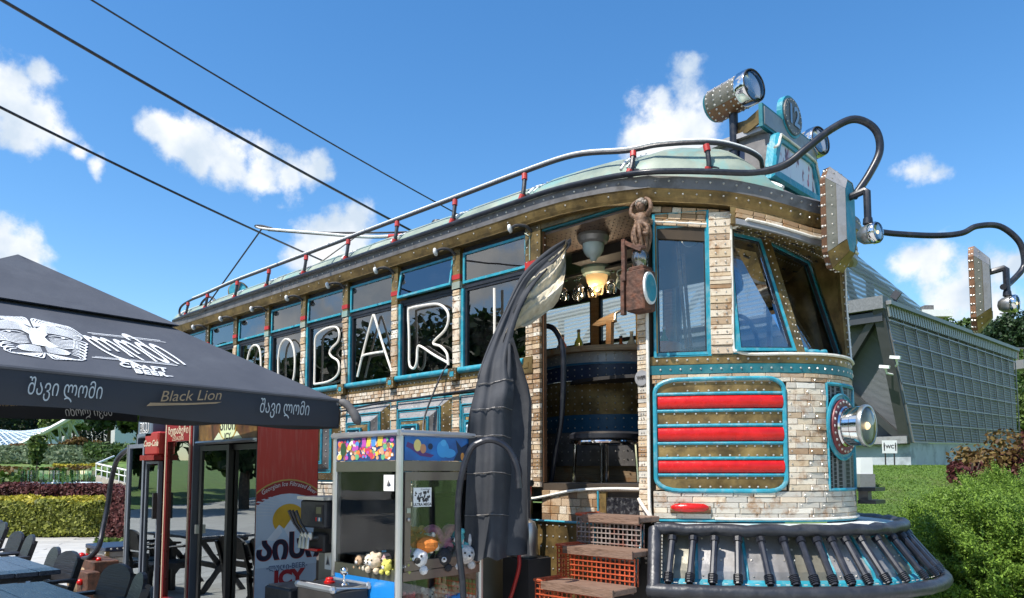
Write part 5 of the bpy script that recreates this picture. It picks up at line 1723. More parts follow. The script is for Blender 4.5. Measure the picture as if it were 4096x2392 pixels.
obj('seat_ring', M().tube([(SX + .285 * math.cos(t), SY + .285 * math.sin(t), 1.80) for t in np.linspace(0, 2 * math.pi, 28, endpoint=False)], .015, 8, closed=True), MT['chrome'], sl_, smooth=True)
for t in (215, 300, 35, 125):
 obj('leg', M().tube([(SX + .25 * math.cos(R(t)), SY + .25 * math.sin(R(t)), 1.80), (SX + .27 * math.cos(R(t)), SY + .27 * math.sin(R(t)), 1.468)], .016, 8), MT['chrome'], sl_, smooth=True)
obj('bar_tray', M().prism([(-4.0 + .42 * math.cos(t), 5.42 + .16 * math.sin(t), 2.36) for t in np.linspace(0, 2 * math.pi, 20, endpoint=False)], (0, 0, .03)), MT['dark'], bc_)
gl_ = glass('wine_glass', (.93, .95, .95), .10, 1.5)
rk = obj('glass_rack', M().box((-4.95, 5.50, 3.42), (-3.7, 5.9, 3.44)).box((-4.95, 5.52, 3.44), (-4.9, 5.56, 3.465)).box((-3.76, 5.52, 3.44), (-3.7, 5.56, 3.465)), MT['dark'], loc=(-4.3, 5.7, 3.44), label='dark hanging rack of upturned glasses above the bar', cat='rack')
def hang_glass(x, y, label):
 t = thing('wine_glass', label, 'glass', (x, y, 3.2), 'upturned glasses hanging over the bar')
 obj('bowl', M().lathe([(.042, 3.215), (.050, 3.25), (.052, 3.28), (.045, 3.315), (.02, 3.34), (.006, 3.35)], (x, y, 0), (0, 0, 1), 14, caps=False), gl_, t, smooth=True)
 obj('stem', M().lathe([(.006, 3.345), (.004, 3.39), (.006, 3.41), (.035, 3.415), (.036, 3.418)], (x, y, 0), (0, 0, 1), 10), gl_, t, smooth=True)
for x, y, l in ((-4.62, 5.55, 'upturned wine glass furthest left on the bar rack'), (-4.52, 5.62, 'upturned wine glass second from the left on the bar rack'), (-4.42, 5.55, 'upturned wine glass third from the left on the bar rack'), (-4.31, 5.60, 'upturned wine glass left of the rack middle over the beer tap'),
    (-4.20, 5.55, 'upturned wine glass in the middle of the bar rack'), (-4.09, 5.60, 'upturned wine glass just left of the hanging mugs')):
 hang_glass(x, y, l)
for x, l in ((-3.97, 'pale green mug hanging left of the other mug over the bar'), (-3.85, 'cream mug hanging nearest the lantern over the bar')):
 t = thing('mug', l, 'mug', (x, 5.6, 3.22), 'mugs hanging on the bar rack')
 ax = V(.5, -.5, -.7)
 obj('cup', M().lathe([(.0, -.05), (.045, -.05), (.055, 0), (.058, .05), (.052, .05), (.04, -.04)], (x, 5.6, 3.30), ax, 14, caps=False), MT['globe'], t, smooth=30)
 obj('handle', M().tube(catmull([(x - .03, 5.6, 3.34), (x - .05, 5.6, 3.40), (x + .0, 5.62, 3.42), (x + .03, 5.62, 3.35)], 4), .008, 6), MT['globe'], t, smooth=True)
def bottle(x, y, z, h, r, mat, cap, label, lab=None):
 t = thing('bottle', label, 'bottle', (x, y, z), 'bottles on the bar')
 obj('glass_body', M().lathe([(r * .9, 0), (r, .01), (r, h * .58), (r * .85, h * .66), (r * .35, h * .78), (r * .3, h * .93)], (x, y, z), (0, 0, 1), 14), mat, t, smooth=40)
 obj('cap', M().lathe([(r * .38, h * .92), (r * .38, h), (.002, h)], (x, y, z), (0, 0, 1), 10), MT[cap], t)
 obj('paper_label', M().lathe([(r * 1.03, h * .16), (r * 1.03, h * .48)], (x, y, z), (0, 0, 1), 14, caps=False), MT[lab or 'whitep'], t, smooth=True)
bg_ = [mk('green_bottle', (.02, .22, .05), .1, 0, .2, spec=.8), mk('amber_bottle', (.30, .09, .03), .1, 0, .2, spec=.8), mk('clear_bottle', (.5, .55, .55), .1, 0, .2, spec=.8), mk('olive_bottle', (.16, .19, .04), .1, 0, .2, spec=.8), mk('dark_bottle', (.02, .02, .025), .15, 0, .2)]
for x, y, z, h, r, mi, cp_, lab, l in [(-5.06, 6.0, 2.66, .30, .042, 2, 'black', None, 'clear black-capped bottle left of the amber bottle in the window'), (-4.93, 5.9, 2.66, .31, .045, 1, 'black', 'whitep', 'amber bottle with a black cap in the I window'),
                                 (-4.80, 6.0, 2.66, .36, .046, 3, 'black', 'gold', 'tall olive bottle right of the amber bottle in the window'), (-5.62, 6.1, 2.66, .30, .042, 0, 'whitep', None, 'green bottle seen through the letter R'),
                                 (-4.70, 6.60, 2.69, .33, .05, 1, 'black', 'gold', 'brown bottle with a tan label by the doorway hose'), (-4.56, 6.60, 2.69, .36, .055, 2, 'whitep', 'redtape', 'clear bottle with a red label on the back bar'), (-4.42, 6.60, 2.69, .38, .055, 4, 'print', 'dkgrey', 'black bottle with a white cap on the back bar'),
                                 (-4.28, 6.60, 2.69, .40, .048, 3, 'bronze', 'whitep', 'yellow-green bottle with a brass cap on the back bar'), (-4.17, 6.62, 2.69, .36, .048, 0, 'grey', None, 'green glass bottle nearest the beer tap')]:
 bottle(x, y, z, h, r, bg_[mi], cp_, l, lab)
bt = thing('beer_tap', 'brass pillar beer tap rising from the bar counter', 'beer tap', (-4.02, 5.95, 2.71))
obj('column', M().lathe([(.07, 0), (.05, .03), (.035, .06), (.035, .34), (.05, .37), (.05, .47), (.03, .52)], (-4.02, 5.95, 2.71), (0, 0, 1), 14), MT['bronze'], bt, smooth=True)
obj('spout', M().tube(catmull([(-4.02, 5.92, 3.08), (-4.10, 5.86, 3.10), (-4.18, 5.80, 3.07), (-4.19, 5.79, 3.0)], 4), .014, 8), MT['steel'], bt, smooth=True)
obj('handle', M().tube([(-4.02, 5.93, 3.22), (-4.06, 5.88, 3.36)], [.016, .024], 8), MT['dark'], bt, smooth=True)
ax_ = thing('wooden_post_tap', 'wooden hammer-shaped tap post on the bar left of the brass tap', 'tap post', (-4.30, 5.85, 2.71))
obj('post', M().beam((-4.30, 5.85, 2.71), (-4.29, 5.85, 3.02), .06, .05, up=(0, 1, 0)), MT['wooddk'], ax_)
obj('head', M().prism([(-4.50, 5.83, 3.0), (-4.40, 5.83, 3.05), (-4.23, 5.83, 3.09), (-4.23, 5.83, 3.0), (-4.42, 5.83, 2.98)], (0, .05, 0)), MT['wooddk'], ax_)
pb = thing('orange_bucket', 'orange round tub beside the bar above the green one', 'tub', (-3.62, 5.75, 2.62))
obj('tub', M().lathe([(.10, 0), (.145, .0), (.15, .13), (.14, .14), (.13, .02)], (-3.62, 5.75, 2.56), (0, 0, 1), 20), mk('orange_plastic', (.50, .16, .015), .4, 0, .1), pb, smooth=30)
gb = thing('green_bucket', 'dark green pail with a white handle beside the bar', 'pail', (-3.60, 5.75, 2.2))
obj('pail', M().lathe([(.0, 0), (.09, .0), (.135, .30), (.14, .31)], (-3.60, 5.75, 2.235), (0, 0, 1), 20), mk('green_plastic', (.03, .10, .03), .4, 0, .1), gb, smooth=30)
obj('bail', M().tube(catmull([(-3.74, 5.75, 2.53), (-3.62, 5.62, 2.46), (-3.58, 5.60, 2.32), (-3.66, 5.62, 2.28)], 5), .007, 6), MT['whitep'], gb, smooth=True)
obj('pail_shelf', M().box((-3.8, 5.55, 2.20), (-3.35, 6.0, 2.235)).box((-3.45, 5.9, 1.465), (-3.38, 5.98, 2.20)), MT['wooddk'], loc=(-3.5, 5.8, 1.465), label='small wooden stand carrying the green pail', cat='stand')
# cab contents: brooms, dash lamp, lit sign, pendant
for x0, x1, l in ((0, 0, 'long bamboo pole leaning by the side cab window, nearer the door'), (.05, .03, 'long bamboo pole leaning by the side cab window, nearer the nose')):
 obj('bamboo_pole', M().tube([(-2.98 + x0, 4.93, 3.35 - x0 * 3), (-2.80 + x1, 4.87, 1.47)], .013, 7), MT['wooddk'], loc=(-2.8 + x1, 4.87, 1.47), label=l, cat='pole', smooth=True)
ps = thing('led_sign', 'dark LED sign with green and red dots behind the windscreen', 'LED sign', (-2.50, 6.17, 2.9))
obj('case', M().box((-2.54, 5.93, 2.88), (-2.50, 6.40, 3.14)), MT['dark'], ps)
g1, g2 = M(), M()
for i in range(20):
 for j in range(10):
  y, z = 5.95 + i * .0215, 2.895 + j * .0235
  (g1 if j > 4 else g2).box((-2.50, y, z), (-2.493, y + .012, z + .012)) if (i * 7 + j * 3) % 5 else None
obj('green_dots', g1, mk('green_led', (.03, .5, .06), .4, emit=.9), ps, kind='stuff')
obj('red_dots', g2, mk('red_led', (.5, .04, .04), .4, emit=.5), ps, kind='stuff')
pl = thing('pendant_lamp', 'dark gooseneck lamp hanging inside the windscreen', 'lamp', (-2.72, 5.35, 2.95))
obj('neck', M().tube(catmull([(-2.90, 5.2, 3.42), (-2.86, 5.22, 3.25), (-2.80, 5.25, 3.22), (-2.76, 5.3, 3.12)], 5), .02, 8), MT['dark'], pl, smooth=True)
obj('shade', M().lathe([(.03, .10), (.07, .06), (.09, 0), (.085, -.05), (.05, -.09), (.01, -.10)], (-2.74, 5.33, 3.02), (0.2, -.1, 1), 18), mk('dark_enamel_shade', (.03, .035, .045), .25), pl, smooth='all')
dw = thing('steering_wheel', 'dark curved hand wheel behind the left windscreen', 'wheel', (-2.75, 5.3, 2.4))
obj('rim', M().tube([(-2.72 + .03 * math.cos(t), 5.42 + .22 * math.cos(t), 2.55 + .22 * math.sin(t)) for t in np.linspace(0, 2 * math.pi, 28, endpoint=False)], .017, 8, closed=True), MT['dark'], dw, smooth=True)
obj('hub', M().tube([(-2.72, 5.42, 2.55), (-2.95, 5.42, 2.45)], .03, 8).box((-3.1, 5.3, 1.465), (-2.9, 5.55, 2.5)), MT['dark'], dw)
cb_ = obj('cab_lamp', M().lathe([(.0, -.02), (.05, -.015), (.07, .03), (.06, .05), (.0, .055)], (-3.0, 5.15, 3.40), (.5, -.6, -.6), 16), MT['globe'], loc=(-3.0, 5.15, 3.45), label='oval pale bulkhead lamp under the cab ceiling', cat='lamp', smooth=True)
obj('cab_cabinet', M().box((-3.05, 5.75, 1.47), (-2.75, 6.55, 2.38)), MT['navy'], loc=(-2.9, 6.1, 1.465), label='dark cabinet standing behind the windscreen', cat='cabinet')
# hoses by the door
obj('door_hose', M().tube(catmull([(-4.33, 4.88, 2.82), (-4.24, 4.88, 2.82), (-4.15, 4.88, 2.76), (-4.08, 4.88, 2.60), (-4.075, 4.88, 2.3), (-4.10, 4.88, 2.0), (-4.16, 4.88, 1.75), (-4.22, 4.88, 1.475)], 6), .024, 9), MT['pipe'], loc=(-4.2, 4.88, 1.47), label='thick black hose curving down just inside the doorway', cat='hose', smooth=True)
obj('arched_hose', M().tube(catmull([(-3.52, 3.27, 0.0), (-3.54, 3.25, 0.77), (-3.57, 3.23, 1.12), (-3.56, 3.23, 1.45), (-3.515, 3.27, 1.68), (-3.46, 3.32, 1.745), (-3.40, 3.38, 1.755), (-3.34, 3.45, 1.70), (-3.30, 3.49, 1.58), (-3.29, 3.50, 1.45)], 6), .021, 9), MT['pipe'], loc=(-3.52, 3.27, 0), label='tall black hose arch standing in front of the rolled tarpaulin', cat='hose', smooth=True)
# rolled tarpaulin with a clear strip, hung from inside the door
tpn = thing('rolled_tarpaulin', 'black canvas blind with a clear strip, drawn aside at the tram door', 'tarpaulin', (-3.6, 3.5, .95))
Lc = catmull([(-3.84, 4.70, 3.475), (-3.90, 4.50, 3.32), (-3.93, 4.22, 3.06), (-3.90, 3.98, 2.72), (-3.82, 3.72, 2.38), (-3.75, 3.55, 2.10), (-3.70, 3.45, 1.86), (-3.69, 3.41, 1.45), (-3.71, 3.40, .97)], 5)
Rc = catmull([(-3.835, 4.71, 3.45), (-3.84, 4.52, 3.25), (-3.85, 4.25, 2.98), (-3.79, 4.0, 2.66), (-3.66, 3.80, 2.36), (-3.57, 3.74, 2.14), (-3.555, 3.70, 1.86), (-3.52, 3.66, 1.45), (-3.50, 3.60, .98)], 5)
nrows = len(Lc)
def tarp_row(i, a=0.0, b=1.0, push=0.0):
 out = []
 t = i / (nrows - 1)
 for k in range(15):
  s = a + (b - a) * k / 14
  p = Lc[i].lerp(Rc[i], s)
  n_ = V(.70, -.71, .15)
  fold = .028 * math.sin(s * 8 + t * 2.6) * min(1, t * 2.4) + .012 * math.sin(s * 23 - t * 6) * t + .012 * math.sin(t * 37 + s * 3) * min(1, t * 2)
  out.append(p + n_ * (fold + .07 * math.sin(math.pi * s) * min(1, t * 1.3) + push) + V(0, 0, (.012 * math.sin(s * 14) if i == nrows - 1 else 0)))
 return out
m = M().rings([tarp_row(i) for i in range(nrows)], False, closed=False)
obj('canvas', m, MT['fabric'], tpn, smooth='all')
bk = M().rings([[p + V(-.05 - .05 * (i / nrows), .06, 0) for p in tarp_row(i)[::-1]] for i in range(nrows)], False, closed=False)
obj('canvas_back', bk, MT['fabric'], tpn, smooth='all')
# loose tail on the right and seams
m = M()
rows = []
for i in range(14):
 t = i / 13
 z = 2.45 - 1.45 * t
 x0, y0 = -3.66 + .10 * t, 3.74 - .12 * t
 wd_ = min(1, .12 + t * 3.2)
 rows.append([V(x0 + .02 + .15 * s * wd_ + .02 * math.sin(s * 8 + t * 5), y0 + .02 + .10 * s * wd_ - .05 * math.sin(s * 6.3 + 1) * wd_, z + .05 * s * (1 - t)) for s in np.linspace(0, 1, 10)])
m.rings(rows, False, closed=False)
obj('canvas_tail', m, MT['fabric'], tpn, smooth='all')
sm = M()
for i in (24, 28, 31, 34, 37):
 sm.tube([p + V(.006, -.008, 0) for p in tarp_row(min(i, nrows - 1))], .0035, 4)
obj('seam', sm, MT['dkgrey'], tpn)
ed = obj('hem_roll', M().tube([p + V(.0, -.01, .0) for p in Lc[1:24]], [.010 + .012 * math.sin(math.pi * min(1, k / 12)) for k in range(23)], 8), MT['fabric'], tpn, smooth='all')
fr_m = mk('yellowed_film', (.50, .42, .28), .28, 0, .35, 5, c2=(.74, .66, .50), bump=.4, bscale=7)
Pc = catmull([(-3.86, 4.66, 3.42), (-3.78, 4.56, 3.16), (-3.77, 4.46, 2.92), (-3.95, 4.30, 2.70), (-4.05, 4.18, 2.62), (-3.84, 3.86, 2.38)], 5)
Qc = [Lc[int(1 + k * 21 / (len(Pc) - 1))].lerp(Rc[int(1 + k * 21 / (len(Pc) - 1))], .55) for k in range(len(Pc))]
m = M().rings([[Qc[i].lerp(Pc[i], s) + V(.6, -.7, .2) * (.055 * math.sin(s * 9 + i * .7) * s + .03 * math.sin(s * 23 + i * 1.3)) for s in np.linspace(0, 1, 14)] for i in range(len(Pc))], False, closed=False)
obj('clear_film', m, fr_m, tpn, smooth='all')
obj('gas_bottle', M().lathe([(.09, 0), (.10, .02), (.10, .20), (.08, .26), (.03, .29), (.03, .33)], (-3.85, 4.15, .92), (0, 0, 1), 18), MT['steel'], loc=(-3.85, 4.15, .92), label='small grey gas bottle below the tarpaulin', cat='gas bottle', smooth=30)
obj('bottle_stand', M().box((-3.98, 4.05, 0), (-3.72, 4.3, .918)), MT['dark'], loc=(-3.85, 4.15, 0), label='dark stand under the gas bottle by the steps', cat='stand')
obj('red_hose', M().tube(catmull([(-3.72, 3.95, .98), (-3.70, 3.93, .88), (-3.74, 3.92, .74), (-3.80, 3.92, .6)], 5), .014, 7), MT['redtape'], loc=(-3.75, 3.93, .6), label='short red hose below the tarpaulin', cat='hose', smooth=True)
# ---- boarding steps: cage boxes with worn timber treads
bs_ = thing('boarding_steps', 'orange wire mesh boarding steps with worn brown treads at the tram door', 'steps', (-3.2, 4.1, 0))
OM = mk('orange_paint', (.48, .085, .03), .5, 0, .25, 10, stain=(.20, .09, .05), stain_scale=14)
WM = mk('greyish_mesh_paint', (.34, .28, .25), .5, .2, .3, 10, stain=(.42, .10, .04), stain_scale=9, stain_amt=.6)
TW = mk('worn_step_timber', (.20, .115, .075), .6, 0, .45, 5, stretch=(2, 8, 8), c2=(.32, .20, .14), bump=.3, bscale=12, stain=(.06, .04, .035), stain_scale=5)
for k, (z, y, x0, x1) in enumerate([(1.24, 4.37, -3.53, -2.97), (1.03, 4.13, -3.52, -2.86), (.82, 3.83, -3.46, -2.80), (.61, 3.54, -3.42, -2.74)]):
 tr_ = obj('tread', M().bbox((x0 + .07, y - .01, z - .04), (x1, y + .25, z), .006), TW, bs_)
 obj('nosing', M().box((x0 + .07, y - .016, z - .048), (x1, y - .0, z + .004)), TW, tr_)
 m = M()
 zb_ = z - .23
 nx_ = int((x1 - x0) / .037)
 for i in range(nx_ + 1):
  x = x0 + (x1 - x0) * i / nx_
  m.beam((x, y + .012, zb_), (x, y + .012, z - (0 if x < x0 + .07 else .045)), .007, .007, up=(0, 1, 0))
  m.beam((x, y + .05, zb_), (x, y + .05, z - .05), .006, .006, up=(0, 1, 0)) if i % 2 else None
 for j in range(7):
  zz = zb_ + (z - zb_) * j / 6.5
  m.beam((x0, y + .008, zz), (x1, y + .008, zz), .008, .008)
 for i in range(8):
  yy = y + .01 + i * .034
  m.beam((x0, yy, zb_), (x0, yy, z), .007, .007, up=(0, 1, 0))
 for j in range(7):
  zz = zb_ + (z - zb_) * j / 6.5
  m.beam((x0, y + .01, zz), (x0, y + .26, zz), .008, .008)
 for i in range(3):
  m.beam((x0 + i * .035, y, z), (x0 + i * .035, y + .26, z), .008, .008)
 for i in range(8):
  m.beam((x0, y + .01 + i * .035, z - .001), (x0 + .07, y + .01 + i * .035, z - .001), .007, .007)
 obj('mesh_cage', m, (WM, OM, OM, OM)[k], bs_)
 obj('cage_rim', M().tube([(x0, y + .27, z + .004), (x0, y, z + .004), (x0 + .09, y, z + .004)], .011, 6), OM, bs_)
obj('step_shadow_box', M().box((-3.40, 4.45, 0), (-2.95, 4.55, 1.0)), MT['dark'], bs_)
# ================================================================== CLAW MACHINE
CX0, CX1, CY0, CY1 = -4.41, -3.68, 2.84, 3.56
cm_ = thing('claw_machine', 'claw machine with bright picture header and glass box of plush toys', 'claw machine', (-4.04, 3.2, 0))
m = M()
for x, y in ((CX0 + .018, CY0 + .018), (CX1 - .022, CY0 + .022), (CX1 - .018, CY1 - .018), (CX0 + .018, CY1 - .018)):
 m.tube([(x, y, 0), (x, y, 1.80)], .024, 10)
obj('posts', m, MT['alu'], cm_, smooth=30)
m = M()
z = 1.795
for a, b in (((CX0, CY0), (CX1, CY0)), ((CX1, CY0), (CX1, CY1)), ((CX1, CY1), (CX0, CY1)), ((CX0, CY1), (CX0, CY0))):
 m.tube([(*a, z), (*b, z)], .020, 8)
obj('top_trim', m, MT['alu'], cm_, smooth=30)
obj('lid', M().box((CX0, CY0, 1.79), (CX1, CY1, 1.805)), MT['alu'], cm_)
def flat_shape(poly, origin, xd, yd, off, mat, name, parent):
 o, x, y = V(origin), V(xd), V(yd)
 n = x.cross(y).normalized()
 return obj(name, M().add([o + x * a + y * b + n * off for a, b in poly], [tuple(range(len(poly)))]), mat, parent)
def disc(cx, cy, rx, ry=None, k=18, a0=0, a1=360):
 ry = ry or rx
 return [(cx + rx * math.cos(R(t)), cy + ry * math.sin(R(t))) for t in np.linspace(a0, a1, k, endpoint=(a1 - a0) < 360)]
def plain(name, c, rough=.4):
 if name in bpy.data.materials:
  return bpy.data.materials[name]
 return mk(name, c, rough, 0, .06, 8)
# front header: a crowded bright cartoon-like print, kept abstract
hf = obj('front_header', M().box((CX0 + .04, CY0 + .004, 1.625), (CX1 - .045, CY0 + .02, 1.775)), plain('print_dark_blue', (.02, .05, .16)), cm_)
cols = [(.70, .22, .05), (.75, .50, .08), (.55, .05, .10), (.08, .25, .60), (.60, .35, .20), (.75, .62, .50), (.45, .08, .40), (.12, .40, .20), (.75, .70, .60), (.30, .14, .08)]
groups = {}
rl_ = random.Random(5)
for i in range(150):
 k = rl_.randrange(len(cols))
 cx, cy = rl_.uniform(.02, .625), rl_.uniform(.015, .13)
 r = rl_.uniform(.010, .024)
 groups.setdefault(k, M())
 q = disc(min(max(cx, r), .645 - r), min(max(cy, r), .148 - r), r, r * rl_.uniform(.7, 1.0), 9)
 groups[k].add([(CX0 + .04 + a, CY0 + .0035 - i * .00002, 1.626 + b) for a, b in q], [tuple(range(9))])
for k, g in groups.items():
 obj('print_colour', g, plain('print_colour_%s' % 'abcdefghij'[k], cols[k]), hf, kind='stuff')
for x0, k in ((.30, 6), (.345, 1), (.40, 3), (.47, 1)):
 flat_shape([(x0, .09), (x0 + .04, .09), (x0 + .055, .147), (x0 - .005, .147)], (CX0 + .04, CY0 + .0004, 1.626), (1, 0, 0), (0, 0, 1), 0, plain('print_bright_%d' % k if False else 'print_colour_%s' % 'abcdefghij'[k], cols[k]), 'print_banner', hf)
flat_shape(disc(.085, .075, .034, .048), (CX0 + .04, CY0 - .0004, 1.626), (1, 0, 0), (0, 0, 1), 0, plain('print_badge', (.10, .09, .03)), 'print_badge', hf)
flat_shape(disc(.085, .075, .028, .040), (CX0 + .04, CY0 - .0010, 1.626), (1, 0, 0), (0, 0, 1), 0, plain('print_badge_green', (.03, .08, .04)), 'print_badge', hf)
# side header: blue print with plain swirls
hs_ = obj('side_header', M().box((CX1 - .02, CY0 + .045, 1.625), (CX1 - .004, CY1 - .04, 1.775)), mk('print_blue', (.012, .07, .38), .35, 0, .5, 3, c2=(.03, .22, .62)), cm_)
o_ = (CX1 - .004, CY0 + .045, 1.625)
def sp(poly, off, nm, c):
 flat_shape(poly, o_, (0, 1, 0), (0, 0, 1), off, plain(nm, c), 'print_shape', hs_)
sp([(.01, .085), (.05, .07), (.12, .03), (.21, .02), (.235, .035), (.15, .055), (.07, .10), (.02, .115)], .0010, 'print_purple', (.10, .03, .16))
sp(disc(.10, .095, .030, .038), .0015, 'print_cream', (.75, .60, .20))
sp(disc(.145, .075, .024, .030), .0020, 'print_skin', (.55, .25, .12))
sp(disc(.205, .09, .020), .0012, 'print_night', (.01, .02, .06))
sp(disc(.31, .075, .052, .055), .0015, 'print_sky', (.06, .35, .72))
sp(disc(.36, .05, .06, .03), .0017, 'print_sky', (.06, .35, .72))
sp(disc(.315, .115, .025, .022), .0020, 'print_sky2', (.10, .45, .80))
sp([(.40, .0), (.44, .06), (.42, .14), (.47, .09), (.53, .12), (.56, .06), (.60, .04), (.62, .0)], .0012, 'print_night', (.01, .02, .06))
sp(disc(.48, .03, .016, .026), .0020, 'print_orange', (.60, .25, .05))
BR_ = mk('brown_anodised_profile', (.21, .165, .14), .35, .6, .12, 6)
for a_, b_2 in ((1.555, 1.622), (.885, .955)):
 obj('front_rail', M().box((CX0 + .03, CY0 + .005, a_), (CX1 - .04, CY0 + .03, b_2)), bpy.data.materials.get('olive_grey_rail') or mk('olive_grey_rail', (.11, .115, .09), .35, .5, .12), cm_)
m = M()
m.box((CX1 - .03, CY0 + .04, 1.56), (CX1 - .004, CY1 - .03, 1.622))
m.box((CX1 - .03, CY0 + .04, .885), (CX1 - .002, CY1 - .03, .94))
m.box((CX1 - .026, CY0 + .05, 1.50), (CX1 - .001, CY1 - .03, 1.553)).box((CX1 - .026, CY0 + .05, .945), (CX1 - .001, CY1 - .03, 1.005)).box((CX1 - .026, CY0 + .05, 1.006), (CX1 - .001, CY0 + .095, 1.499)).box((CX1 - .026, CY1 - .07, 1.006), (CX1 - .001, CY1 - .03, 1.499))
m.box((CX1 - .03, CY0 + .04, .60), (CX1 - .004, CY1 - .03, .64))
obj('door_frame', m, BR_, cm_)
obj('door_lock', M().lathe([(.012, 0), (.012, .012), (.004, .016)], (CX1, CY0 + .075, 1.26), (1, 0, 0), 10).box((CX1, CY0 + .06, 1.30), (CX1 + .004, CY0 + .09, 1.33)), MT['steel'], cm_)
obj('front_glass', M().box((CX0 + .03, CY0 + .014, .955), (CX1 - .04, CY0 + .020, 1.555)), MT['tintglass'], cm_)
obj('side_glass', M().box((CX1 - .018, CY0 + .09, 1.0), (CX1 - .012, CY1 - .06, 1.50)), MT['tintglass'], cm_)
obj('lower_glass', M().box((CX1 - .018, CY0 + .04, .64), (CX1 - .012, CY1 - .03, .885)), MT['clear'], cm_)
obj('back_glass', M().box((CX0 + .03, CY1 - .02, .95), (CX1 - .03, CY1 - .016, 1.62)), MT['clear'], cm_)
obj('left_glass', M().box((CX0 + .012, CY0 + .03, .95), (CX0 + .018, CY1 - .03, 1.62)), MT['clear'], cm_)
obj('toy_floor', M().box((CX0 + .03, CY0 + .03, .90), (CX1 - .03, CY1 - .02, .925)), MT['dkgrey'], cm_)
obj('prize_chute', M().box((CX0 + .04, CY0 + .04, .925), (CX0 + .30, CY0 + .05, 1.08)).box((CX0 + .29, CY0 + .05, .925), (CX0 + .30, CY0 + .30, 1.08)), MT['clear'], cm_)
obj('lower_floor', M().box((CX0 + .03, CY0 + .03, .60), (CX1 - .03, CY1 - .02, .615)), MT['dkgrey'], cm_)
obj('front_panel', M().box((CX0 + .03, CY0 + .006, .05), (CX1 - .04, CY0 + .02, .884)), plain('bright_blue_panel', (.015, .22, .62), .3), cm_)
obj('rear_panel', M().box((CX0 + .03, CY1 - .02, .05), (CX1 - .03, CY1 - .005, .93)), MT['dkgrey'], cm_)
obj('left_panel', M().box((CX0 + .004, CY0 + .03, .05), (CX0 + .02, CY1 - .03, .93)), MT['dkgrey'], cm_)
gt = obj('gantry', M().box((CX0 + .05, CY0 + .30, 1.585), (CX1 - .05, CY0 + .34, 1.615)).box((-4.34, CY0 + .06, 1.545), (-4.18, CY0 + .26, 1.60)).box((CX0 + .05, CY0 + .1, 1.60), (CX0 + .08, CY1 - .05, 1.62)), MT['dark'], cm_)
cl = M()
CC = V(-4.26, CY0 + .14, 1.37)
cl.tube([CC + V(0, 0, .23), CC + V(0, 0, .06)], .006, 6).lathe([(.025, 0), (.03, .03), (.02, .09), (.012, .10)], CC, (0, 0, 1), 12)
for t in (100, 220, 340):
 d = V(math.cos(R(t)), math.sin(R(t)), 0)
 cl.tube(catmull([CC + d * .02 + V(0, 0, .01), CC + d * .085 + V(0, 0, -.01), CC + d * .10 + V(0, 0, -.08), CC + d * .065 + V(0, 0, -.15)], 5), .0075, 6)
cl.tube([CC + V(math.cos(t) * .05, math.sin(t) * .05, -.03) for t in np.linspace(0, 6.28, 14, endpoint=False)], .005, 5, closed=True)
obj('claw', cl, MT['chrome'], cm_, smooth=True)
obj('claw_motor', M().box((-4.32, CY0 + .10, 1.44), (-4.29, CY0 + .17, 1.55)).box((-4.23, CY0 + .10, 1.46), (-4.20, CY0 + .17, 1.55)), MT['steel'], gt)
# sign sheets stuck on the glass
s1 = obj('notice', M().box((CX1 - .165, CY0 + .008, 1.435), (CX1 - .06, CY0 + .0125, 1.535)), MT['whitep'], cm_)
flat_shape([(.03, .03), (.07, .03), (.05, .07)], (CX1 - .165, CY0 + .0072, 1.435), (1, 0, 0), (0, 0, 1), 0, MT['dkgrey'], 'notice_mark', s1)
flat_shape([(.045, .02), (.075, .03), (.06, .05)], (CX1 - .165, CY0 + .0068, 1.44), (1, 0, 0), (0, 0, 1), 0, MT['navy'], 'notice_mark', s1)
s2 = obj('poster_card', M().box((CX1 - .011, CY0 + .12, 1.335), (CX1 - .007, CY0 + .265, 1.455)), MT['whitep'], cm_)
pm2 = M()
rc = random.Random(3)
for i in range(46):
 cx, cy = rc.uniform(.012, .133), rc.uniform(.035, .095)
 pm2.add([(CX1 - .0068 + .00001 * i, CY0 + .12 + a, 1.335 + b) for a, b in disc(cx, cy, rc.uniform(.003, .009), rc.uniform(.004, .011), 7)], [tuple(range(7))])
obj('card_print', pm2, MT['dark'], s2, kind='stuff')
lettering('card_text', 'ULTRA MEGA', .024, (CX1 - .0066, CY0 + .192, 1.349), (0, 1, 0), (0, 0, 1), MT['dark'], s2, bold=.001)
lettering('card_text', 'Screenbeats', .016, (CX1 - .0066, CY0 + .215, 1.444), (0, 1, 0), (0, 0, 1), MT['dark'], s2, shear=.3)
# control deck
cd = obj('control_deck', M().bbox((CX0 + .02, CY0 - .27, .60), (CX0 + .44, CY0 + .004, .835), .02), MT['dark'], cm_)
m = M()
dk = [(CX0 + .03, CY0 - .26), (CX0 + .43, CY0 - .26), (CX0 + .43, CY0 - .0), (CX0 + .03, CY0 - .0)]
m.tube([(x, y, .835) for x, y in dk], .02, 8, closed=True)
for x, y in dk:
 m.ball((x, y, .838), .025, 8)
obj('deck_trim', m, MT['alu'], cd, smooth=30)
obj('deck_plate', M().box((CX0 + .04, CY0 - .25, .835), (CX0 + .42, CY0 - .01, .843)), MT['black'], cd)
obj('deck_border', M().box((CX0 + .06, CY0 - .23, .8435), (CX0 + .40, CY0 - .215, .846)), MT['whitep'], cd)
obj('red_button', M().lathe([(.036, 0), (.036, .012), (.028, .014), (.026, .03), (.02, .036), (.0, .038)], (CX0 + .19, CY0 - .13, .843), (0, 0, 1), 18), MT['red'], cd, smooth=30)
obj('joystick', M().lathe([(.03, 0), (.025, .008), (.008, .012), (.007, .06)], (CX0 + .31, CY0 - .10, .843), (0, 0, 1), 12).ball((CX0 + .31, CY0 - .10, .925), .028, 12), MT['chrome'], cd, smooth=30)
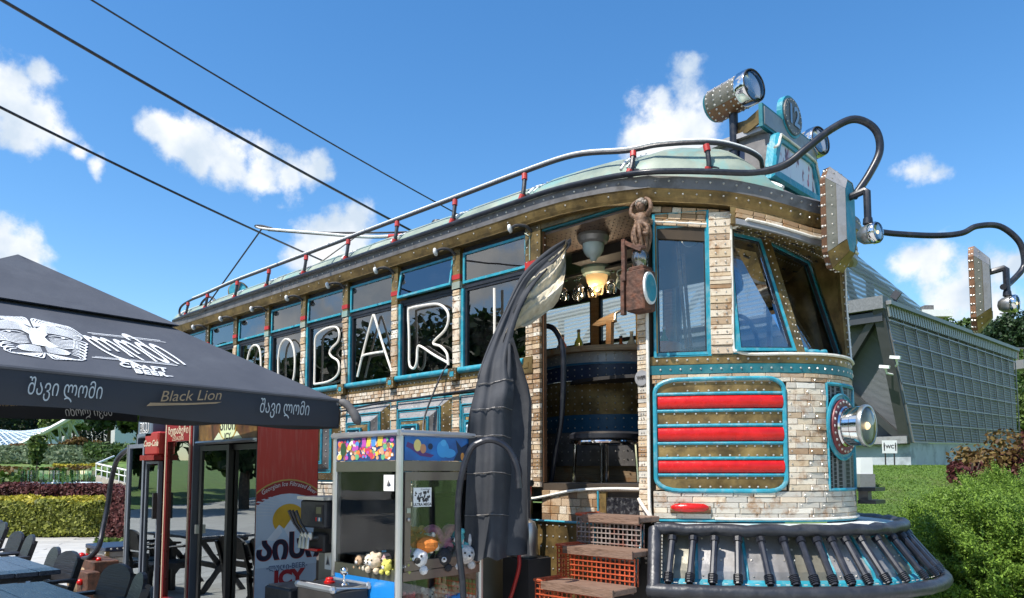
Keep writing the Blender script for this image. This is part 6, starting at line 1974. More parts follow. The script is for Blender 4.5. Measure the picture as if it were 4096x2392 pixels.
# plush toys, each its own thing
def fur(name, c, fuzzy=.5):
 if name in bpy.data.materials:
  return bpy.data.materials[name]
 return mk(name, c, .9, 0, .3, 30, bump=fuzzy, bscale=60)
def plush(x, y, z, r, c, kind, label, c2=(.75, .72, .68), rz=0.0):
 r *= 1.3
 t = thing('plush_toy', label, 'plush toy', (x, y, z), 'plush toys in the claw machine')
 cs, sn = math.cos(rz), math.sin(rz)
 P = lambda a, b, h: (x + a * cs - b * sn, y + a * sn + b * cs, z + h)
 nm = 'plush_' + '_'.join('%03d' % int(v * 100) for v in c)
 mt = fur(nm.replace('plush_', 'plush_fur_'), c)
 if kind == 'heart':
  m = M()
  pr = [(math.sin(a) ** 3 * r, (13 * math.cos(a) - 5 * math.cos(2 * a) - 2 * math.cos(3 * a) - math.cos(4 * a)) / 16 * r) for a in np.linspace(0, 2 * math.pi, 30, endpoint=False)]
  rs = []
  for s, o in ((.1, -.38), (.7, -.32), (1, -.12), (1, .12), (.7, .32), (.1, .38)):
   rs.append([P(a * s, o * r, b * s + r * .8) for a, b in pr])
  m.rings(rs, True)
  obj('body', m, mt, t, smooth='all')
 elif kind == 'fuzzy':
  m = M()
  m.ball(P(0, 0, r * .6), r, 14, (1.6, 1, .62))
  rr = random.Random(int(abs(x * 999)))
  for k in range(260):
   a, b_ = rr.uniform(0, 6.28), rr.uniform(-.2, 1.4)
   d = V(math.cos(a) * math.cos(b_) * 1.6, math.sin(a) * math.cos(b_), math.sin(b_) * .62)
   p = V(P(0, 0, r * .6)) + V(d.x * cs - d.y * sn, d.x * sn + d.y * cs, d.z) * r
   q = p + V(rr.uniform(-1, 1), rr.uniform(-1, 1), rr.uniform(.2, 1.2)) * r * .28
   s = V(rr.uniform(-1, 1), rr.uniform(-1, 1), 0) * r * .07
   m.add([p - s, p + s, q], [(0, 1, 2)])
  obj('body', m, mt, t)
 else:
  m = M()
  m.ball(P(0, 0, r * .55), r, 12, (1, .8, .75))
  m.ball(P(r * .2, -r * .75, r * .9), r * .72, 12)
  for s in (-1, 1):
   if kind == 'bunny':
    m.ball(P(r * .2 + s * r * .3, -r * .75, r * 1.9), r * .24, 8, (1, .6, 2.2))
   else:
    m.ball(P(r * .2 + s * r * .5, -r * .72, r * 1.45), r * .27, 8)
   m.ball(P(s * r * .85, -r * .3, r * .3), r * .36, 8)
   m.ball(P(s * r * .6, -r * .95, r * .12), r * .32, 8)
  obj('body', m, mt, t, smooth='all')
  f = M()
  f.ball(P(r * .2, -r * 1.38, r * .78), r * .28, 8, (1, .7, .8))
  obj('muzzle', f, fur('plush_muzzle_%d' % int(c2[0] * 100), c2), t, smooth='all')
  e = M()
  for s in (-1, 1):
   e.ball(P(r * .2 + s * r * .26, -r * 1.36, r * 1.05), r * .09, 6)
  e.ball(P(r * .2, -r * 1.6, r * .84), r * .09, 6)
  obj('eyes_and_nose', e, MT['dark'], t)
 return t
plush(-3.80, 3.08, 1.03, .085, (.62, .19, .03), 'fuzzy', 'long fluffy orange toy lying along the back of the claw machine', rz=1.5)
plush(-3.86, 3.20, 1.06, .06, (.62, .19, .03), 'fuzzy', 'small fluffy orange toy behind the long one')
plush(-3.78, 3.27, 1.0, .105, (.66, .20, .34), 'heart', 'large pink heart cushion against the side glass', rz=1.3)
plush(-3.79, 3.05, .93, .075, (.70, .70, .70), 'bear', 'white and black plush cow low behind the side door', (.03, .03, .03), rz=.9)
plush(-3.77, 3.24, .93, .065, (.03, .03, .035), 'bear', 'dark plush toy with a pale face in the middle of the side pane', (.7, .7, .7), rz=1.0)
plush(-3.76, 3.41, .93, .07, (.55, .53, .52), 'bunny', 'grey and white rabbit toy by the rear post of the side pane', rz=1.2)
plush(-3.76, 2.945, .93, .045, (.35, .36, .10), 'bear', 'small olive toy with orange beak at the corner post', (.7, .25, .03), rz=.8)
plush(-3.86, 2.98, .93, .07, (.48, .30, .30), 'bear', 'dusty pink plush with a round eye inside the front glass', (.6, .45, .42))
plush(-3.93, 2.90, .93, .055, (.62, .50, .36), 'bear', 'cream teddy at the front glass, left of the lemon toy')
plush(-4.01, 2.92, .93, .05, (.70, .62, .50), 'bear', 'pale cream teddy in the middle of the front glass')
plush(-4.12, 2.91, .93, .042, (.45, .30, .18), 'bear', 'brown teddy furthest left at the front glass')
plush(-3.80, 2.88, .93, .04, (.70, .64, .12), 'bear', 'lemon yellow toy at the foot of the corner post')
plush(-4.04, 3.0, .93, .035, (.10, .22, .55), 'bear', 'small blue toy behind the cream teddies')
plush(-3.92, 3.05, 1.0, .055, (.10, .22, .16), 'bear', 'dark green speckled toy behind the dusty pink plush')
plush(-3.90, 3.40, .93, .09, (.62, .55, .45), 'bear', 'big beige teddy at the back of the claw machine')
plush(-3.88, 3.28, .93, .08, (.16, .45, .52), 'bear', 'turquoise toy partly under the pink heart')
for (x, y, z, r, c, k, l) in [(-4.0, 3.05, 1.02, .055, (.66, .12, .22), 'bear', 'raspberry toy on the second layer behind the front glass'), (-3.86, 2.95, 1.05, .05, (.10, .35, .60), 'bear', 'sky blue toy on top of the dusty pink plush'), (-4.1, 3.05, .98, .06, (.62, .58, .52), 'bunny', 'ivory rabbit behind the front teddies'),
                         (-4.2, 3.0, .93, .05, (.55, .42, .10), 'bear', 'mustard bear at the left end of the toy pile'), (-3.78, 2.95, 1.04, .045, (.30, .10, .40), 'bear', 'violet toy above the olive one by the corner'), (-3.77, 3.15, 1.05, .055, (.66, .60, .50), 'bear', 'oatmeal bear between the orange and pink toys'),
                         (-3.77, 3.40, 1.05, .06, (.10, .42, .44), 'bear', 'teal toy beside the rear post of the side pane'), (-3.95, 3.2, 1.05, .07, (.60, .32, .12), 'bear', 'ginger bear in the middle of the pile'), (-4.05, 3.25, 1.0, .08, (.55, .50, .46), 'bear', 'stone grey bear at the rear of the pile')]:
 plush(x, y, z, r, c, k, l, rz=.5)
for i, (y, z, r, c, k, l) in enumerate([(2.94, .62, .055, (.66, .20, .03), 'bear', 'orange toy in the lower glass bin by the corner post'), (3.03, .62, .05, (.60, .60, .62), 'bear', 'pale grey toy in the lower bin beside the orange one'), (3.11, .62, .045, (.55, .60, .06), 'bear', 'lime toy in the lower bin'),
                                  (3.20, .62, .06, (.62, .50, .36), 'bear', 'tan bear in the lower bin left of the blue toy'), (3.32, .62, .065, (.06, .28, .62), 'bear', 'glossy blue toy in the lower bin'), (3.43, .62, .05, (.45, .34, .25), 'bear', 'brown teddy at the far end of the lower bin'),
                                  (2.99, .71, .045, (.60, .10, .12), 'bear', 'red toy on top of the lower bin pile'), (3.14, .71, .05, (.70, .64, .56), 'bear', 'white teddy on top of the lower bin pile'), (3.26, .74, .045, (.70, .60, .40), 'bunny', 'sand coloured rabbit on the lower bin pile'), (3.40, .72, .05, (.66, .62, .58), 'bear', 'cream dog on the far end of the lower bin pile')]):
 plush(-3.77 if i < 6 else -3.80, y, z, r, c, k, l, rz=1.2)
# grey louvred cabinet behind the claw machine
gc = thing('louvred_cabinet', 'olive grey metal cabinet with louvre slots behind the claw machine', 'cabinet', (-4.44, 4.0, 0))
obj('body', M().bbox((-4.74, 3.80, 0), (-4.14, 4.25, 1.36), .01), mk('olive_steel', (.22, .225, .185), .4, .4, .12), gc)
obj('lid', M().box((-4.77, 3.77, 1.36), (-4.11, 4.28, 1.385)), MT['steel'], gc)
for r in range(4):
 for c in range(5):
  obj('louvre', M().prism([(-4.68 + c * .11, 3.798, 1.16 - r * .055), (-4.60 + c * .11, 3.798, 1.16 - r * .055), (-4.605 + c * .11, 3.783, 1.145 - r * .055), (-4.675 + c * .11, 3.783, 1.145 - r * .055)], (0, .004, -.012)), MT['steel'], gc)
# beer dispenser
bd = thing('beer_dispenser', 'black and steel beer dispenser with three handles beside the fridge panel', 'dispenser', (-4.58, 3.1, 0))
obj('body', M().bbox((-4.70, 2.92, .0), (-4.44, 3.50, 1.06), .01), mk('dull_steel_front', (.22, .22, .205), .35, .6, .12), bd)
obj('head', M().bbox((-4.75, 2.80, 1.17), (-4.43, 3.50, 1.36), .012), MT['black'], bd)
obj('neck', M().box((-4.70, 2.88, 1.06), (-4.44, 3.50, 1.17)), MT['dark'], bd)
obj('top_plate', M().box((-4.76, 2.78, 1.362), (-4.42, 3.55, 1.385)), MT['alu'], bd)
dsp = obj('display', M().box((-4.54, 2.793, 1.20), (-4.45, 2.80, 1.33)), MT['dark'], bd)
obj('screen', M().box((-4.525, 2.789, 1.27), (-4.465, 2.794, 1.315)), mk('olive_screen', (.12, .12, .06), .3), dsp)
for k, c in enumerate(('red', 'blue', 'white', 'blue')):
 obj('button', M().box((-4.53 + k * .019, 2.789, 1.22), (-4.517 + k * .019, 2.794, 1.245)), MT[c], dsp)
for k, x in enumerate((-4.71, -4.67, -4.62)):
 tp_ = obj('tap', M().tube([(x + .03, 2.90, 1.10), (x + .03, 2.77, 1.10), (x + .03, 2.765, 1.03)], .017, 8).lathe([(.02, 0), (.026, .02), (.02, .05)], (x + .03, 2.79, 1.09), (0, 0, 1), 10), MT['steel'], bd, smooth=True)
 obj('handle', M().tube([(x + .03, 2.78, 1.12), (x + .005, 2.73, 1.20), (x - .015, 2.70, 1.29)], [.006, .009, .012], 8), MT['black'], tp_, smooth=True)
obj('tap_block', M().bbox((-4.72, 2.84, 1.0), (-4.50, 2.92, 1.13), .01), MT['dark'], bd)
obj('red_tray_edge', M().box((-4.68, 2.80, 1.015), (-4.52, 2.84, 1.03)), MT['red'], bd)
obj('drip_tray', M().bbox((-4.78, 2.56, .69), (-4.45, 2.86, .79), .01), MT['black'], bd)
obj('tray_grid', M().box((-4.76, 2.58, .79), (-4.47, 2.84, .797)), MT['dkgrey'], bd)
obj('stand_base', M().box((-4.84, 2.48, 0), (-4.44, 2.92, .69)), MT['steel'], bd)
tg = obj('warning_tag', M().box((-4.60, 2.912, .88), (-4.52, 2.916, 1.0)), MT['whitep'], bd)
flat_shape([(.012, .03), (.068, .03), (.04, .10)], (-4.60, 2.9112, .88), (1, 0, 0), (0, 0, 1), 0, MT['grey'], 'tag_mark', tg)
flat_shape([(.025, .038), (.055, .038), (.04, .075)], (-4.60, 2.9108, .88), (1, 0, 0), (0, 0, 1), 0, MT['navy'], 'tag_mark', tg)
# ================================================================== FRIDGES
def frame_rect(m, x0, x1, z0, z1, w, y0, y1):
 m.box((x0, y0, z0), (x0 + w, y1, z1)).box((x1 - w, y0, z0), (x1, y1, z1)).box((x0 + w, y0, z0), (x1 - w, y1, z0 + w)).box((x0 + w, y0, z1 - w), (x1 - w, y1, z1))
 return m
def fridge_shell(name, label, x0, x1, y0, y1, h, bodym, door_z0, door_z1, framem, fw=.05):
 t = thing(name, label, 'fridge', ((x0 + x1) / 2, (y0 + y1) / 2, 0))
 m = M()
 m.box((x0, y0 + .05, 0), (x0 + .03, y1, h)).box((x1 - .03, y0 + .05, 0), (x1, y1, h)).box((x0 + .03, y1 - .03, 0), (x1 - .03, y1, h)).box((x0 + .03, y0 + .05, h - .04), (x1 - .03, y1 - .03, h)).box((x0 + .03, y0 + .05, 0), (x1 - .03, y1 - .03, .18))
 obj('cabinet', m, bodym, t)
 obj('lining', M().box((x0 + .03, y1 - .045, .18), (x1 - .03, y1 - .032, h - .04)), MT['dkgrey'], t)
 for z in np.arange(door_z0 + .25, door_z1 - .1, .32):
  obj('shelf', M().box((x0 + .035, y0 + .12, z), (x1 - .035, y1 - .05, z + .012)), MT['grey'], t)
 return t
DKM = mk('black_powder_coat', (.018, .018, .02), .35, .2, .15)
GRM = mk('grey_blue_powder_coat', (.16, .18, .215), .45, .2, .1)
bfx0, bfx1, fy0, fy1 = -6.80, -5.705, 2.96, 3.53
bf = fridge_shell('double_fridge', 'wide black two-door fridge with a red and white beer side panel', bfx0, bfx1, fy0, fy1, 2.02, DKM, .35, 1.80, DKM)
hd2 = obj('header', M().box((bfx0, fy0 + .0, 1.83), (bfx1 - .005, fy0 + .06, 2.02)), mk('brown_gold_print', (.11, .055, .02), .4, 0, .6, 9, c2=(.22, .12, .03), stain=(.10, .02, .02), stain_scale=5), bf)
oo = (bfx0 + .44, fy0 - .001, 1.83)
flat_shape([(-.13, .005), (.40, .005), (.30, .07), (.24, .02), (.05, .02), (-.04, .07)], oo, (1, 0, 0), (0, 0, 1), 0, plain('pale_mint', (.60, .68, .50)), 'header_print', hd2)
flat_shape(disc(.135, .095, .155, .105), oo, (1, 0, 0), (0, 0, 1), .001, plain('gold_print', (.45, .30, .06)), 'header_print', hd2)
flat_shape(disc(.135, .10, .14, .098), oo, (1, 0, 0), (0, 0, 1), .002, plain('mint_print', (.62, .72, .45)), 'header_print', hd2)
lettering('header_text', 'აისი', .13, (oo[0] + .135, fy0 - .004, 1.955), (1, 0, 0), (0, 0, 1), MT['dark'], hd2, bold=.003)
lettering('header_text', 'ICY', .075, (oo[0] + .135, fy0 - .004, 1.86), (1, 0, 0), (0, 0, 1), MT['dark'], hd2, bold=.002)
obj('header_lip', M().prism([(bfx0, fy0, 1.80), (bfx0, fy0 - .035, 1.815), (bfx0, fy0 - .03, 1.83), (bfx0, fy0, 1.832)], (bfx1 - bfx0 - .006, 0, 0)), MT['steel'], bf)
m = M()
mid = -6.25
frame_rect(m, bfx0 + .01, mid + .03, .20, 1.79, .045, fy0 + .012, fy0 + .045)
d1 = obj('sliding_door', m, DKM, bf)
obj('door_glass', M().box((bfx0 + .05, fy0 + .024, .24), (mid - .01, fy0 + .03, 1.75)), MT['fridgeglass'], d1)
m = frame_rect(M(), mid - .03, bfx1 - .05, .20, 1.79, .045, fy0 + .047, fy0 + .075)
d2 = obj('sliding_door', m, DKM, bf)
obj('door_glass', M().box((mid + .01, fy0 + .058, .24), (bfx1 - .09, fy0 + .064, 1.75)), MT['fridgeglass'], d2)
obj('door_handle', M().box((bfx0 + .015, fy0 - .02, 1.0), (bfx0 + .045, fy0 + .012, 1.08)), MT['steel'], d1)
led = obj('led_tube', M().tube([(bfx0 + .17, fy0 + .09, .34), (bfx0 + .17, fy0 + .09, 1.74)], .02, 8), mk('cool_led_tube', (.9, .95, 1.0), .3, emit=3.0), bf)
# printed side panel
PX_ = bfx1
def pn(poly, off, mat, nm='panel_print'):
 q = clip([(min(9, a), b) for a, b in poly], 2.965, 3.525)
 return flat_shape([(a - 2.965, b) for a, b in q], (PX_, 2.965, 0), (0, 1, 0), (0, 0, 1), off, mat, nm, bf)
def clip(poly, lo, hi):
 for s, L_ in ((1, lo), (-1, hi)):
  out = []
  for i, p in enumerate(poly):
   q = poly[(i + 1) % len(poly)]
   pi, qi = (p[0] - L_) * s >= 0, (q[0] - L_) * s >= 0
   if pi:
    out.append(p)
   if pi != qi:
    t = (L_ - p[0]) / (q[0] - p[0])
    out.append((L_, p[1] + (q[1] - p[1]) * t))
  poly = out
 return poly
scr = mk('scratched_red_vinyl', (.56, .048, .030), .38, 0, .06, 2, stretch=(9, 9, .8), stain=(.62, .22, .17), stain_scale=5, stain_amt=.22)
obj('side_sheet', M().box((PX_, 2.965, .02), (PX_ + .001, 3.525, 2.0)), scr, bf)
cy_, cz_ = 3.255, 1.02
pn(disc(cy_, cz_, .46, .475, 40), .0025, plain('gold_line', (.50, .36, .08)))
pn(disc(cy_, cz_, .45, .463, 40), .0035, plain('deep_red_print', (.30, .02, .018)))
wt_ = mk('pale_blue_print', (.50, .62, .74), .4, 0, .12, 2, c2=(.62, .70, .78))
pn(disc(cy_, cz_ - .05, .44, .405, 40), .0045, wt_)
pn([(2.965, .02), (3.525, .02), (3.525, .6), (2.965, .66)], .0046, wt_)
pn([p for p in disc(cy_, cz_, .45, .463, 60, 200, 340)] + [(cy_ + .40, .9), (cy_ - .40, .9)], .0052, wt_)
for k in range(19):
 a = R(8 + k * 9)
 c0 = (3.26, 1.17)
 pn([(c0[0] + .16 * math.cos(a - .025), c0[1] + .16 * math.sin(a - .025)), (c0[0] + .42 * math.cos(a - .035), c0[1] + (.19 if False else .42) * math.sin(a - .035) * .47 + .0), (c0[0] + .42 * math.cos(a + .035), c0[1] + .42 * math.sin(a + .035) * .47), (c0[0] + .16 * math.cos(a + .025), c0[1] + .16 * math.sin(a + .025))], .0058, plain('ray_print', (.62, .68, .74)))
pn(disc(3.26, 1.16, .15, .13, 28), .0064, mk('sun_print', (.72, .42, .03), .4, 0, .2, 4))
pn([(2.965, .93), (3.06, 1.0), (3.17, 1.12), (3.215, 1.085), (3.29, 1.18), (3.40, 1.03), (3.525, .95), (3.525, .78), (2.965, .78)], .0070, plain('mountain_print', (.60, .72, .82)))
pn([(3.06, 1.0), (3.17, 1.12), (3.20, 1.06), (3.14, .99)], .0076, plain('snow_print', (.78, .82, .86)))
pn([(3.215, 1.085), (3.29, 1.18), (3.33, 1.08), (3.27, .99), (3.24, 1.04)], .0076, plain('snow_print', (.78, .82, .86)))
NV = plain('navy_print', (.012, .014, .04))
lettering('panel_text', 'აისი', .265, (PX_ + .0095, 3.265, .925), (0, 1, 0), (0, 0, 1), plain('deep_red_print', (.30, .02, .018)), bf, bold=.012, spacing=.95)
lettering('panel_text', 'აისი', .265, (PX_ + .0102, 3.262, .927), (0, 1, 0), (0, 0, 1), NV, bf, bold=.008, spacing=.95)
lettering('panel_text', '-ლუდი-BEER-', .06, (PX_ + .009, 3.25, .775), (0, 1, 0), (0, 0, 1), plain('steel_blue_print', (.10, .16, .28)), bf, bold=.001)
lettering('panel_text', 'ICY', .17, (PX_ + .009, 3.265, .675), (0, 1, 0), (0, 0, 1), plain('icy_red', (.36, .02, .03)), bf, bold=.010)
vs, fs = text_tris('Georgian Ice Filtrated Beer', .052, shear=.25)
def arcmap(a, b):
 th = math.pi / 2 - a / .46
 rr = .415 + b
 return (PX_ + .009, cy_ + rr * 1.03 * math.cos(th), cz_ + .02 + rr * math.sin(th))
obj('panel_text', M().add([arcmap(p[0], p[1]) for p in vs], fs), MT['whitep'], bf)
lettering('panel_text', 'ENERGY', .03, (PX_ + .004, 3.47, 1.965), (0, 1, 0), (0, 0, 1), MT['gold'], bf)
RDM = plain('fridge_red', (.22, .012, .014), .3)
CRM = plain('fridge_cream_line', (.62, .52, .38), .4)
rx0, rx1 = -7.53, -6.88
rf = fridge_shell('red_fridge', 'tall glass-door fridge framed in dark red with a cream line and Georgian lettering', rx0, rx1, 2.96, 3.56, 2.10, GRM, .35, 1.84, RDM)
m = frame_rect(M(), rx0 + .02, rx1 - .02, .30, 2.08, .062, 2.94, 3.0).box((rx0 + .082, 2.94, 1.845), (rx1 - .082, 3.0, 2.018))
dr_ = obj('door', m, RDM, rf)
obj('door_surround', frame_rect(M(), rx0, rx1, .25, 2.11, .02, 2.95, 3.01), GRM, rf)
obj('cream_line', M().tube([p for p in catmull([(rx0 + .055, 2.938, .36), (rx0 + .05, 2.938, 1.2), (rx0 + .055, 2.938, 2.0), (rx0 + .09, 2.938, 2.045), (rx1 - .09, 2.938, 2.045), (rx1 - .055, 2.938, 2.0), (rx1 - .05, 2.938, 1.2), (rx1 - .055, 2.938, .36), (rx1 - .09, 2.938, .32), (rx0 + .09, 2.938, .32)], 5, closed=True)], .009, 6, closed=True), CRM, dr_, smooth=True)
obj('door_glass', M().box((rx0 + .082, 2.965, .362), (rx1 - .082, 2.972, 1.845)), MT['fridgeglass'], dr_)
obj('led_tube', M().tube([(rx0 + .10, 3.02, .40), (rx0 + .10, 3.02, 1.83)], .008, 6), mk('warm_led_tube', (1.0, .93, .70), .3, emit=.9), rf)
lettering('fridge_text', 'ზედაზენი', .092, ((rx0 + rx1) / 2, 2.937, 1.945), (1, 0, 0), (0, 0, 1), CRM, dr_, bold=.002)
lettering('fridge_text', 'ZEDAZENI', .055, ((rx0 + rx1) / 2, 2.937, 1.87), (1, 0, 0), (0, 0, 1), CRM, dr_)
cx0, cx1 = -7.90, -7.57
cf = fridge_shell('slim_red_fridge', 'slim red fridge with a projecting red header between the two grey ones', cx0, cx1, 2.93, 3.45, 1.80, RDM, .35, 1.68, RDM)
hd3 = obj('header_box', M().bbox((cx0 + .03, 2.88, 1.72), (cx1 + .035, 3.2, 1.95), .015), plain('cola_red', (.34, .03, .025), .35), cf)
lettering('fridge_text', 'Coca-Cola', .085, ((cx0 + cx1) / 2 + .03, 2.877, 1.835), (1, 0, 0), (0, 0, 1), CRM, hd3, shear=.35, bold=.002)
obj('header_step', M().box((cx0, 2.85, 1.67), (cx1 + .03, 3.0, 1.72)), RDM, cf)
dr_ = obj('door', frame_rect(M(), cx0, cx1, .2, 1.66, .025, 2.91, 2.95), GRM, cf)
obj('door_glass', M().box((cx0 + .035, 2.925, .235), (cx1 - .035, 2.932, 1.625)), MT['fridgeglass'], dr_)
obj('handle', M().box((cx1 - .03, 2.87, 1.1), (cx1 - .005, 2.91, 1.35)), MT['black'], dr_)
lm_ = M()
for k in range(44):
 lm_.ball((cx0 + .09, 2.98, .3 + k * .03), .0065, 5)
obj('led_dots', lm_, MT['print'], cf, kind='stuff')
ux0, ux1 = -8.36, -7.93
uf = fridge_shell('grey_fridge', 'grey glass-door fridge with a BLU header nearest the black drape', ux0, ux1, 2.93, 3.45, 1.95, GRM, .35, 1.80, GRM)
hd4 = obj('header', M().bbox((-8.06, 2.88, 1.90), (-7.70, 3.2, 2.09), .012), mk('blue_grey_header', (.12, .16, .20), .4), uf)
lettering('fridge_text', 'BLU', .13, (-7.88, 2.876, 1.992), (1, 0, 0), (0, 0, 1), MT['whitep'], hd4, bold=.010)
lettering('fridge_text', 'BLU', .13, (-7.88, 2.872, 1.992), (1, 0, 0), (0, 0, 1), MT['dark'], hd4, bold=-.001)
dr_ = obj('door', frame_rect(M(), ux0, ux1, .2, 1.84, .04, 2.90, 2.94), GRM, uf)
obj('door_glass', M().box((ux0 + .04, 2.915, .24), (ux1 - .04, 2.922, 1.80)), MT['fridgeglass'], dr_)
obj('edge_trim', M().box((ux0 - .012, 2.89, .2), (ux0 - .002, 2.95, 1.84)), MT['alu'], dr_)
# black drape hung behind the grey fridge
m = M().grid(lambda u, v: (-8.72 - .42 * u * (1 - .25 * v), 3.28 + .05 * u + .04 * math.sin(u * 9 + v * 2) + .05 * math.sin(v * 7) * u, .98 + (2.12 - .98) * v), 16, 18)
obj('black_drape', m, MT['fabric'], loc=(-8.9, 3.3, .98), label='black fabric drape hanging behind the grey fridge', cat='drape', smooth='all')
obj('drape_rail', M().tube([(-8.3, 3.30, 2.14), (-9.25, 3.33, 2.14)], .012, 6).tube([(-8.3, 3.3, 2.14), (-8.3, 3.4, 1.95)], .012, 6), MT['black'], loc=(-8.8, 3.3, 2.12), label='thin rail carrying the black drape under the parasol', cat='rail')
# ================================================================== PARASOL
FRp, FLp, BRp, BLp, AP = V(-4.47, 2.92, 2.05), V(-4.45, -.10, 2.10), V(-7.37, 2.63, 2.21), V(-7.35, -.40, 2.22), V(-5.95, 1.30, 3.01)
um = thing('parasol', 'big black canvas parasol printed with a white lion face and lettering', 'parasol', (-5.95, 1.30, 0))
def facet(a, b, t0, t1, lift, nm, mat, sag=.0, n=14, k=10):
 def fn(u, v):
  e = a.lerp(b, u)
  t = t0 + (t1 - t0) * v
  p = e.lerp(AP, t)
  return p + V(0, 0, lift - sag * math.sin(math.pi * u) * (1 - t) + .006 * math.sin(u * 23 + v * 5) * sag * 20)
 m = M().grid(fn, n, k)
 m.grid(lambda u, v: fn(1 - u, v) - V(0, 0, .006), n, k)
 return obj(nm, m, mat, um, smooth='all')
CORN = [FRp, FLp, BLp, BRp]
for i in range(4):
 a, b = CORN[(i + 1) % 4], CORN[i]
 facet(a, b, 0, .58, 0, 'canopy_panel', MT['canopy'], sag=0.0)
 facet(a, b, .50, 1, .035, 'vent_cap', MT['canopy'], sag=.0)
 # valance
 drop = V(0, 0, -.20)
 out = ((a + b) / 2 - AP)
 out.z = 0
 out.normalize()
 wav = lambda u, v: a.lerp(b, u) + drop * v + out * (.012 * math.sin(u * 17 + i) * v + .01 * math.sin(math.pi * v)) + V(0, 0, -.012 * math.sin(u * 11 + i * 2) * v)
 vm = M().grid(wav, 40, 4)
 vm.grid(lambda u, v: wav(1 - u, v) - out * .004, 40, 4)
 if i == 3 or i == 2 or i == 0:
  obj('valance', vm, MT['valance'], um, smooth='all')
 obj('edge_fold', M().tube([a, a.lerp(b, .5), b], .012, 6), MT['canopy'], um)
for c in CORN:
 obj('rib', M().beam(AP + V(0, 0, -.10), c + V(0, 0, -.03), .03, .018), MT['dkgrey'], um)
 obj('strut', M().beam(AP.lerp(c, .5) + V(0, 0, -.06), (AP.x, AP.y, 2.5), .022, .016), MT['dkgrey'], um)
obj('pole', M().tube([(-6.3, -1.1, 0), (-6.3, -1.1, 2.35), (AP.x, AP.y, 2.5), (AP.x, AP.y, 3.0)], .03, 12), MT['dkgrey'], um, smooth=True)
obj('base', M().lathe([(.38, 0), (.38, .06), (.06, .10), (.05, .3)], (-6.3, -1.1, 0), (0, 0, 1), 24), MT['dkgrey'], um, smooth=30)
# corner cap of the front right rib
obj('corner_flap', M().tube(catmull([FRp + V(-.04, -.02, -.0), FRp + V(.03, .03, -.02), FRp + V(.075, .07, -.085), FRp + V(.10, .10, -.17)], 5), [.02] * 4 + [.028] * 6 + [.032] * 4 + [.026, .012], 10), mk('grey_canvas_sleeve', (.12, .115, .115), .7, 0, .2), um, smooth='all')
EX = (FRp - FLp).normalized()
NV_ = (FRp - FLp).cross(AP - FLp).normalized()
EY = NV_.cross(EX)
if EY.z < 0:
 EY = -EY
if NV_.z < 0:
 NV_ = -NV_
def onface(x, y, off=.006):
 return FLp + EX * x + EY * y + NV_ * off
def ribbon(m, pts, w, taper=True, k=7):
 c = catmull([(p[0], p[1], 0) for p in pts], k)
 n = len(c)
 L_, R_ = [], []
 for i, p in enumerate(c):
  t = (c[min(i + 1, n - 1)] - c[max(i - 1, 0)]).normalized()
  s = i / (n - 1)
  ww = w * .66 * (math.sin(math.pi * min(1, .12 + s * .86)) ** .6 if taper else 1)
  nrm2 = V(-t.y, t.x, 0) * ww / 2
  L_.append(p + nrm2)
  R_.append(p - nrm2)
 vs = [onface(p.x, p.y) for p in L_] + [onface(p.x, p.y) for p in R_]
 m.add(vs, [(i, i + 1, n + i + 1, n + i) for i in range(n - 1)])
lion = M()
lx, ly = 1.265, .455
S2 = lambda pts: [(lx + a * .80, ly + b * .92) for a, b in pts]
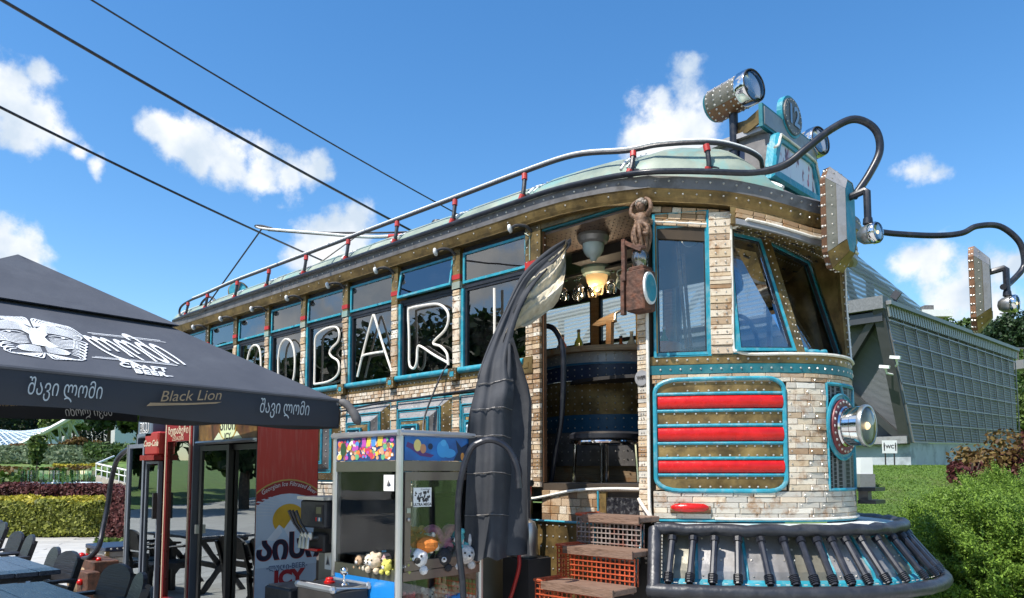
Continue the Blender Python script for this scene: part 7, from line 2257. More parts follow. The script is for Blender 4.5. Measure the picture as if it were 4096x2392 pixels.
# brow and nose
nose2 = S2([(-.045, .10), (.05, .10), (.075, .03), (.045, -.02), (.055, -.07), (.105, -.15), (.04, -.165), (-.0, -.155), (-.055, -.15), (-.055, -.06), (-.045, .0), (-.085, .05)])
lion.add([onface(*p) for p in [(lx, ly - .02)] + nose2], [(0, i + 1, (i + 1) % len(nose2) + 1) for i in range(len(nose2))])
for s in (-1, 1):
 for k in range(9):      # brows sweeping out
  o = k * .016
  ribbon(lion, S2([(s * .02, .075 + o * .4 - .03), (s * .11, .085 + o - .03), (s * .20, .055 + o * .9 - .02), (s * (.26 + .01 * k % 3), .005 + o * .6)]), .0125)
 for k in range(8):      # crown locks
  ribbon(lion, S2([(s * .01, .10 + .004 * k), (s * (.02 + .02 * k), .19 + .008 * (7 - k)), (s * (.07 + .026 * k), .245 - .006 * k), (s * (.13 + .028 * k), .215 - .02 * k)]), .0165)
 for k in range(7):      # cheek fur under the eye
  ribbon(lion, S2([(s * .07, -.03 - .016 * k), (s * .14, -.035 - .02 * k), (s * .215, -.02 - .018 * k), (s * .25, .01 - .02 * k)]), .0115)
 ribbon(lion, S2([(s * .075, .0), (s * .12, .022), (s * .18, .012), (s * .215, -.015)]), .010)
 ribbon(lion, S2([(s * .085, -.008), (s * .13, -.018), (s * .175, -.008)]), .007)
 lion.add([onface(lx + s * .135 + .011 * math.cos(t), ly + .003 + .009 * math.sin(t)) for t in np.linspace(0, 6.28, 9, endpoint=False)], [tuple(range(9))])
 for k in range(7):      # whisker pads
  ribbon(lion, S2([(s * .015, -.175 - .011 * k), (s * .075, -.165 - .014 * k), (s * .135, -.185 - .010 * k), (s * .165, -.225 + .003 * k)]), .0115)
 for k in range(6):      # side mane curls
  yy = -.03 - .045 * k
  ribbon(lion, S2([(s * (.235 - .012 * k), yy + .04), (s * (.285 - .012 * k), yy + .02), (s * (.315 - .015 * k), yy - .01), (s * (.295 - .012 * k), yy - .03), (s * (.275 - .012 * k), yy - .012)]), .016)
  ribbon(lion, S2([(s * (.225 - .012 * k), yy + .02), (s * (.265 - .012 * k), yy + .0), (s * (.285 - .015 * k), yy - .03)]), .011)
 for k in range(6):      # beard
  ribbon(lion, S2([(s * .012 * (k + .4), -.255 - .004 * k), (s * (.018 + .022 * k), -.295), (s * (.03 + .034 * k), -.325 + .004 * k), (s * (.06 + .036 * k), -.332 + .010 * k)]), .0145)
 ribbon(lion, S2([(s * .24, .055), (s * .28, .075), (s * .30, .05), (s * .285, .02), (s * .25, .03)]), .013)
obj('lion_print', lion, MT['print'], um)
def facemap(cx, cy, sh=0.0, rot=0.0, sx=1, sy=1):
 return lambda x, y: fm_(x * sx, y * sy, cx, cy, sh, rot)
def fm_(x, y, cx, cy, sh, rot):
 return onface(cx + x * math.cos(rot) - y * math.sin(rot) + sh * y, cy + x * math.sin(rot) + y * math.cos(rot), .007)
lettering('canopy_text', 'ლომი', .345, 0 * V(1, 1, 1), (1, 0, 0), (0, 1, 0), MT['print'], um, fn=facemap(1.775, .425, -.38, .03, .46, 1.40), bold=.002, spacing=.92)
lettering('canopy_text', 'CRAFT', .082, 0 * V(1, 1, 1), (1, 0, 0), (0, 1, 0), MT['print'], um, fn=facemap(1.765, .172, 0, -.03), bold=.003, spacing=1.1)
lettering('canopy_text', 'BEER', .078, 0 * V(1, 1, 1), (1, 0, 0), (0, 1, 0), MT['print'], um, fn=facemap(1.785, .105, 0, -.03), bold=.003, spacing=1.1)
lm2_ = M()
for (x0, y0, x1, y1, w) in ((1.56, .595, 2.0, .63, .010), (1.58, .580, 2.03, .612, .006), (1.50, .235, 1.99, .262, .010), (1.52, .250, 1.97, .275, .006), (1.86, .088, 1.91, .092, .010)):
 ribbon(lm2_, [(x0, y0), ((x0 + x1) / 2, (y0 + y1) / 2 + .002), (x1, y1)], w, False, 3)
obj('canopy_rule', lm2_, MT['print'], um)
VALX = -4.42
def valmap(cy, cz, flip=1, x=VALX, rot=0.0, sx=1, sy=1):
 return lambda a, b: (x, cy + flip * (a * sx * math.cos(rot) - b * sy * math.sin(rot)), cz + a * sx * math.sin(rot) + b * sy * math.cos(rot))
for cy, cz, s in ((1.21, 1.99, .105), (2.48, 1.97, .105)):
 lettering('valance_text', 'შავი ლომი', s, 0 * V(1, 1, 1), (1, 0, 0), (0, 1, 0), mk('grey_screen_print', (.42, .46, .48), .6, 0, .1) if cy < 2 else bpy.data.materials['grey_screen_print'], um, fn=valmap(cy, cz - .005, sx=.6, sy=1.15), shear=.22)
lettering('valance_text', 'Black Lion', .088, 0 * V(1, 1, 1), (1, 0, 0), (0, 1, 0), MT['gold'], um, fn=valmap(1.87, 2.0, rot=.10), shear=.35)
rib_ = M()
rib_.add([(VALX - .0, y, z) for y, z in ((1.62, 1.925), (1.64, 1.945), (1.85, 1.957), (2.06, 1.978), (2.02, 1.965), (1.84, 1.945))], [tuple(range(6))])
obj('valance_rule', rib_, MT['gold'], um)
lettering('valance_text', 'შავი ლომი', .085, 0 * V(1, 1, 1), (1, 0, 0), (0, 1, 0), MT['print'], um, fn=valmap(2.2, 2.085, -1, -7.315, -.06, .8, 1.3), shear=.22)
lettering('valance_text', 'Black Lion', .088, 0 * V(1, 1, 1), (1, 0, 0), (0, 1, 0), MT['gold'], um, fn=valmap(1.52, 2.12, -1, -7.325, -.1), shear=.35)
# ================================================================== TABLES AND CHAIRS
def make_table(label, x0, x1, y0, y1):
 t = thing('patio_table', label, 'table', ((x0 + x1) / 2, (y0 + y1) / 2, 0), 'dark plank tables under the parasol')
 n = 5
 for i in range(n):
  a = y0 + (y1 - y0) * i / n
  obj('plank', M().bbox((x0 + random.uniform(-.006, .006), a + .003, .715), (x1 + random.uniform(-.006, .006), a + (y1 - y0) / n - .003, .75 + random.uniform(-.002, .002)), .004), MT['tablewood'], t)
 for x in (x0 + .12, x1 - .12):
  obj('trestle', M().beam((x, y0 + .08, 0), (x, y1 - .10, .71), .06, .045, up=(1, 0, 0)).beam((x + .05, y1 - .08, 0), (x + .05, y0 + .10, .71), .06, .045, up=(1, 0, 0)).box((x - .03, y0 + .05, .67), (x + .03, y1 - .05, .714)), MT['blackwood'], t)
 obj('stretcher', M().box((x0 + .15, (y0 + y1) / 2 - .03, .32), (x1 - .15, (y0 + y1) / 2 + .03, .38)), MT['blackwood'], t)
 return t
make_table('black plank table nearest the camera at the lower left', -6.40, -4.85, .86, 1.66)
make_table('black plank table behind the nearest one, chairs along its far side', -8.46, -7.02, 1.14, 1.95)
ch = local_thing('patio_chair', '', 'chair', 'black wooden armchairs at the tables')
def rounded_panel(w, z0, z1, y, th, tilt):
 pts = [(-w / 2, z0), (w / 2, z0), (w / 2, z1 - .10)]
 pts += [(w / 2 * math.cos(t), z1 - .10 + .10 * math.sin(t)) for t in np.linspace(.15, math.pi - .15, 9)]
 pts += [(-w / 2, z1 - .10)]
 return M().prism([(a, y + (b - .45) * tilt, b) for a, b in pts], (0, th, 0))
obj('back_panel', rounded_panel(.44, .60, .86, .20, .028, .30), MT['blackwood'], ch)
obj('back_slat', M().prism([(-.22, .20 + .06 * .3, .51), (.22, .20 + .06 * .3, .51), (.22, .20 + .10 * .3, .575), (-.22, .20 + .10 * .3, .575)], (0, .028, 0)), MT['blackwood'], ch)
for s in (-1, 1):
 obj('back_post', M().beam((s * .19, .21, .0), (s * .19, .245, .45), .05, .04).beam((s * .19, .235, .45), (s * .19, .34, .80), .045, .035), MT['blackwood'], ch)
 obj('arm', M().bbox((s * .25 - .04, -.30, .62), (s * .25 + .04, .28, .645), .006), MT['blackwood'], ch)
 obj('front_leg', M().box((s * .25 - .025, -.25, 0), (s * .25 + .025, -.20, .62)), MT['blackwood'], ch)
 obj('side_rail', M().box((s * .22 - .015, -.22, .36), (s * .22 + .015, .22, .41)), MT['blackwood'], ch)
for i in range(4):
 obj('seat_slat', M().bbox((-.23, -.26 + i * .115, .41), (.23, -.155 + i * .115, .432), .004), MT['blackwood'], ch)
CH = [(-7.98, 2.10, -5, 'black chair at the far side of the second table, on its left'), (-7.42, 2.08, 6, 'black chair at the second table, right-hand one of the pair'),
      (-10.35, 2.35, 4, 'black chair in front of the hedge, middle pair, left one'), (-9.75, 2.33, -4, 'black chair in front of the hedge, middle pair, right one'),
      (-13.0, 2.72, 3, 'furthest black chair by the hedge at the left edge'), (-12.45, 2.66, -3, 'second furthest black chair by the hedge at the left edge'),
      (-5.55, 1.78, -12, 'large black chair nearest the camera at the first table, grain visible'), (-6.08, 1.85, 8, 'black chair just behind the nearest one, by the fridges')]
for i, (x, y, rz, l) in enumerate(CH):
 o = ch if i == 0 else copy_tree(ch)
 place(o, (x, y - (.27 if i < 6 else .08), 0), R(rz))
 o['label'] = l
make_table('dark plank table mostly cut off at the left edge behind the others', -10.6, -9.3, 1.2, 1.9)
# ---- log with red studs, riveted chest, hose arch
lg = thing('log_seat', 'short wooden log carrying black battery boxes with red studs on the paving', 'log', (-10.8, 3.5, 0))
ax = (.92, .15, 0)
obj('log', M().lathe([(.17, -.36), (.205, -.33), (.21, .30), (.18, .34)], (-10.8, 3.5, .205), ax, 16), wood('bark_log', [(.30, .20, .12), (.36, .26, .16)], grain=(2, 14, 14)), lg, smooth=40)
for dx, dy in ((-.24, .02), (.18, -.02)):
 bx = obj('battery_box', M().bbox((-10.8 + dx - .17, 3.5 + dy - .14, .36), (-10.8 + dx + .17, 3.5 + dy + .14, .50), .01), MT['rust'], lg)
 for k in (-1, 1):
  obj('red_stud', M().ball((-10.8 + dx + .08 * k, 3.5 + dy - .06, .51), .034, 8), MT['red'], bx, smooth='all')
obj('battery_box', M().bbox((-10.62, 3.22, .10), (-10.28, 3.36, .40), .01), MT['rust'], lg)
obj('red_stud', M().ball((-10.45, 3.20, .28), .04, 8), MT['red'], lg, smooth='all')
lg.location += V(.72, -.30, 0)
ct = thing('riveted_chest', 'small slatted chest with a dark riveted lid beside the log', 'chest', (-11.9, 4.15, 0))
for k in range(6):
 obj('slat', M().bbox((-12.25, 3.92, .05 + k * .078), (-11.55, 4.40, .122 + k * .078), .006), MT['grey'] if k % 2 else MT['woodgrey'], ct)
obj('lid', M().bbox((-12.30, 3.88, .52), (-11.50, 4.45, .575), .008), MT['navy'], ct)
cr_ = M()
for x, y in ((-12.27, 3.90), (-11.53, 3.90), (-11.53, 4.42)):
 cr_.box((x - .03, y - .012, .0), (x + .03, y + .03, .52))
obj('corner_strap', cr_, MT['bronze'], ct)
rv = M()
for k in range(7):
 rv.rivet((-11.50, 3.95 + k * .075, .55), (1, 0, 0), .014)
 for x in (-12.27, -11.53):
  rv.rivet((x, 3.887, .05 + k * .075), (0, -1, 0), .014)
obj('rivets', rv, MT['rivet'], ct, kind='stuff')
ct.location += V(.85, -.42, 0)
obj('arched_cable', M().tube(catmull([(-9.15, 3.35, 1.86), (-9.55, 3.33, 1.84), (-9.85, 3.30, 1.72), (-9.98, 3.28, 1.48), (-10.05, 3.27, 1.15), (-9.98, 3.20, .85), (-9.90, 3.14, .66), (-9.98, 3.08, .54), (-10.2, 3.06, .50)], 6), .030, 9), MT['pipe'], loc=(-10.5, 3.35, .5), label='thick black cable arching from the drape down to the log', cat='cable', smooth=True)
obj('cable_ball', M().ball((-10.28, 3.07, .52), .05, 10), MT['red'], loc=(-10.28, 3.07, .5), label='red ball on the log end of the thick black cable', cat='ball', smooth='all')
# ================================================================== SITE
AZV = R(133.8)
FW = V(math.cos(AZV), math.sin(AZV), 0)
RT = V(math.sin(AZV), -math.cos(AZV), 0)
def site(a, b, z=0.0):
 """a metres ahead of the standpoint, at tangent b to the right of the tram-ward axis"""
 p = FW * a + RT * (a * b)
 return V(p.x, p.y, z)
def sst(x, a, b):
 t = min(1, max(0, (x - a) / (b - a)))
 return t * t * (3 - 2 * t)
def gz(x, y):
 a = FW.x * x + FW.y * y
 r = RT.x * x + RT.y * y
 if a <= 1:
  return 0.0
 b = r / a
 lf = 1 - sst(b, -.36, -.2)
 rt = sst(b, .1, .3)
 zl = .35 * sst(a, 18.5, 22) + .75 * sst(a, 22, 33) + 1.9 * sst(a, 30, 49) + .5 * sst(a, 52, 90) + 22 * sst(a, 180, 600)
 zr = .35 * sst(a, 6, 9) + 1.35 * sst(a, 9, 19) + 13.5 * sst(a, 42, 95) + 12 * sst(a, 95, 260)
 zm = 1.0 * sst(a, 14, 30) + 20 * sst(a, 160, 600)
 return zl * lf + zr * rt + zm * (1 - lf) * (1 - rt)
rad = [0.01, 2, 4, 6, 8, 9, 10, 11, 12, 13, 14, 15, 16, 17, 18, 19, 20, 21, 22, 24, 26, 28, 30, 33, 36, 40, 45, 50, 56, 64, 75, 90, 110, 140, 180, 240, 330, 450, 650, 1000, 1600]
m = M()
NA = 144
rows = []
for q in rad:
 rows.append([(q * math.cos(2 * math.pi * k / NA), q * math.sin(2 * math.pi * k / NA), gz(q * math.cos(2 * math.pi * k / NA), q * math.sin(2 * math.pi * k / NA)) - .012) for k in range(NA)])
m.rings(rows, False)
GRASSM = mk('lawn_turf', (.085, .165, .025), .85, 0, .35, 1.6, c2=(.13, .22, .04), bump=.5, bscale=40, stain=(.17, .15, .06), stain_scale=1.2, stain_amt=.35)
obj('ground', m, GRASSM, kind='structure', smooth='all')
PAVM = mk('pale_deck_boards', (.46, .45, .42), .7, 0, .14, 2, stretch=(1, 1, 1), objvar=.09, bump=.2, bscale=20, stain=(.30, .28, .25), stain_scale=4, stain_amt=.5)
pv = obj('paved_ground', M().box((-95, -32, -.3), (6, 6.6, .0)), mk('deck_joint', (.14, .13, .12), .9), kind='structure')
ua = R(62)
ud, vd = V(math.cos(ua), math.sin(ua), 0), V(-math.sin(ua), math.cos(ua), 0)
bm_ = {}
cnt = 0
for i in range(-4, 5):
 for j in range(0, 70):
  s0 = 1.9 * i + (.0 if j % 2 else .95)
  c = ud * (s0 + 1.6) + vd * (j * .30 + 1.0)
  if not (-21.5 < c.x < -3 and -3.5 < c.y < 6.2):
   continue
  a_ = FW.dot(c)
  if a_ < 6 or RT.dot(c) / a_ > -.40:
   continue
  k = cnt % 6
  if k not in bm_:
   mm = M().bbox((-.945, -.146, 0), (.945, .146, .03), .004)
   me = bpy.data.meshes.new('deck_board')
   me.from_pydata(mm.v, [], mm.f)
   me.materials.append(PAVM)
   bm_[k] = me
  o = piece('deck_board', bm_[k], pv, Matrix.Translation(V(c.x, c.y, random.uniform(-.006, .002))) @ Matrix.Rotation(ua, 4, 'Z'))
  cnt += 1
obj('deck_surface', M().box((-95, -32, .0), (6, 6.6, .006)), PAVM, pv)
# ------------------------------------------------------------------ foliage
def leafmat(name, c, var=.45, c2=None, tr=.25):
 m, nt, out = mat_nodes(name)
 N, L = nt.nodes.new, nt.links.new
 g = N('ShaderNodeNewGeometry')
 rp = N('ShaderNodeValToRGB')
 rp.color_ramp.elements[0].color = (*[x * (1 - var) for x in c], 1)
 rp.color_ramp.elements[1].color = (*(c2 or [min(1, x * (1 + var)) for x in c]), 1)
 L(g.outputs['Random Per Island'], rp.inputs[0])
 d = N('ShaderNodeBsdfPrincipled')
 d.inputs['Roughness'].default_value = .55
 d.inputs['Specular IOR Level'].default_value = .3
 L(rp.outputs[0], d.inputs['Base Color'])
 t = N('ShaderNodeBsdfTranslucent')
 L(rp.outputs[0], t.inputs[0])
 x = N('ShaderNodeMixShader')
 x.inputs[0].default_value = tr
 L(d.outputs[0], x.inputs[1])
 L(t.outputs[0], x.inputs[2])
 L(x.outputs[0], out.inputs[0])
 return m
def leaf_quads(C, size, nrm=None, spread=1.0, aspect=.6, up=0.0):
 """diamond leaves at the points C, facing roughly along nrm"""
 n = len(C)
 d = rng.normal(size=(n, 3)) * spread
 if nrm is not None:
  d = d + nrm
 d[:, 2] += up
 d /= np.linalg.norm(d, axis=1)[:, None] + 1e-9
 t = rng.normal(size=(n, 3))
 u = np.cross(d, t)
 u /= np.linalg.norm(u, axis=1)[:, None] + 1e-9
 w = np.cross(d, u)
 s = (size * rng.uniform(.6, 1.35, n))[:, None]
 vs = np.stack([C - u * s, C - w * s * aspect, C + u * s, C + w * s * aspect], 1).reshape(-1, 3)
 return vs, np.arange(4 * n).reshape(n, 4)
def leaves(name, C, size, mat, parent, nrm=None, spread=1.0, aspect=.6, up=0.0):
 vs, fs = leaf_quads(np.asarray(C, float), size, nrm, spread, aspect, up)
 return npobj(name, vs, fs, mat, parent)
LM = {
 'yellow': leafmat('golden_leaves', (.40, .36, .03), .4, (.62, .54, .07)),
 'lime': leafmat('lime_leaves', (.17, .21, .03), .55, (.34, .36, .06)),
 'purple': leafmat('maroon_leaves', (.10, .028, .026), .5, (.17, .055, .05)),
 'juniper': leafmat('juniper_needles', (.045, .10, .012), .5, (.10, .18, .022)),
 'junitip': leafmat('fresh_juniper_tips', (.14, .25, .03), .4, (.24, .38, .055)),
 'grassblade': leafmat('grass_blades', (.12, .22, .03), .35, (.19, .30, .05)),
 'dark': leafmat('dark_evergreen_leaves', (.022, .050, .020), .5, (.05, .095, .035)),
 'mid': leafmat('mid_green_leaves', (.05, .105, .022), .5, (.10, .17, .04)),
 'light': leafmat('light_green_leaves', (.085, .15, .03), .5, (.15, .22, .05)),
 'cyp': leafmat('cypress_leaves', (.014, .030, .016), .5, (.03, .055, .026)),
 'rust': leafmat('russet_leaves', (.17, .075, .025), .5, (.20, .14, .04)),
 'lav': leafmat('pale_sage_leaves', (.13, .19, .09), .35, (.20, .26, .14)),
}
BARK = mk('bark', (.10, .07, .05), .9, 0, .4, 10, bump=.5, bscale=25)
TWIG = mk('twigs', (.07, .05, .035), .9, 0, .3)
def clump_points(c, rad3, n, lumps=9, hollow=.55, seed=0):
 """points in an uneven crown made of overlapping lumps"""
 r = np.random.default_rng(seed)
 c = np.array(c, float)
 rad3 = np.array(rad3, float)
 d = r.normal(size=(lumps, 3))
 d /= np.linalg.norm(d, axis=1)[:, None]
 lc = c + d * rad3 * r.uniform(.35, .75, (lumps, 1))
 lr = r.uniform(.28, .52, lumps)
 k = r.integers(0, lumps, n)
 e = r.normal(size=(n, 3))
 e /= np.linalg.norm(e, axis=1)[:, None]
 f = r.uniform(hollow, 1.0, (n, 1))
 P = lc[k] + e * f * (lr[k][:, None] * rad3)
 return P, e
def tree(name, label, base, h, crown, rad3, n, size, mat, group=None, seed=0, cat='tree', lumps=10, trunk=.12, up=.3):
 t = thing(name, label, cat, tuple(base), group)
 top = V(base.x, base.y, base.z + crown)
 tm = M().tube(catmull([tuple(base), (base.x + .1 * trunk, base.y, base.z + crown * .5), tuple(top)], 4), [trunk * (1 - .07 * i) for i in range(9)], 8)
 r = random.Random(seed)
 for k in range(5):
  a = r.uniform(0, 6.28)
  q = V(math.cos(a) * rad3[0] * .55, math.sin(a) * rad3[1] * .55, r.uniform(-.1, .6) * rad3[2])
  s = V(base.x, base.y, base.z + crown * r.uniform(.45, .85))
  tm.tube([s, s.lerp(top + q, .5) + V(0, 0, .1), top + q], [trunk * .5, trunk * .35, trunk * .12], 6)
 obj('trunk', tm, BARK, t)
 P, e = clump_points((base.x, base.y, base.z + crown), rad3, n, lumps, seed=seed)
 leaves('crown', P, size, LM[mat], t, nrm=e * .8, up=up)
 return t
def cypress(label, base, h, r, seed):
 t = thing('cypress_tree', label, 'tree', tuple(base), 'cypresses in the far park')
 obj('trunk', M().tube([tuple(base), (base.x, base.y, base.z + h * .9)], [r * .2, r * .04], 6), BARK, t)
 g = np.random.default_rng(seed)
 n = 1500
 u = g.uniform(0, 1, n) ** .8
 rr = r * np.sin(np.pi * np.clip(.12 + u * .86, 0, 1)) ** .6 * g.uniform(.6, 1.05, n)
 th = g.uniform(0, 2 * np.pi, n)
 P = np.stack([base.x + rr * np.cos(th), base.y + rr * np.sin(th), base.z + .3 + u * (h - .3)], 1)
 leaves('crown', P, r * .22, LM['cyp'], t, nrm=np.stack([np.cos(th), np.sin(th), np.full(n, .5)], 1))
def shrub(name, label, c, rad3, n, size, mat, group=None, seed=0, lumps=8, cat='shrub'):
 t = thing(name, label, cat, tuple(c), group)
 tw = M()
 r = random.Random(seed)
 for k in range(6):
  a = r.uniform(0, 6.28)
  tw.tube([tuple(c), (c.x + math.cos(a) * rad3[0] * .5, c.y + math.sin(a) * rad3[1] * .5, c.z + rad3[2] * .9)], [.03, .008], 5)
 obj('twigs', tw, TWIG, t)
 P, e = clump_points((c.x, c.y, c.z + rad3[2] * .55), rad3, n, lumps, .5, seed)
 P[:, 2] = np.maximum(P[:, 2], c.z - .1)
 leaves('foliage', P, size, LM[mat], t, nrm=e, up=.4)
 return t
# ---- clipped hedges
def hedge(name, label, pts, depth, h, n, size, top, side, hump=.04):
 """front line given as points on the ground; the hedge body runs back from it"""
 P = [V(p) for p in pts]
 t = thing(name, label, 'hedge', tuple(P[0]))
 L_ = [0]
 for a, b in zip(P[:-1], P[1:]):
  L_.append(L_[-1] + (b - a).length)
 back = FW * depth
 def at(s):
  s *= L_[-1]
  for i in range(len(P) - 1):
   if s <= L_[i + 1] + 1e-9:
    return P[i].lerp(P[i + 1], (s - L_[i]) / (L_[i + 1] - L_[i]))
  return P[-1]
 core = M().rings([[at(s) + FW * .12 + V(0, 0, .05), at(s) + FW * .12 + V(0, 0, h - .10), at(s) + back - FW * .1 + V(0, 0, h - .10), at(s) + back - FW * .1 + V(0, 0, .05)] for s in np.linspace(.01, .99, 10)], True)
 obj('shade_core', core, mk(name + '_shade', (.03, .028, .015), .95, 0, .4, 12), t)  # solid dark core stands in for the shade inside the hedge
 def cloud(n_, face):
  C, Nn = [], []
  for _ in range(n_):
   s = rng.uniform(0, 1)
   p = at(s)
   hh = h + hump * math.sin(s * 19) + hump * .6 * math.sin(s * 47 + 1)
   if face == 'front':
    z = hh * rng.uniform(.04, 1) ** .8
    q = p + FW * (rng.uniform(-.05, .10) + .05 * math.sin(s * 31 + z * 9)) + V(0, 0, z)
    nv = -FW + V(0, 0, .25)
   elif face == 'top':
    q = p + back * rng.uniform(0, 1) + V(0, 0, hh + rng.uniform(-.10, .04))
    nv = V(0, 0, 1)
   else:
    q = P[-1] + back * rng.uniform(0, 1) + RT * rng.uniform(-.1, .06) + V(0, 0, hh * rng.uniform(.04, 1))
    nv = RT
   C.append(tuple(q))
   Nn.append(tuple(nv))
  return np.array(C), np.array(Nn)
 C, Nn = cloud(n, 'front')
 leaves('leaves', C, size, LM[side], t, nrm=Nn, spread=.55)
 C, Nn = cloud(int(n * .8), 'top')
 leaves('leaves', C, size, LM[top], t, nrm=Nn, spread=.6)
 C, Nn = cloud(int(n * .25), 'end')
 leaves('leaves', C, size, LM[side], t, nrm=Nn, spread=.6)
 return t
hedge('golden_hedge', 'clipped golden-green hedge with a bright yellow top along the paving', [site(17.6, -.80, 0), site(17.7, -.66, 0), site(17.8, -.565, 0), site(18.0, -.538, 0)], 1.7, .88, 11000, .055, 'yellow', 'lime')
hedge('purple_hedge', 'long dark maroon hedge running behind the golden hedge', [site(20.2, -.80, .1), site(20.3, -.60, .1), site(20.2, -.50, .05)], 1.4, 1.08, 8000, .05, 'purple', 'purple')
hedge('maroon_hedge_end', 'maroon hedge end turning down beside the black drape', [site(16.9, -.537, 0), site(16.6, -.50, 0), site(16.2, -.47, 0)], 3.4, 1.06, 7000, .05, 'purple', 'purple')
wt2 = np.array([tuple(site(16.6 + rng.uniform(-.3, .2), rng.uniform(-.55, -.49), rng.uniform(.0, .1))) for _ in range(700)])
leaves('weeds', wt2, .06, LM['light'], None, up=1.0)
bpy.data.objects['weeds']['kind'] = 'stuff'
# ---- left garden: sloping beds seen over the hedges
def bed(name, b0, b1, a0, a1, n, size, mat, hgt, seed):
 g = np.random.default_rng(seed)
 C = []
 for _ in range(n):
  a, b = g.uniform(a0, a1), g.uniform(b0, b1)
  p = site(a, b)
  C.append((p.x, p.y, gz(p.x, p.y) + g.uniform(0, hgt) * (.6 + .4 * math.sin(a * 3 + b * 60))))
 o = leaves(name, np.array(C), size, LM[mat], None, up=1.2)
 o['kind'] = 'stuff'
 return o
bed('sage_bed', -.75, -.54, 39, 47, 7000, .14, 'lav', .35, 1)
bed('red_flower_bed', -.72, -.56, 34.5, 37.5, 2500, .10, 'rust', .16, 2)
bed('yellow_flower_bed', -.61, -.545, 38, 38.6, 700, .10, 'yellow', .12, 3)
bed('low_juniper_bed', -.66, -.48, 29, 34.5, 5000, .13, 'juniper', .45, 4)
bed('dark_juniper_bed', -.57, -.46, 40, 46, 7000, .13, 'mid', .6, 5)
bed('olive_bed', -.76, -.64, 22.5, 30, 6000, .12, 'juniper', .7, 6)
for i, (b, a, r, h, l) in enumerate([(-.672, 50, .8, .35, 'round russet shrub at the left edge above the sage bed'), (-.645, 50, 1.2, .42, 'wide russet shrub second from the left above the sage bed'), (-.615, 51, .9, .35, 'small russet shrub under the glass canopy'),
                                  (-.600, 50, .8, .35, 'small russet shrub left of the biggest mound'), (-.573, 49, 1.5, .65, 'biggest olive and russet mound beneath the canopy end'), (-.548, 50, 1.0, .42, 'olive mound right of the biggest one')]):
 p = site(a, b)
 shrub('round_shrub', l, V(p.x, p.y, gz(p.x, p.y)), (r, r, h), 1800, .085, 'rust', 'round shrubs on the far bank', 20 + i)
p = site(33.5, -.632)
tree('young_tree', 'thin young tree standing in the left garden beds', V(p.x, p.y, gz(p.x, p.y)), 2, 1.3, (.5, .5, 1.0), 500, .12, 'light', None, 61, trunk=.03)
# trees of the left park
TL = [('conifer_tree', 'big dark green conifer right of the white villa', -.538, 62, 5.0, (4.6, 4.0, 4.6), 7000, .26, 'dark'),
      ('broadleaf_tree', 'bright green tree against the black drape', -.498, 55, 3.8, (3.4, 3.0, 3.4), 4500, .24, 'light'),
      ('broadleaf_tree', 'light green round tree left of the big conifer', -.585, 86, 4.4, (2.6, 2.4, 2.2), 2600, .24, 'light'),
      ('broadleaf_tree', 'light green tree under the canopy end', -.603, 92, 4.4, (2.6, 2.4, 2.4), 2200, .25, 'light'),
      ('broad_cedar', 'broad dark cedar behind the left end of the canopy', -.625, 110, 6.8, (9.5, 5, 4.2), 5000, .45, 'mid'),
      ('broad_cedar', 'dark cedar near the left edge behind the canopy', -.665, 115, 6.0, (7.5, 5, 3.8), 3500, .45, 'dark'),
      ('broadleaf_tree', 'mid green tree behind the bright one by the drape', -.485, 75, 6.0, (4.5, 4, 5), 3500, .3, 'mid'),
      ('broadleaf_tree', 'dark tree row end left of the tram rear', -.44, 70, 5.0, (6, 4, 5), 3500, .3, 'mid')]
for i, (nm, l, b, a, cr_h, r3, n, s, mt) in enumerate(TL):
 p = site(a, b)
 tree(nm, l, V(p.x, p.y, gz(p.x, p.y)), 0, cr_h, r3, n, s, mt, 'park trees on the left', 70 + i, trunk=.18, lumps=14)
for i, (b, a, h, l) in enumerate([(-.680, 92, 10.5, 'cypress furthest left under the parasol'), (-.671, 95, 12, 'second cypress from the left edge'), (-.650, 98, 12.5, 'tall cypress between cedars'), (-.637, 100, 11.5, 'cypress left of the wide cedar'),
                               (-.577, 90, 10, 'slender cypress beside the canopy end'), (-.570, 92, 11.5, 'dark cypress in front of the left villa wall'), (-.558, 96, 9, 'short cypress in the middle of the white villa'), (-.546, 97, 10, 'cypress on the right of the white villa')]):
 p = site(a, b)
 cypress(l, V(p.x, p.y, gz(p.x, p.y)), h, 1.15 if i < 4 else .8, 90 + i)
for i, (b0, b1, a, h, l) in enumerate([(-.600, -.530, 125, 11.0, 'white villa with a pale cornice among the cypresses'), (-.545, -.50, 150, 14, 'second white building with a red tiled roof behind the conifer'), (-.72, -.62, 190, 22, 'long pale block far behind the cedars')]):
 w = thing('white_building', l, 'building', tuple(site(a, (b0 + b1) / 2, 2)))
 p0, p1 = site(a, b0, 2), site(a, b1, 2)
 obj('wall', M().prism([tuple(p0), tuple(p1), tuple(p1 + FW * 10), tuple(p0 + FW * 10)], (0, 0, h - 2)), mk('white_stucco_%d' % i, (.70, .70, .68), .8, 0, .06), w)
 obj('roof', M().prism([tuple(p0 + V(0, 0, h - 2) - RT * .5 - FW * .5), tuple(p1 + V(0, 0, h - 2) + RT * .5 - FW * .5), tuple(p1 + V(0, 0, h - 2) + RT * .5 + FW * 10.5), tuple(p0 + V(0, 0, h - 2) - RT * .5 + FW * 10.5)], (0, 0, .6)), mk('villa_roof_%d' % i, ((.36, .16, .09) if i == 1 else (.6, .6, .58)), .8), w)
 n = 6
 for k in range(n):
  q = p0.lerp(p1, (k + .5) / n)
  for zz in (h * .30, h * .62):
   ww = obj('window', M().box((-.7, -.06, -.9), (.7, .02, .9)), MT['navy'], w)
   ww.rotation_euler = (0, 0, AZV - math.pi / 2)
   ww.location = V(q.x, q.y, zz) - w.location
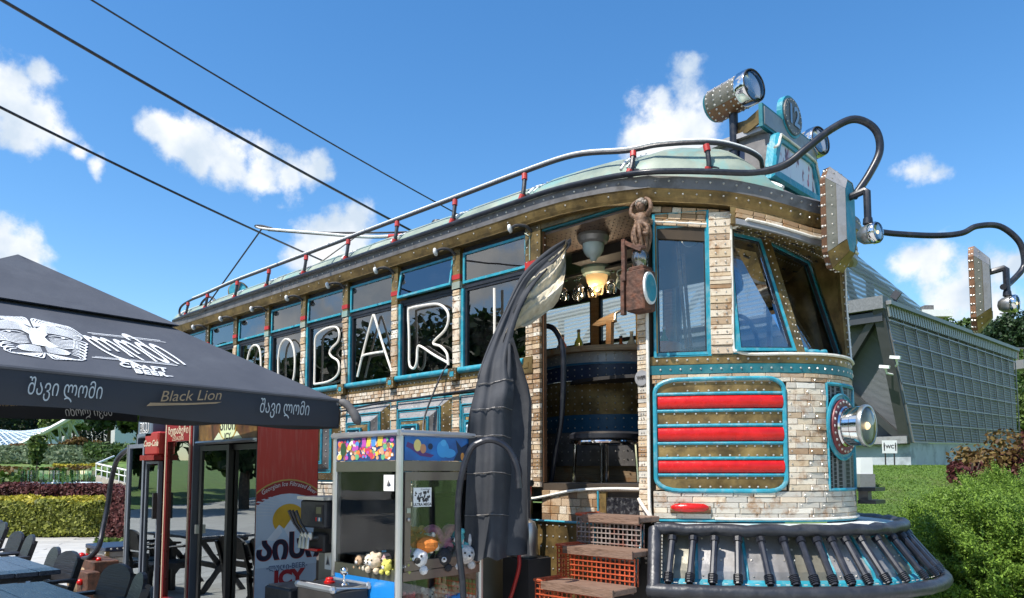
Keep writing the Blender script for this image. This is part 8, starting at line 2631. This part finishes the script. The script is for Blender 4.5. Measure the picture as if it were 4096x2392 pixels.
# glass balustrade, its clamps, and the stair wall with a white rail
gb_ = thing('glass_balustrade', 'long curved green glass balustrade behind the maroon hedge', 'balustrade', tuple(site(27, -.6, .5)))
GBM = glass('balustrade_glass', (.55, .78, .76), .12, 1.5, smear=.12)
bl = catmull([site(25.5, -.654), site(27, -.63), site(28, -.60), site(28.2, -.575), site(27.8, -.553)], 4)
for k, (p, q) in enumerate(zip(bl[:-1], bl[1:])):
 d = (q - p).normalized()
 z0, z1 = .62, 1.62
 a, b = p + d * .03, q - d * .03
 obj('pane', M().rings([[(a.x, a.y, z0), (b.x, b.y, z0), (b.x, b.y, z1), (a.x, a.y, z1)], [(a.x + FW.x * .02, a.y + FW.y * .02, z0), (b.x + FW.x * .02, b.y + FW.y * .02, z0), (b.x + FW.x * .02, b.y + FW.y * .02, z1), (a.x + FW.x * .02, a.y + FW.y * .02, z1)]], True), GBM, gb_)
 obj('clamp', M().ball((p.x, p.y, 1.0), .06, 8).ball((p.x, p.y, 1.14), .06, 8), MT['steel'], gb_)
obj('ledge', M().rings([[tuple(p + V(0, 0, 1.02)), tuple(p + V(0, 0, 1.10)), tuple(p + FW * .5 + V(0, 0, 1.10)), tuple(p + FW * .5 + V(0, 0, 1.02))] for p in bl], True), MT['grey'], gb_)
sw = thing('stair_wall', 'pale stair side wall with a white bar railing behind the hedge', 'stairs', tuple(site(26.5, -.53, .4)))
a0, a1 = site(26, -.553, 0), site(24.5, -.49, 0)
obj('wall', M().rings([[tuple(a0 + V(0, 0, .3)), tuple(a0 + V(0, 0, 1.45)), tuple(a0 + FW * .25 + V(0, 0, 1.45)), tuple(a0 + FW * .25 + V(0, 0, .3))], [tuple(a1 + V(0, 0, .3)), tuple(a1 + V(0, 0, 1.05)), tuple(a1 + FW * .25 + V(0, 0, 1.05)), tuple(a1 + FW * .25 + V(0, 0, .3))]], True), mk('pale_timber_wall', (.42, .37, .31), .8, 0, .2, 4), sw)
rm = M()
rm.tube([tuple(a0 + V(0, 0, 1.85)), tuple(a1 + V(0, 0, 1.5))], .035, 6).tube([tuple(a0 + V(0, 0, 1.65)), tuple(a1 + V(0, 0, 1.3))], .022, 6).tube([tuple(a0 + V(0, 0, 1.85)), tuple(site(30, -.53, 2.2))], .035, 6)
for k in range(9):
 p = a0.lerp(a1, k / 8)
 zt_ = 1.85 - .35 * k / 8
 rm.tube([(p.x, p.y, zt_ - .45), (p.x, p.y, zt_)], .022, 5)
obj('railing', rm, MT['whitep'], sw)
for k in range(3):
 b = (-.640, -.563, -.555)[k]
 c = site(24.6, b, .5)
 pc = thing('rounded_pillar', ('pale blue tapering pillar left of the glass panes', 'pale blue tapering pillar right of the glass panes', 'second pale tapering pillar touching the right-hand one')[k], 'pillar', tuple(c))
 obj('shaft', M().lathe([(.34, 0), (.30, .5), (.24, .72), (.20, .74)], c, (0, 0, 1), 14), mk('pale_blue_render_%d' % k, (.50, .60, .64), .6, 0, .08), pc, smooth=30)
# glass canopy bridge
br_ = thing('canopy_bridge', 'footbridge under a curved glass and white steel lattice canopy', 'bridge', tuple(site(75, -.65, 3)))
CGM = glass('canopy_glass', (.50, .74, .84), .28, 1.5, refl_col=(.8, .95, 1.0), smear=.10)
def cano(u, v):
 b = -.76 + .176 * u
 zt_ = 6.2 + 1.0 * (2 * u - 1) ** 2 + .9 * max(0, u - .5)
 ze = 2.6 + 4.6 * max(0, (u - .30) / .70) ** 1.15
 a = 74 + 7 * v
 z = ze + (zt_ - ze) * math.sin(v * math.pi / 2) - .6 * v * v * u
 return site(a, b * (74 / a) ** .3, max(z, 2.2))
obj('glass_shell', M().grid(lambda u, v: cano(u, v), 26, 8), CGM, br_, smooth='all')
lat = M()
for k in range(-8, 27):
 for s in (1, -1):
  pts = [cano((k + (s * 8 * v if s > 0 else 8 - 8 * v)) / 26, v) for v in np.linspace(0, 1, 7) if 0 <= (k + (s * 8 * v if s > 0 else 8 - 8 * v)) / 26 <= 1]
  if len(pts) > 1:
   lat.tube(pts, .085, 4)
for v in (.33, .66, 1):
 lat.tube([cano(u, v) for u in np.linspace(0, 1, 20)], .07, 4)
obj('steel_lattice', lat, mk('pale_blue_steel', (.55, .64, .68), .4, .1, .05), br_)
obj('edge_beam', M().tube([cano(u, 0) for u in np.linspace(0, 1, 30)], .24, 6), MT['whitep'], br_)
low = M()
for k in range(7):      # open lattice under the raised end
 u = .50 + .075 * k
 e = cano(u, 0)
 for s in (-1, 1):
  f = site(75, -.76 + .176 * (u + .06 * s), 3.3)
  low.tube([e, e.lerp(f, .5) + FW * 1.2, f], .13, 5)
low.tube([cano(1.0, 0), site(75.5, -.592, 5.4), site(76, -.604, 3.4)], .22, 6)
obj('lattice_foot', low, mk('pale_grey_steel', (.50, .55, .56), .4, .1, .05), br_)
d0, d1 = site(75, -.78, 0), site(75, -.555, 0)
obj('deck', M().prism([tuple(d0 + V(0, 0, 2.35)), tuple(d1 + V(0, 0, 2.55)), tuple(d1 + V(0, 0, 3.0)), tuple(d0 + V(0, 0, 2.8))], tuple(FW * 6)), mk('bridge_deck_edge', (.42, .43, .44), .6), br_)
obj('glass_rail', M().prism([tuple(d0 + V(0, 0, 2.85)), tuple(d1 + V(0, 0, 3.05)), tuple(d1 + V(0, 0, 4.25)), tuple(d0 + V(0, 0, 4.05))], tuple(FW * .05)), GBM, br_)
rl = M().tube([d0 + V(0, 0, 4.1), d1 + V(0, 0, 4.3)], .06, 5)
for k in range(14):
 p = d0.lerp(d1, k / 13)
 rl.tube([p + V(0, 0, 2.8), p + V(0, 0, 4.2)], .045, 4)
obj('rail', rl, MT['grey'], br_)
# ---- the big mesh-clad hall on the right
hall = thing('mesh_hall', 'large grey building clad in ribbed metal mesh with slanting steel frame', 'building', tuple(site(22, .52, 1.6)))
def meshmat(name, c, rows, dark=.45, contrast=.6):
 m, nt, out = mat_nodes(name)
 N, L = nt.nodes.new, nt.links.new
 b = N('ShaderNodeBsdfPrincipled')
 L(b.outputs[0], out.inputs[0])
 t = N('ShaderNodeTexCoord')
 w = N('ShaderNodeTexWave')
 w.wave_type = 'BANDS'
 w.bands_direction = 'Z'
 w.inputs['Scale'].default_value = rows
 w.inputs['Distortion'].default_value = 1.6
 w.inputs['Detail'].default_value = 2
 w.inputs['Detail Scale'].default_value = .7
 L(t.outputs['Object'], w.inputs['Vector'])
 r = N('ShaderNodeValToRGB')
 r.color_ramp.elements[0].color = (*[x * dark for x in c], 1)
 r.color_ramp.elements[1].color = (*c, 1)
 L(w.outputs['Fac'], r.inputs[0])
 n = N('ShaderNodeTexNoise')
 n.inputs['Scale'].default_value = .8
 L(t.outputs['Object'], n.inputs['Vector'])
 mr = N('ShaderNodeMapRange')
 mr.inputs['To Min'].default_value = .65
 mr.inputs['To Max'].default_value = 1.25
 L(n.outputs['Fac'], mr.inputs['Value'])
 mu = N('ShaderNodeMix')
 mu.data_type = 'RGBA'
 mu.blend_type = 'MULTIPLY'
 mu.inputs[0].default_value = 1
 L(r.outputs[0], mu.inputs[6])
 L(mr.outputs[0], mu.inputs[7])
 L(mu.outputs[2], b.inputs['Base Color'])
 b.inputs['Roughness'].default_value = .5
 b.inputs['Metallic'].default_value = 0
 bp = N('ShaderNodeBump')
 bp.inputs['Strength'].default_value = .5
 bp.inputs['Distance'].default_value = .03
 L(w.outputs['Fac'], bp.inputs['Height'])
 L(bp.outputs[0], b.inputs['Normal'])
 return m
MESHM = meshmat('ribbed_mesh', (.25, .235, .24), 3.4, .6)
MESHD = meshmat('dense_mesh', (.15, .165, .18), 9.0, .8)
T0, T1_ = site(22, .501, 6.45), site(31, .674, 6.5)
K0, K1 = site(22.6, .531, 2.45), site(31, .674, 2.7)
NXC, NZC = 13, 7
def fac(u, v):
 return K0.lerp(K1, u).lerp(T0.lerp(T1_, u), v)
ncol = [0, .09] + [.09 + .91 * (i + 1) / (NXC - 1) for i in range(NXC - 1)]
nvv = [0, .14, .29, .44, .60, .75, .90, 1.0]
nfa = (K1 - K0).cross(T0 - K0).normalized()
if nfa.dot(-FW) < 0:
 nfa = -nfa
rg = random.Random(11)
for i in range(NXC):
 for j in range(NZC):
  q = [fac(ncol[i], nvv[j]), fac(ncol[i + 1], nvv[j]), fac(ncol[i + 1], nvv[j + 1]), fac(ncol[i], nvv[j + 1])]
  o = rg.uniform(0, .012)
  obj('mesh_panel', M().rings([[p + nfa * (o - .1) for p in q], [p + nfa * o for p in q]], True), MESHM, hall)
fm = M()
for u in ncol:
 fm.beam(fac(u, 0) + nfa * .10, fac(u, 1.0) + nfa * .06, .045, .04, up=nfa)
for v in nvv[:-1]:
 fm.beam(fac(.0, v) + nfa * .12, fac(1, v) + nfa * .07, .035, .03, up=nfa)
obj('frame_grid', fm, mk('light_steel', (.25, .245, .25), .4, .4, .08), hall)
cp_ = M()
for k in range(64):
 u = (k + .5) / 64
 p = fac(u, .93)
 cp_.beam(p + nfa * .12, fac(u, 1.03) + nfa * .12, .13, .05, up=nfa)
obj('coping_slats', cp_, mk('pale_mesh', (.32, .33, .33), .5, .3, .1), hall, kind='stuff')
obj('coping', M().beam(fac(0, 1.0) + V(0, 0, .12), fac(1, 1.0) + V(0, 0, .12), .5, .12), mk('coping_steel', (.24, .25, .255), .5, .3, .1), hall)
# gable face to the left
LW = V(-1, .05, 0)
G0t, G0b = T0, K0
def gab(s, v):
 a, b = K0 + LW * s, T0 + LW * s
 return a.lerp(b, v)
for i in range(9):
 for j in range(4):
  q = [gab(i * 1.3, j / 4), gab((i + 1) * 1.3, j / 4), gab((i + 1) * 1.3, (j + 1) / 4), gab(i * 1.3, (j + 1) / 4)]
  obj('mesh_panel', M().rings([[p + V(0, .35, 0) for p in q], [p + V(0, .25, 0) for p in q]], True), MESHD, hall)
STL = mk('hall_dark_steel', (.07, .072, .075), .45, .4, .1)
gm_ = M()
gm_.beam(gab(.1, 0), gab(.1, 1), .30, .3, up=(0, 1, 0))
gm_.beam(gab(0, .93), gab(11, .93), .36, .3)
gm_.beam(gab(.2, .95), gab(1.8, .49), .20, .25, up=(0, 1, 0))
gm_.beam(gab(.2, .02), gab(1.8, .50), .20, .25, up=(0, 1, 0))
gm_.beam(gab(2.0, 0), gab(2.0, 1), .20, .25, up=(0, 1, 0))
obj('steel_frame', gm_, STL, hall)
obj('gable_coping', M().beam(gab(-.1, 1.03), gab(11, 1.03), .4, .38), mk('coping_mesh', (.17, .175, .18), .6, .2, .3, 20), hall)
obj('plinth_band', M().beam(gab(0, .02) + V(0, -.1, 0), gab(11, .02) + V(0, -.1, 0), .3, .22), MT['grey'], hall)
cb2 = M()
b0, b1 = K0 + V(0, 0, -1.3), K1 + V(0, 0, -1.3)
cb2.rings([[tuple(b0 - V(0, 0, .6)), tuple(b0 + V(0, 0, 1.28)), tuple(b0 + V(-.6, .6, 1.28)), tuple(b0 + V(-.6, .6, -.6))], [tuple(b1 - V(0, 0, .6)), tuple(b1 + V(0, 0, 1.28)), tuple(b1 + V(-.6, .6, 1.28)), tuple(b1 + V(-.6, .6, -.6))]], True)
g9 = gab(11, 0)
cb2.rings([[tuple(b0 - V(0, 0, .6)), tuple(b0 + V(0, 0, 1.25)), tuple(b0 + V(0, .6, 1.25)), tuple(b0 + V(0, .6, -.6))], [(g9.x, g9.y, .5), (g9.x, g9.y, 2.4), (g9.x, g9.y + .6, 2.4), (g9.x, g9.y + .6, .5)]], True)
obj('concrete_base', cb2, mk('pale_blue_concrete', (.40, .44, .48), .75, 0, .12, 1.5, stain=(.14, .16, .18), stain_scale=1.6, stain_amt=.6), hall)
# the raised see-through volume behind
def seemesh(name, c, rows, op):
 m, nt, out = mat_nodes(name)
 N, L = nt.nodes.new, nt.links.new
 d = N('ShaderNodeBsdfDiffuse')
 d.inputs[0].default_value = (*c, 1)
 tr = N('ShaderNodeBsdfTransparent')
 t = N('ShaderNodeTexCoord')
 w = N('ShaderNodeTexWave')
 w.wave_type = 'BANDS'
 w.bands_direction = 'Z'
 w.inputs['Scale'].default_value = rows
 w.inputs['Distortion'].default_value = 1.2
 L(t.outputs['Object'], w.inputs['Vector'])
 r = N('ShaderNodeMapRange')
 r.inputs['To Min'].default_value = op * .55
 r.inputs['To Max'].default_value = min(1, op * 1.4)
 L(w.outputs['Fac'], r.inputs['Value'])
 x = N('ShaderNodeMixShader')
 L(r.outputs[0], x.inputs[0])
 L(tr.outputs[0], x.inputs[1])
 L(d.outputs[0], x.inputs[2])
 L(x.outputs[0], out.inputs[0])
 return m
SM_ = seemesh('open_wire_mesh', (.36, .375, .39), 1.6, .60)
up_ = thing('mesh_upper_hall', 'taller see-through wire mesh hall with diagonal trusses behind the grey building', 'building', tuple(site(30, .5, 6)))
U0, U1 = site(29, .445, 0), site(36, .553, 0)
zt0, zt1 = 10.2, 9.55
UL = U0 + V(-26, 3, 0)
pts = [(UL, 10.8), (U0, zt0 + .45), (U1, zt1)]
for (p, z), (q, z2), nn_ in ((pts[0], pts[1], 8), (pts[1], pts[2], 3)):
 for k in range(nn_):
  a, b = p.lerp(q, k / nn_), p.lerp(q, (k + 1) / nn_)
  za, zb_ = z + (z2 - z) * k / nn_, z + (z2 - z) * (k + 1) / nn_
  obj('mesh_sheet', M().quad((a.x, a.y, 2.4), (b.x, b.y, 2.4), (b.x, b.y, zb_), (a.x, a.y, za)).add([(a.x + .02, a.y + .05, 2.4), (b.x + .02, b.y + .05, 2.4), (b.x + .02, b.y + .05, zb_), (a.x + .02, a.y + .05, za)], [(3, 2, 1, 0)]), SM_, up_)
E1 = U1 + V(-2.5, 9, 0)
obj('mesh_sheet', M().quad((U1.x, U1.y, 2.4), (E1.x, E1.y, 2.4), (E1.x, E1.y, zt1 - .3), (U1.x, U1.y, zt1)), SM_, up_)
tr_m = M()
TS = mk('truss_steel', (.22, .23, .24), .45, .3, .06)
ins = V(-.3, .8, 0)
for (p, z), (q, z2), nn_ in ((pts[0], pts[1], 8), (pts[1], pts[2], 3)):
 for k in range(nn_ + 1):
  t = k / nn_
  a = p.lerp(q, t) + ins
  za = z + (z2 - z) * t - .3
  tr_m.beam((a.x, a.y, 2.0), (a.x, a.y, za), .26, .26)
  if k < nn_:
   b = p.lerp(q, (k + 1) / nn_) + ins
   zb_ = z + (z2 - z) * (k + 1) / nn_ - .3
   zm = 6.6
   tr_m.beam((a.x, a.y, zm), (b.x, b.y, zb_), .22, .22) if k % 2 else tr_m.beam((a.x, a.y, za), (b.x, b.y, zm), .22, .22)
   tr_m.beam((a.x, a.y, 2.5), (b.x, b.y, zm), .22, .22) if k % 2 else tr_m.beam((a.x, a.y, zm), (b.x, b.y, 2.5), .22, .22)
   tr_m.beam((a.x, a.y, zm), (b.x, b.y, zm), .28, .22)
   tr_m.beam((a.x, a.y, za), (b.x, b.y, zb_), .30, .25)
obj('truss', tr_m, TS, up_)
# cameras, floodlight, sign, boxes
for k, (v, dx, l) in enumerate(((.62, .5, 'white security camera on the hall edge, upper one'), (.56, -.35, 'white security camera on the hall edge, lower one'))):
 c = gab(.0, v) + V(dx * .4, -.45, 0)
 t = thing('security_camera', l, 'camera', tuple(c))
 obj('housing', M().beam(c + V(-.14, -.02, .0), c + V(.14, -.04, -.05), .10, .09), MT['whitep'], t)
 obj('bracket', M().tube([tuple(c), tuple(c + V(0, .15, -.2)), tuple(gab(0, v - .06))], .03, 6), MT['whitep'], t)
c = fac(.085, 1.08)
fl = thing('floodlight', 'black floodlight on top of the hall corner', 'floodlight', tuple(c))
obj('head', M().beam(c + V(-.05, -.06, .10), c + V(.10, -.03, .30), .22, .08, up=(0, 1, 0)), MT['black'], fl)
obj('foot', M().box((c.x - .05, c.y - .05, c.z - .25), (c.x + .05, c.y + .05, c.z + .2)), MT['black'], fl)
wc = thing('wc_sign', 'white WC sign with two figures on short posts', 'sign', tuple(site(19.2, .503, 1.7)))
wc0 = site(19.2, .494, 0)
wx, wy = RT, V(0, 0, 1)
o = wc0 + V(0, 0, 2.04)
obj('board', M().rings([[tuple(o), tuple(o + wx * .37), tuple(o + wx * .37 + wy * .33), tuple(o + wy * .33)], [tuple(o + FW * .03), tuple(o + FW * .03 + wx * .37), tuple(o + FW * .03 + wx * .37 + wy * .33), tuple(o + FW * .03 + wy * .33)]], True), MT['whitep'], wc)
lettering('sign_text', 'WC', .125, o + wx * .185 + wy * .165 - FW * .004, wx, wy, MT['dark'], wc, bold=.004)
for s in (.04, .33):
 fm2 = M()
 b_ = o + wx * s - FW * .004
 fm2.add([b_ + wx * (.016 * math.cos(t)) + wy * (.255 + .016 * math.sin(t)) for t in np.linspace(0, 6.28, 10, endpoint=False)], [tuple(range(10))])
 fm2.quad(b_ + wx * -.02 + wy * .23, b_ + wx * -.012 + wy * .06, b_ + wx * .012 + wy * .06, b_ + wx * .02 + wy * .23)
 obj('figure_mark', fm2, MT['dark'], wc)
for s in (.07, .30):
 p = wc0 + wx * s + FW * .02
 obj('post', M().tube([(p.x, p.y, 1.5), (p.x, p.y, 2.05)], .018, 6), MT['dark'], wc)
eb = thing('meter_box', 'pale grey electric box on the lawn beside the tram nose', 'box', tuple(site(15, .475, 1.3)))
e0 = site(15, .464, 0)
obj('cabinet', M().rings([[tuple(e0 + V(0, 0, 1.52)), tuple(e0 + RT * .24 + V(0, 0, 1.52)), tuple(e0 + RT * .24 + V(0, 0, 1.85)), tuple(e0 + V(0, 0, 1.85))], [tuple(e0 + FW * .25 + V(0, 0, 1.52)), tuple(e0 + FW * .25 + RT * .24 + V(0, 0, 1.52)), tuple(e0 + FW * .25 + RT * .24 + V(0, 0, 1.85)), tuple(e0 + FW * .25 + V(0, 0, 1.85))]], True), MT['whitep'], eb)
obj('plinth', M().prism([tuple(e0 + V(0, 0, 1.0) - RT * .03 - FW * .02), tuple(e0 + RT * .27 + V(0, 0, 1.0) - FW * .02), tuple(e0 + RT * .27 + FW * .27 + V(0, 0, 1.0)), tuple(e0 - RT * .03 + FW * .27 + V(0, 0, 1.0))], (0, 0, .52)), MT['grey'], eb)
# ---- lawn blades, junipers and shrubs on the right
C = []
for _ in range(36000):
 a, b = rng.uniform(9.5, 20) , rng.uniform(.445, .60)
 p = site(a, b)
 C.append((p.x, p.y, gz(p.x, p.y) + rng.uniform(0, .035)))
gl = leaves('lawn_grass', np.array(C), .026, LM['grassblade'], None, up=1.5, aspect=.22)
gl['kind'] = 'stuff'
def juniper(label, c, r3, n, seed):
 """arching feathery sprays over a low mound"""
 t = thing('juniper_bush', label, 'bush', tuple(c), 'spreading junipers right of the tram')
 g = np.random.default_rng(seed)
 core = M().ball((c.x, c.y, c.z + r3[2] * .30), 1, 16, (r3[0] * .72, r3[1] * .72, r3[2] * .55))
 obj('shade_mound', core, mk('juniper_shade_%d' % seed, (.022, .03, .010), .95, 0, .5, 8), t)  # dark ball paints the shaded inside of the bush
 br = M()
 for k in range(14):
  a = g.uniform(0, 6.28)
  q = V(math.cos(a) * r3[0] * .9, math.sin(a) * r3[1] * .9, r3[2] * g.uniform(.2, .8))
  br.tube([tuple(c), tuple(V(c) + q * .5 + V(0, 0, .15)), tuple(V(c) + q)], [.035, .022, .008], 5)
 obj('branches', br, BARK, t)
 nb = max(40, n // 75)
 bt_, be = g.uniform(0, 2 * np.pi, nb), g.uniform(-.05, 1.25, nb)
 bd = np.stack([np.cos(bt_) * np.cos(be), np.sin(bt_) * np.cos(be), np.sin(be)], 1)
 bl_ = g.uniform(.75, 1.12, nb)
 k_ = g.integers(0, nb, n)
 t_ = g.uniform(.30, 1, n) ** .8
 lean = np.array([RT.x * -.45 - FW.x * .25, RT.y * -.45 - FW.y * .25, 0])
 sc3 = np.array(r3)
 arch = np.array([0, 0, 1.0])
 d = bd[k_]
 base = np.array(c) + np.array([0, 0, r3[2] * .12]) + d * sc3 * (bl_[k_] * t_)[:, None] + (arch * .34 * r3[2] + lean * .35) * (t_ ** 2)[:, None] * (1 - .5 * d[:, 2:3])
 base += g.normal(size=(n, 3)) * (.035 + .075 * (1 - t_))[:, None] * np.array([1, 1, .8])
 ax = d * .8 + lean * .8 + np.array([0, 0, .45]) + g.normal(size=(n, 3)) * .28
 ax /= np.linalg.norm(ax, axis=1)[:, None]
 ln = g.uniform(.12, .24, n)
 K = 12
 V_, F_ = [], []
 side = np.cross(ax, g.normal(size=(n, 3)))
 side /= np.linalg.norm(side, axis=1)[:, None]
 nrm3 = np.cross(ax, side)
 vs = []
 for k in range(K):
  f = (k + .6) / K
  s = 1 if k % 2 else -1
  root = base + ax * (ln * f)[:, None]
  rot = side * s * (.8 + .3 * g.normal(size=n))[:, None] + nrm3 * (g.normal(size=n) * .5)[:, None]
  tip = root + (ax * .50 + rot * .75) * (ln * (.36 - .24 * f))[:, None]
  wv = np.cross(tip - root, g.normal(size=(n, 3)))
  wv /= np.linalg.norm(wv, axis=1)[:, None] + 1e-9
  wd = (.006 + .006 * (1 - f))
  vs.append(np.stack([root - wv * wd * .6, root + (tip - root) * .45 - wv * wd, tip, root + (tip - root) * .45 + wv * wd], 1))
 A_ = np.stack(vs, 1).reshape(-1, 3)
 A_ = A_.reshape(n, -1, 3)
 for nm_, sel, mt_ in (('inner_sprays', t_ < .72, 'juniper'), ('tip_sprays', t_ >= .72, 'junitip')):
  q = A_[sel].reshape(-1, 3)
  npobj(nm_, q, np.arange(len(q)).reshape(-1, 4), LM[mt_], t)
for i, (a, b, r3, n, l) in enumerate([(7.3, .668, (.95, .95, .92), 11000, 'large feathery juniper nearest the fender at the lower right corner'), (9.4, .640, (1.0, 1.0, .80), 8000, 'feathery juniper spreading behind the fender end'),
         (10.2, .715, (1.2, 1.2, .85), 6000, 'feathery juniper at the right edge below the russet shrubs'), (12.4, .665, (1.15, 1.1, .70), 5000, 'low juniper at the lawn edge in front of the mesh hall')]):
 p = site(a, b)
 juniper(l, V(p.x, p.y, gz(p.x, p.y) - .1), r3, n, 40 + i)
for i, (a, b, r3, n, mt, l) in enumerate([(15.5, .640, (1.1, 1.0, .85), 1800, 'rust', 'russet and green shrub in front of the mesh hall'), (14.6, .607, (.55, .5, .65), 900, 'purple', 'small maroon shrub on the left of the russet one'), (15.0, .69, (.8, .8, .8), 1200, 'purple', 'maroon shrub at the right edge behind the juniper')]):
 p = site(a, b)
 shrub('leafy_shrub', l, V(p.x, p.y, gz(p.x, p.y)), r3, n, .055, mt, None, 50 + i)
# hillside wood to the right
rgt = random.Random(4)
specs = [('mid', 'rounded mid green tree on the hillside above the hall, left end'), ('mid', 'bushy tree on the hillside right of the flat-roofed house'), ('dark', 'dark tree on the hillside under the far mirror'), ('mid', 'green tree on the hillside between the poles'),
         ('dark', 'dark tree at the right edge of the skyline'), ('mid', 'tree low on the hillside at the right edge'), ('light', 'paler tree at the right edge beside the hall'), ('mid', 'tree behind the hall coping near its far end'),
         ('dark', 'dark tree second row on the hillside'), ('mid', 'low tree near the far end of the hall'), ('light', 'light green tree halfway down the hillside'), ('mid', 'small crown just over the hall coping')]
pos = [(.585, 78, 13.6), (.602, 80, 15.6), (.625, 74, 14.0), (.642, 78, 14.2), (.682, 60, 12.6), (.684, 50, 7.6), (.688, 38, 4.3), (.64, 58, 9.2), (.662, 66, 11.3), (.70, 45, 5.5), (.665, 54, 8.4), (.60, 62, 10.6)]
for i, ((mt, l), (b, a, zc)) in enumerate(zip(specs, pos)):
 p = site(a, b)
 z0 = min(gz(p.x, p.y), zc - 2.2)
 s = a * .040
 tree('hillside_tree', l, V(p.x, p.y, z0), 0, zc - z0, (s * 1.25, s * 1.1, s * .95), 4200, a * .003, mt, 'trees on the hillside behind the hall', 120 + i, trunk=.15, lumps=13)
fb = thing('flat_roofed_house', 'pink house with a white flat roof above the mesh hall', 'building', tuple(site(88, .57, 16)))
h0, h1 = site(88, .552, 14), site(88, .587, 14)
obj('wall', M().prism([tuple(h0), tuple(h1), tuple(h1 + FW * 6), tuple(h0 + FW * 6)], (0, 0, 5.9)), mk('pink_stucco', (.50, .38, .32), .8, 0, .1), fb)
obj('roof', M().prism([tuple(h0 - RT * .3 - FW * .8 + V(0, 0, 5.9)), tuple(h1 + RT * .3 - FW * .8 + V(0, 0, 5.9)), tuple(h1 + RT * .3 + FW * 6 + V(0, 0, 5.9)), tuple(h0 - RT * .3 + FW * 6 + V(0, 0, 5.9))], (0, 0, .8)), MT['whitep'], fb)
obj('roof_tank', M().prism([tuple(h0 + RT * .5 + V(0, 0, 6.7)), tuple(h0 + RT * 1.6 + V(0, 0, 6.7)), tuple(h0 + RT * 1.6 + FW + V(0, 0, 6.7)), tuple(h0 + RT * .5 + FW + V(0, 0, 6.7))], (0, 0, .7)), MT['dkgrey'], fb)
for k in range(4):
 q = h0.lerp(h1, .2 + .2 * k)
 ww = obj('window', M().prism([tuple(q + V(0, 0, 3.3) - FW * .03), tuple(q + RT * .42 + V(0, 0, 3.3) - FW * .03), tuple(q + RT * .42 + V(0, 0, 5.5) - FW * .03), tuple(q + V(0, 0, 5.5) - FW * .03)], tuple(FW * .02)), MT['dark'], fb)
for b, a, zt_, l in ((.642, 72, 15.3, 'slim utility pole left of the other one on the skyline'), (.6655, 62, 15.0, 'utility pole with a crossarm on the hillside skyline')):
 p = site(a, b, 6)
 up2 = thing('utility_pole', l, 'pole', tuple(p), 'utility poles on the hillside')
 obj('post', M().tube([(p.x, p.y, 6), (p.x, p.y, zt_)], .09, 6), MT['dark'], up2)
 obj('crossarm', M().beam((p.x - .4 * RT.x, p.y - .4 * RT.y, zt_ - .2), (p.x + .4 * RT.x, p.y + .4 * RT.y, zt_ - .2), .09, .09), MT['dark'], up2)
pa, pb = site(62, .6655, 14.8), site(72, .642, 15.1)
obj('power_line', M().tube([pa, pa.lerp(pb, .5) - V(0, 0, .45), pb], .035, 4), MT['dark'], loc=tuple(pb), label='thin sagging power line between the two skyline poles', cat='wire')
ov_ = thing('overpass', 'short concrete walkway with railing beyond the far end of the hall', 'walkway', tuple(site(40, .69, 6)))
obj('slab', M().beam(site(38, .672, 7.0), site(40, .78, 7.2), 1.2, .45), MT['grey'], ov_)
rm = M().beam(site(38, .672, 7.9), site(40, .78, 8.1), .08, .08)
for k in range(14):
 p = site(38, .672, 7.2).lerp(site(40, .78, 7.4), k / 13)
 rm.tube([p, p + V(0, 0, .7)], .03, 4)
obj('rail', rm, MT['dkgrey'], ov_)
# ---- trees behind the standpoint, mirrored in the tram and fridge glass
RTREE = [(-13, -16, 6.4, 5.4), (-20, -18, 7.2, 6), (-27.5, -17, 6.6, 5.6), (-35, -21, 7.4, 6.2), (-44, -20, 7, 6), (-9, -19, 4.4, 4.2), (-50, -24, 6, 5.5), (6, -18, 4.8, 4.4), (12, -12, 4.2, 4.0), (-2, -22, 4.6, 4.4), (-30, -9, 4.4, 4), (-39, -11, 5, 4.6), (-49, -12, 5, 4.6), (-60, -14, 5.4, 5), (-72, -17, 5.6, 5.2), (-86, -20, 6, 5.6)]
for i, (x, y, c, r) in enumerate(RTREE):
 tree('plane_tree', 'leafy plane tree on the far side of the terrace', V(x, y, 0), 0, c, (r * .85, r * .8, r * .75), 3600, .32, 'mid' if i % 2 else 'dark', 'plane trees across the terrace', 160 + i, trunk=.25, lumps=14)
# ---- overhead cables running down to the far side of the roof
for (p, q, r, l) in ((site(6, -.683, 4.58), site(11, -.2168, 4.55), .012, 'lowest overhead cable, crossing behind the trolley pole'), (site(6, -.642, 5.33), site(10, -.108, 4.72), .0145, 'middle and thickest overhead cable above the tram'), (site(6, -.520, 5.33), site(9.5, -.0515, 4.81), .008, 'topmost thin twisted overhead cable')):
 a, b = p.lerp(q, -.6), p.lerp(q, 1.25)
 mid_ = a.lerp(b, .5)
 obj('overhead_cable', M().tube([a.lerp(b, t) - V(0, 0, .10 * math.sin(math.pi * t)) for t in np.linspace(0, 1, 16)], r, 6), MT['pipe'], loc=tuple(b), label=l, cat='cable', group='overhead cables', smooth=True)
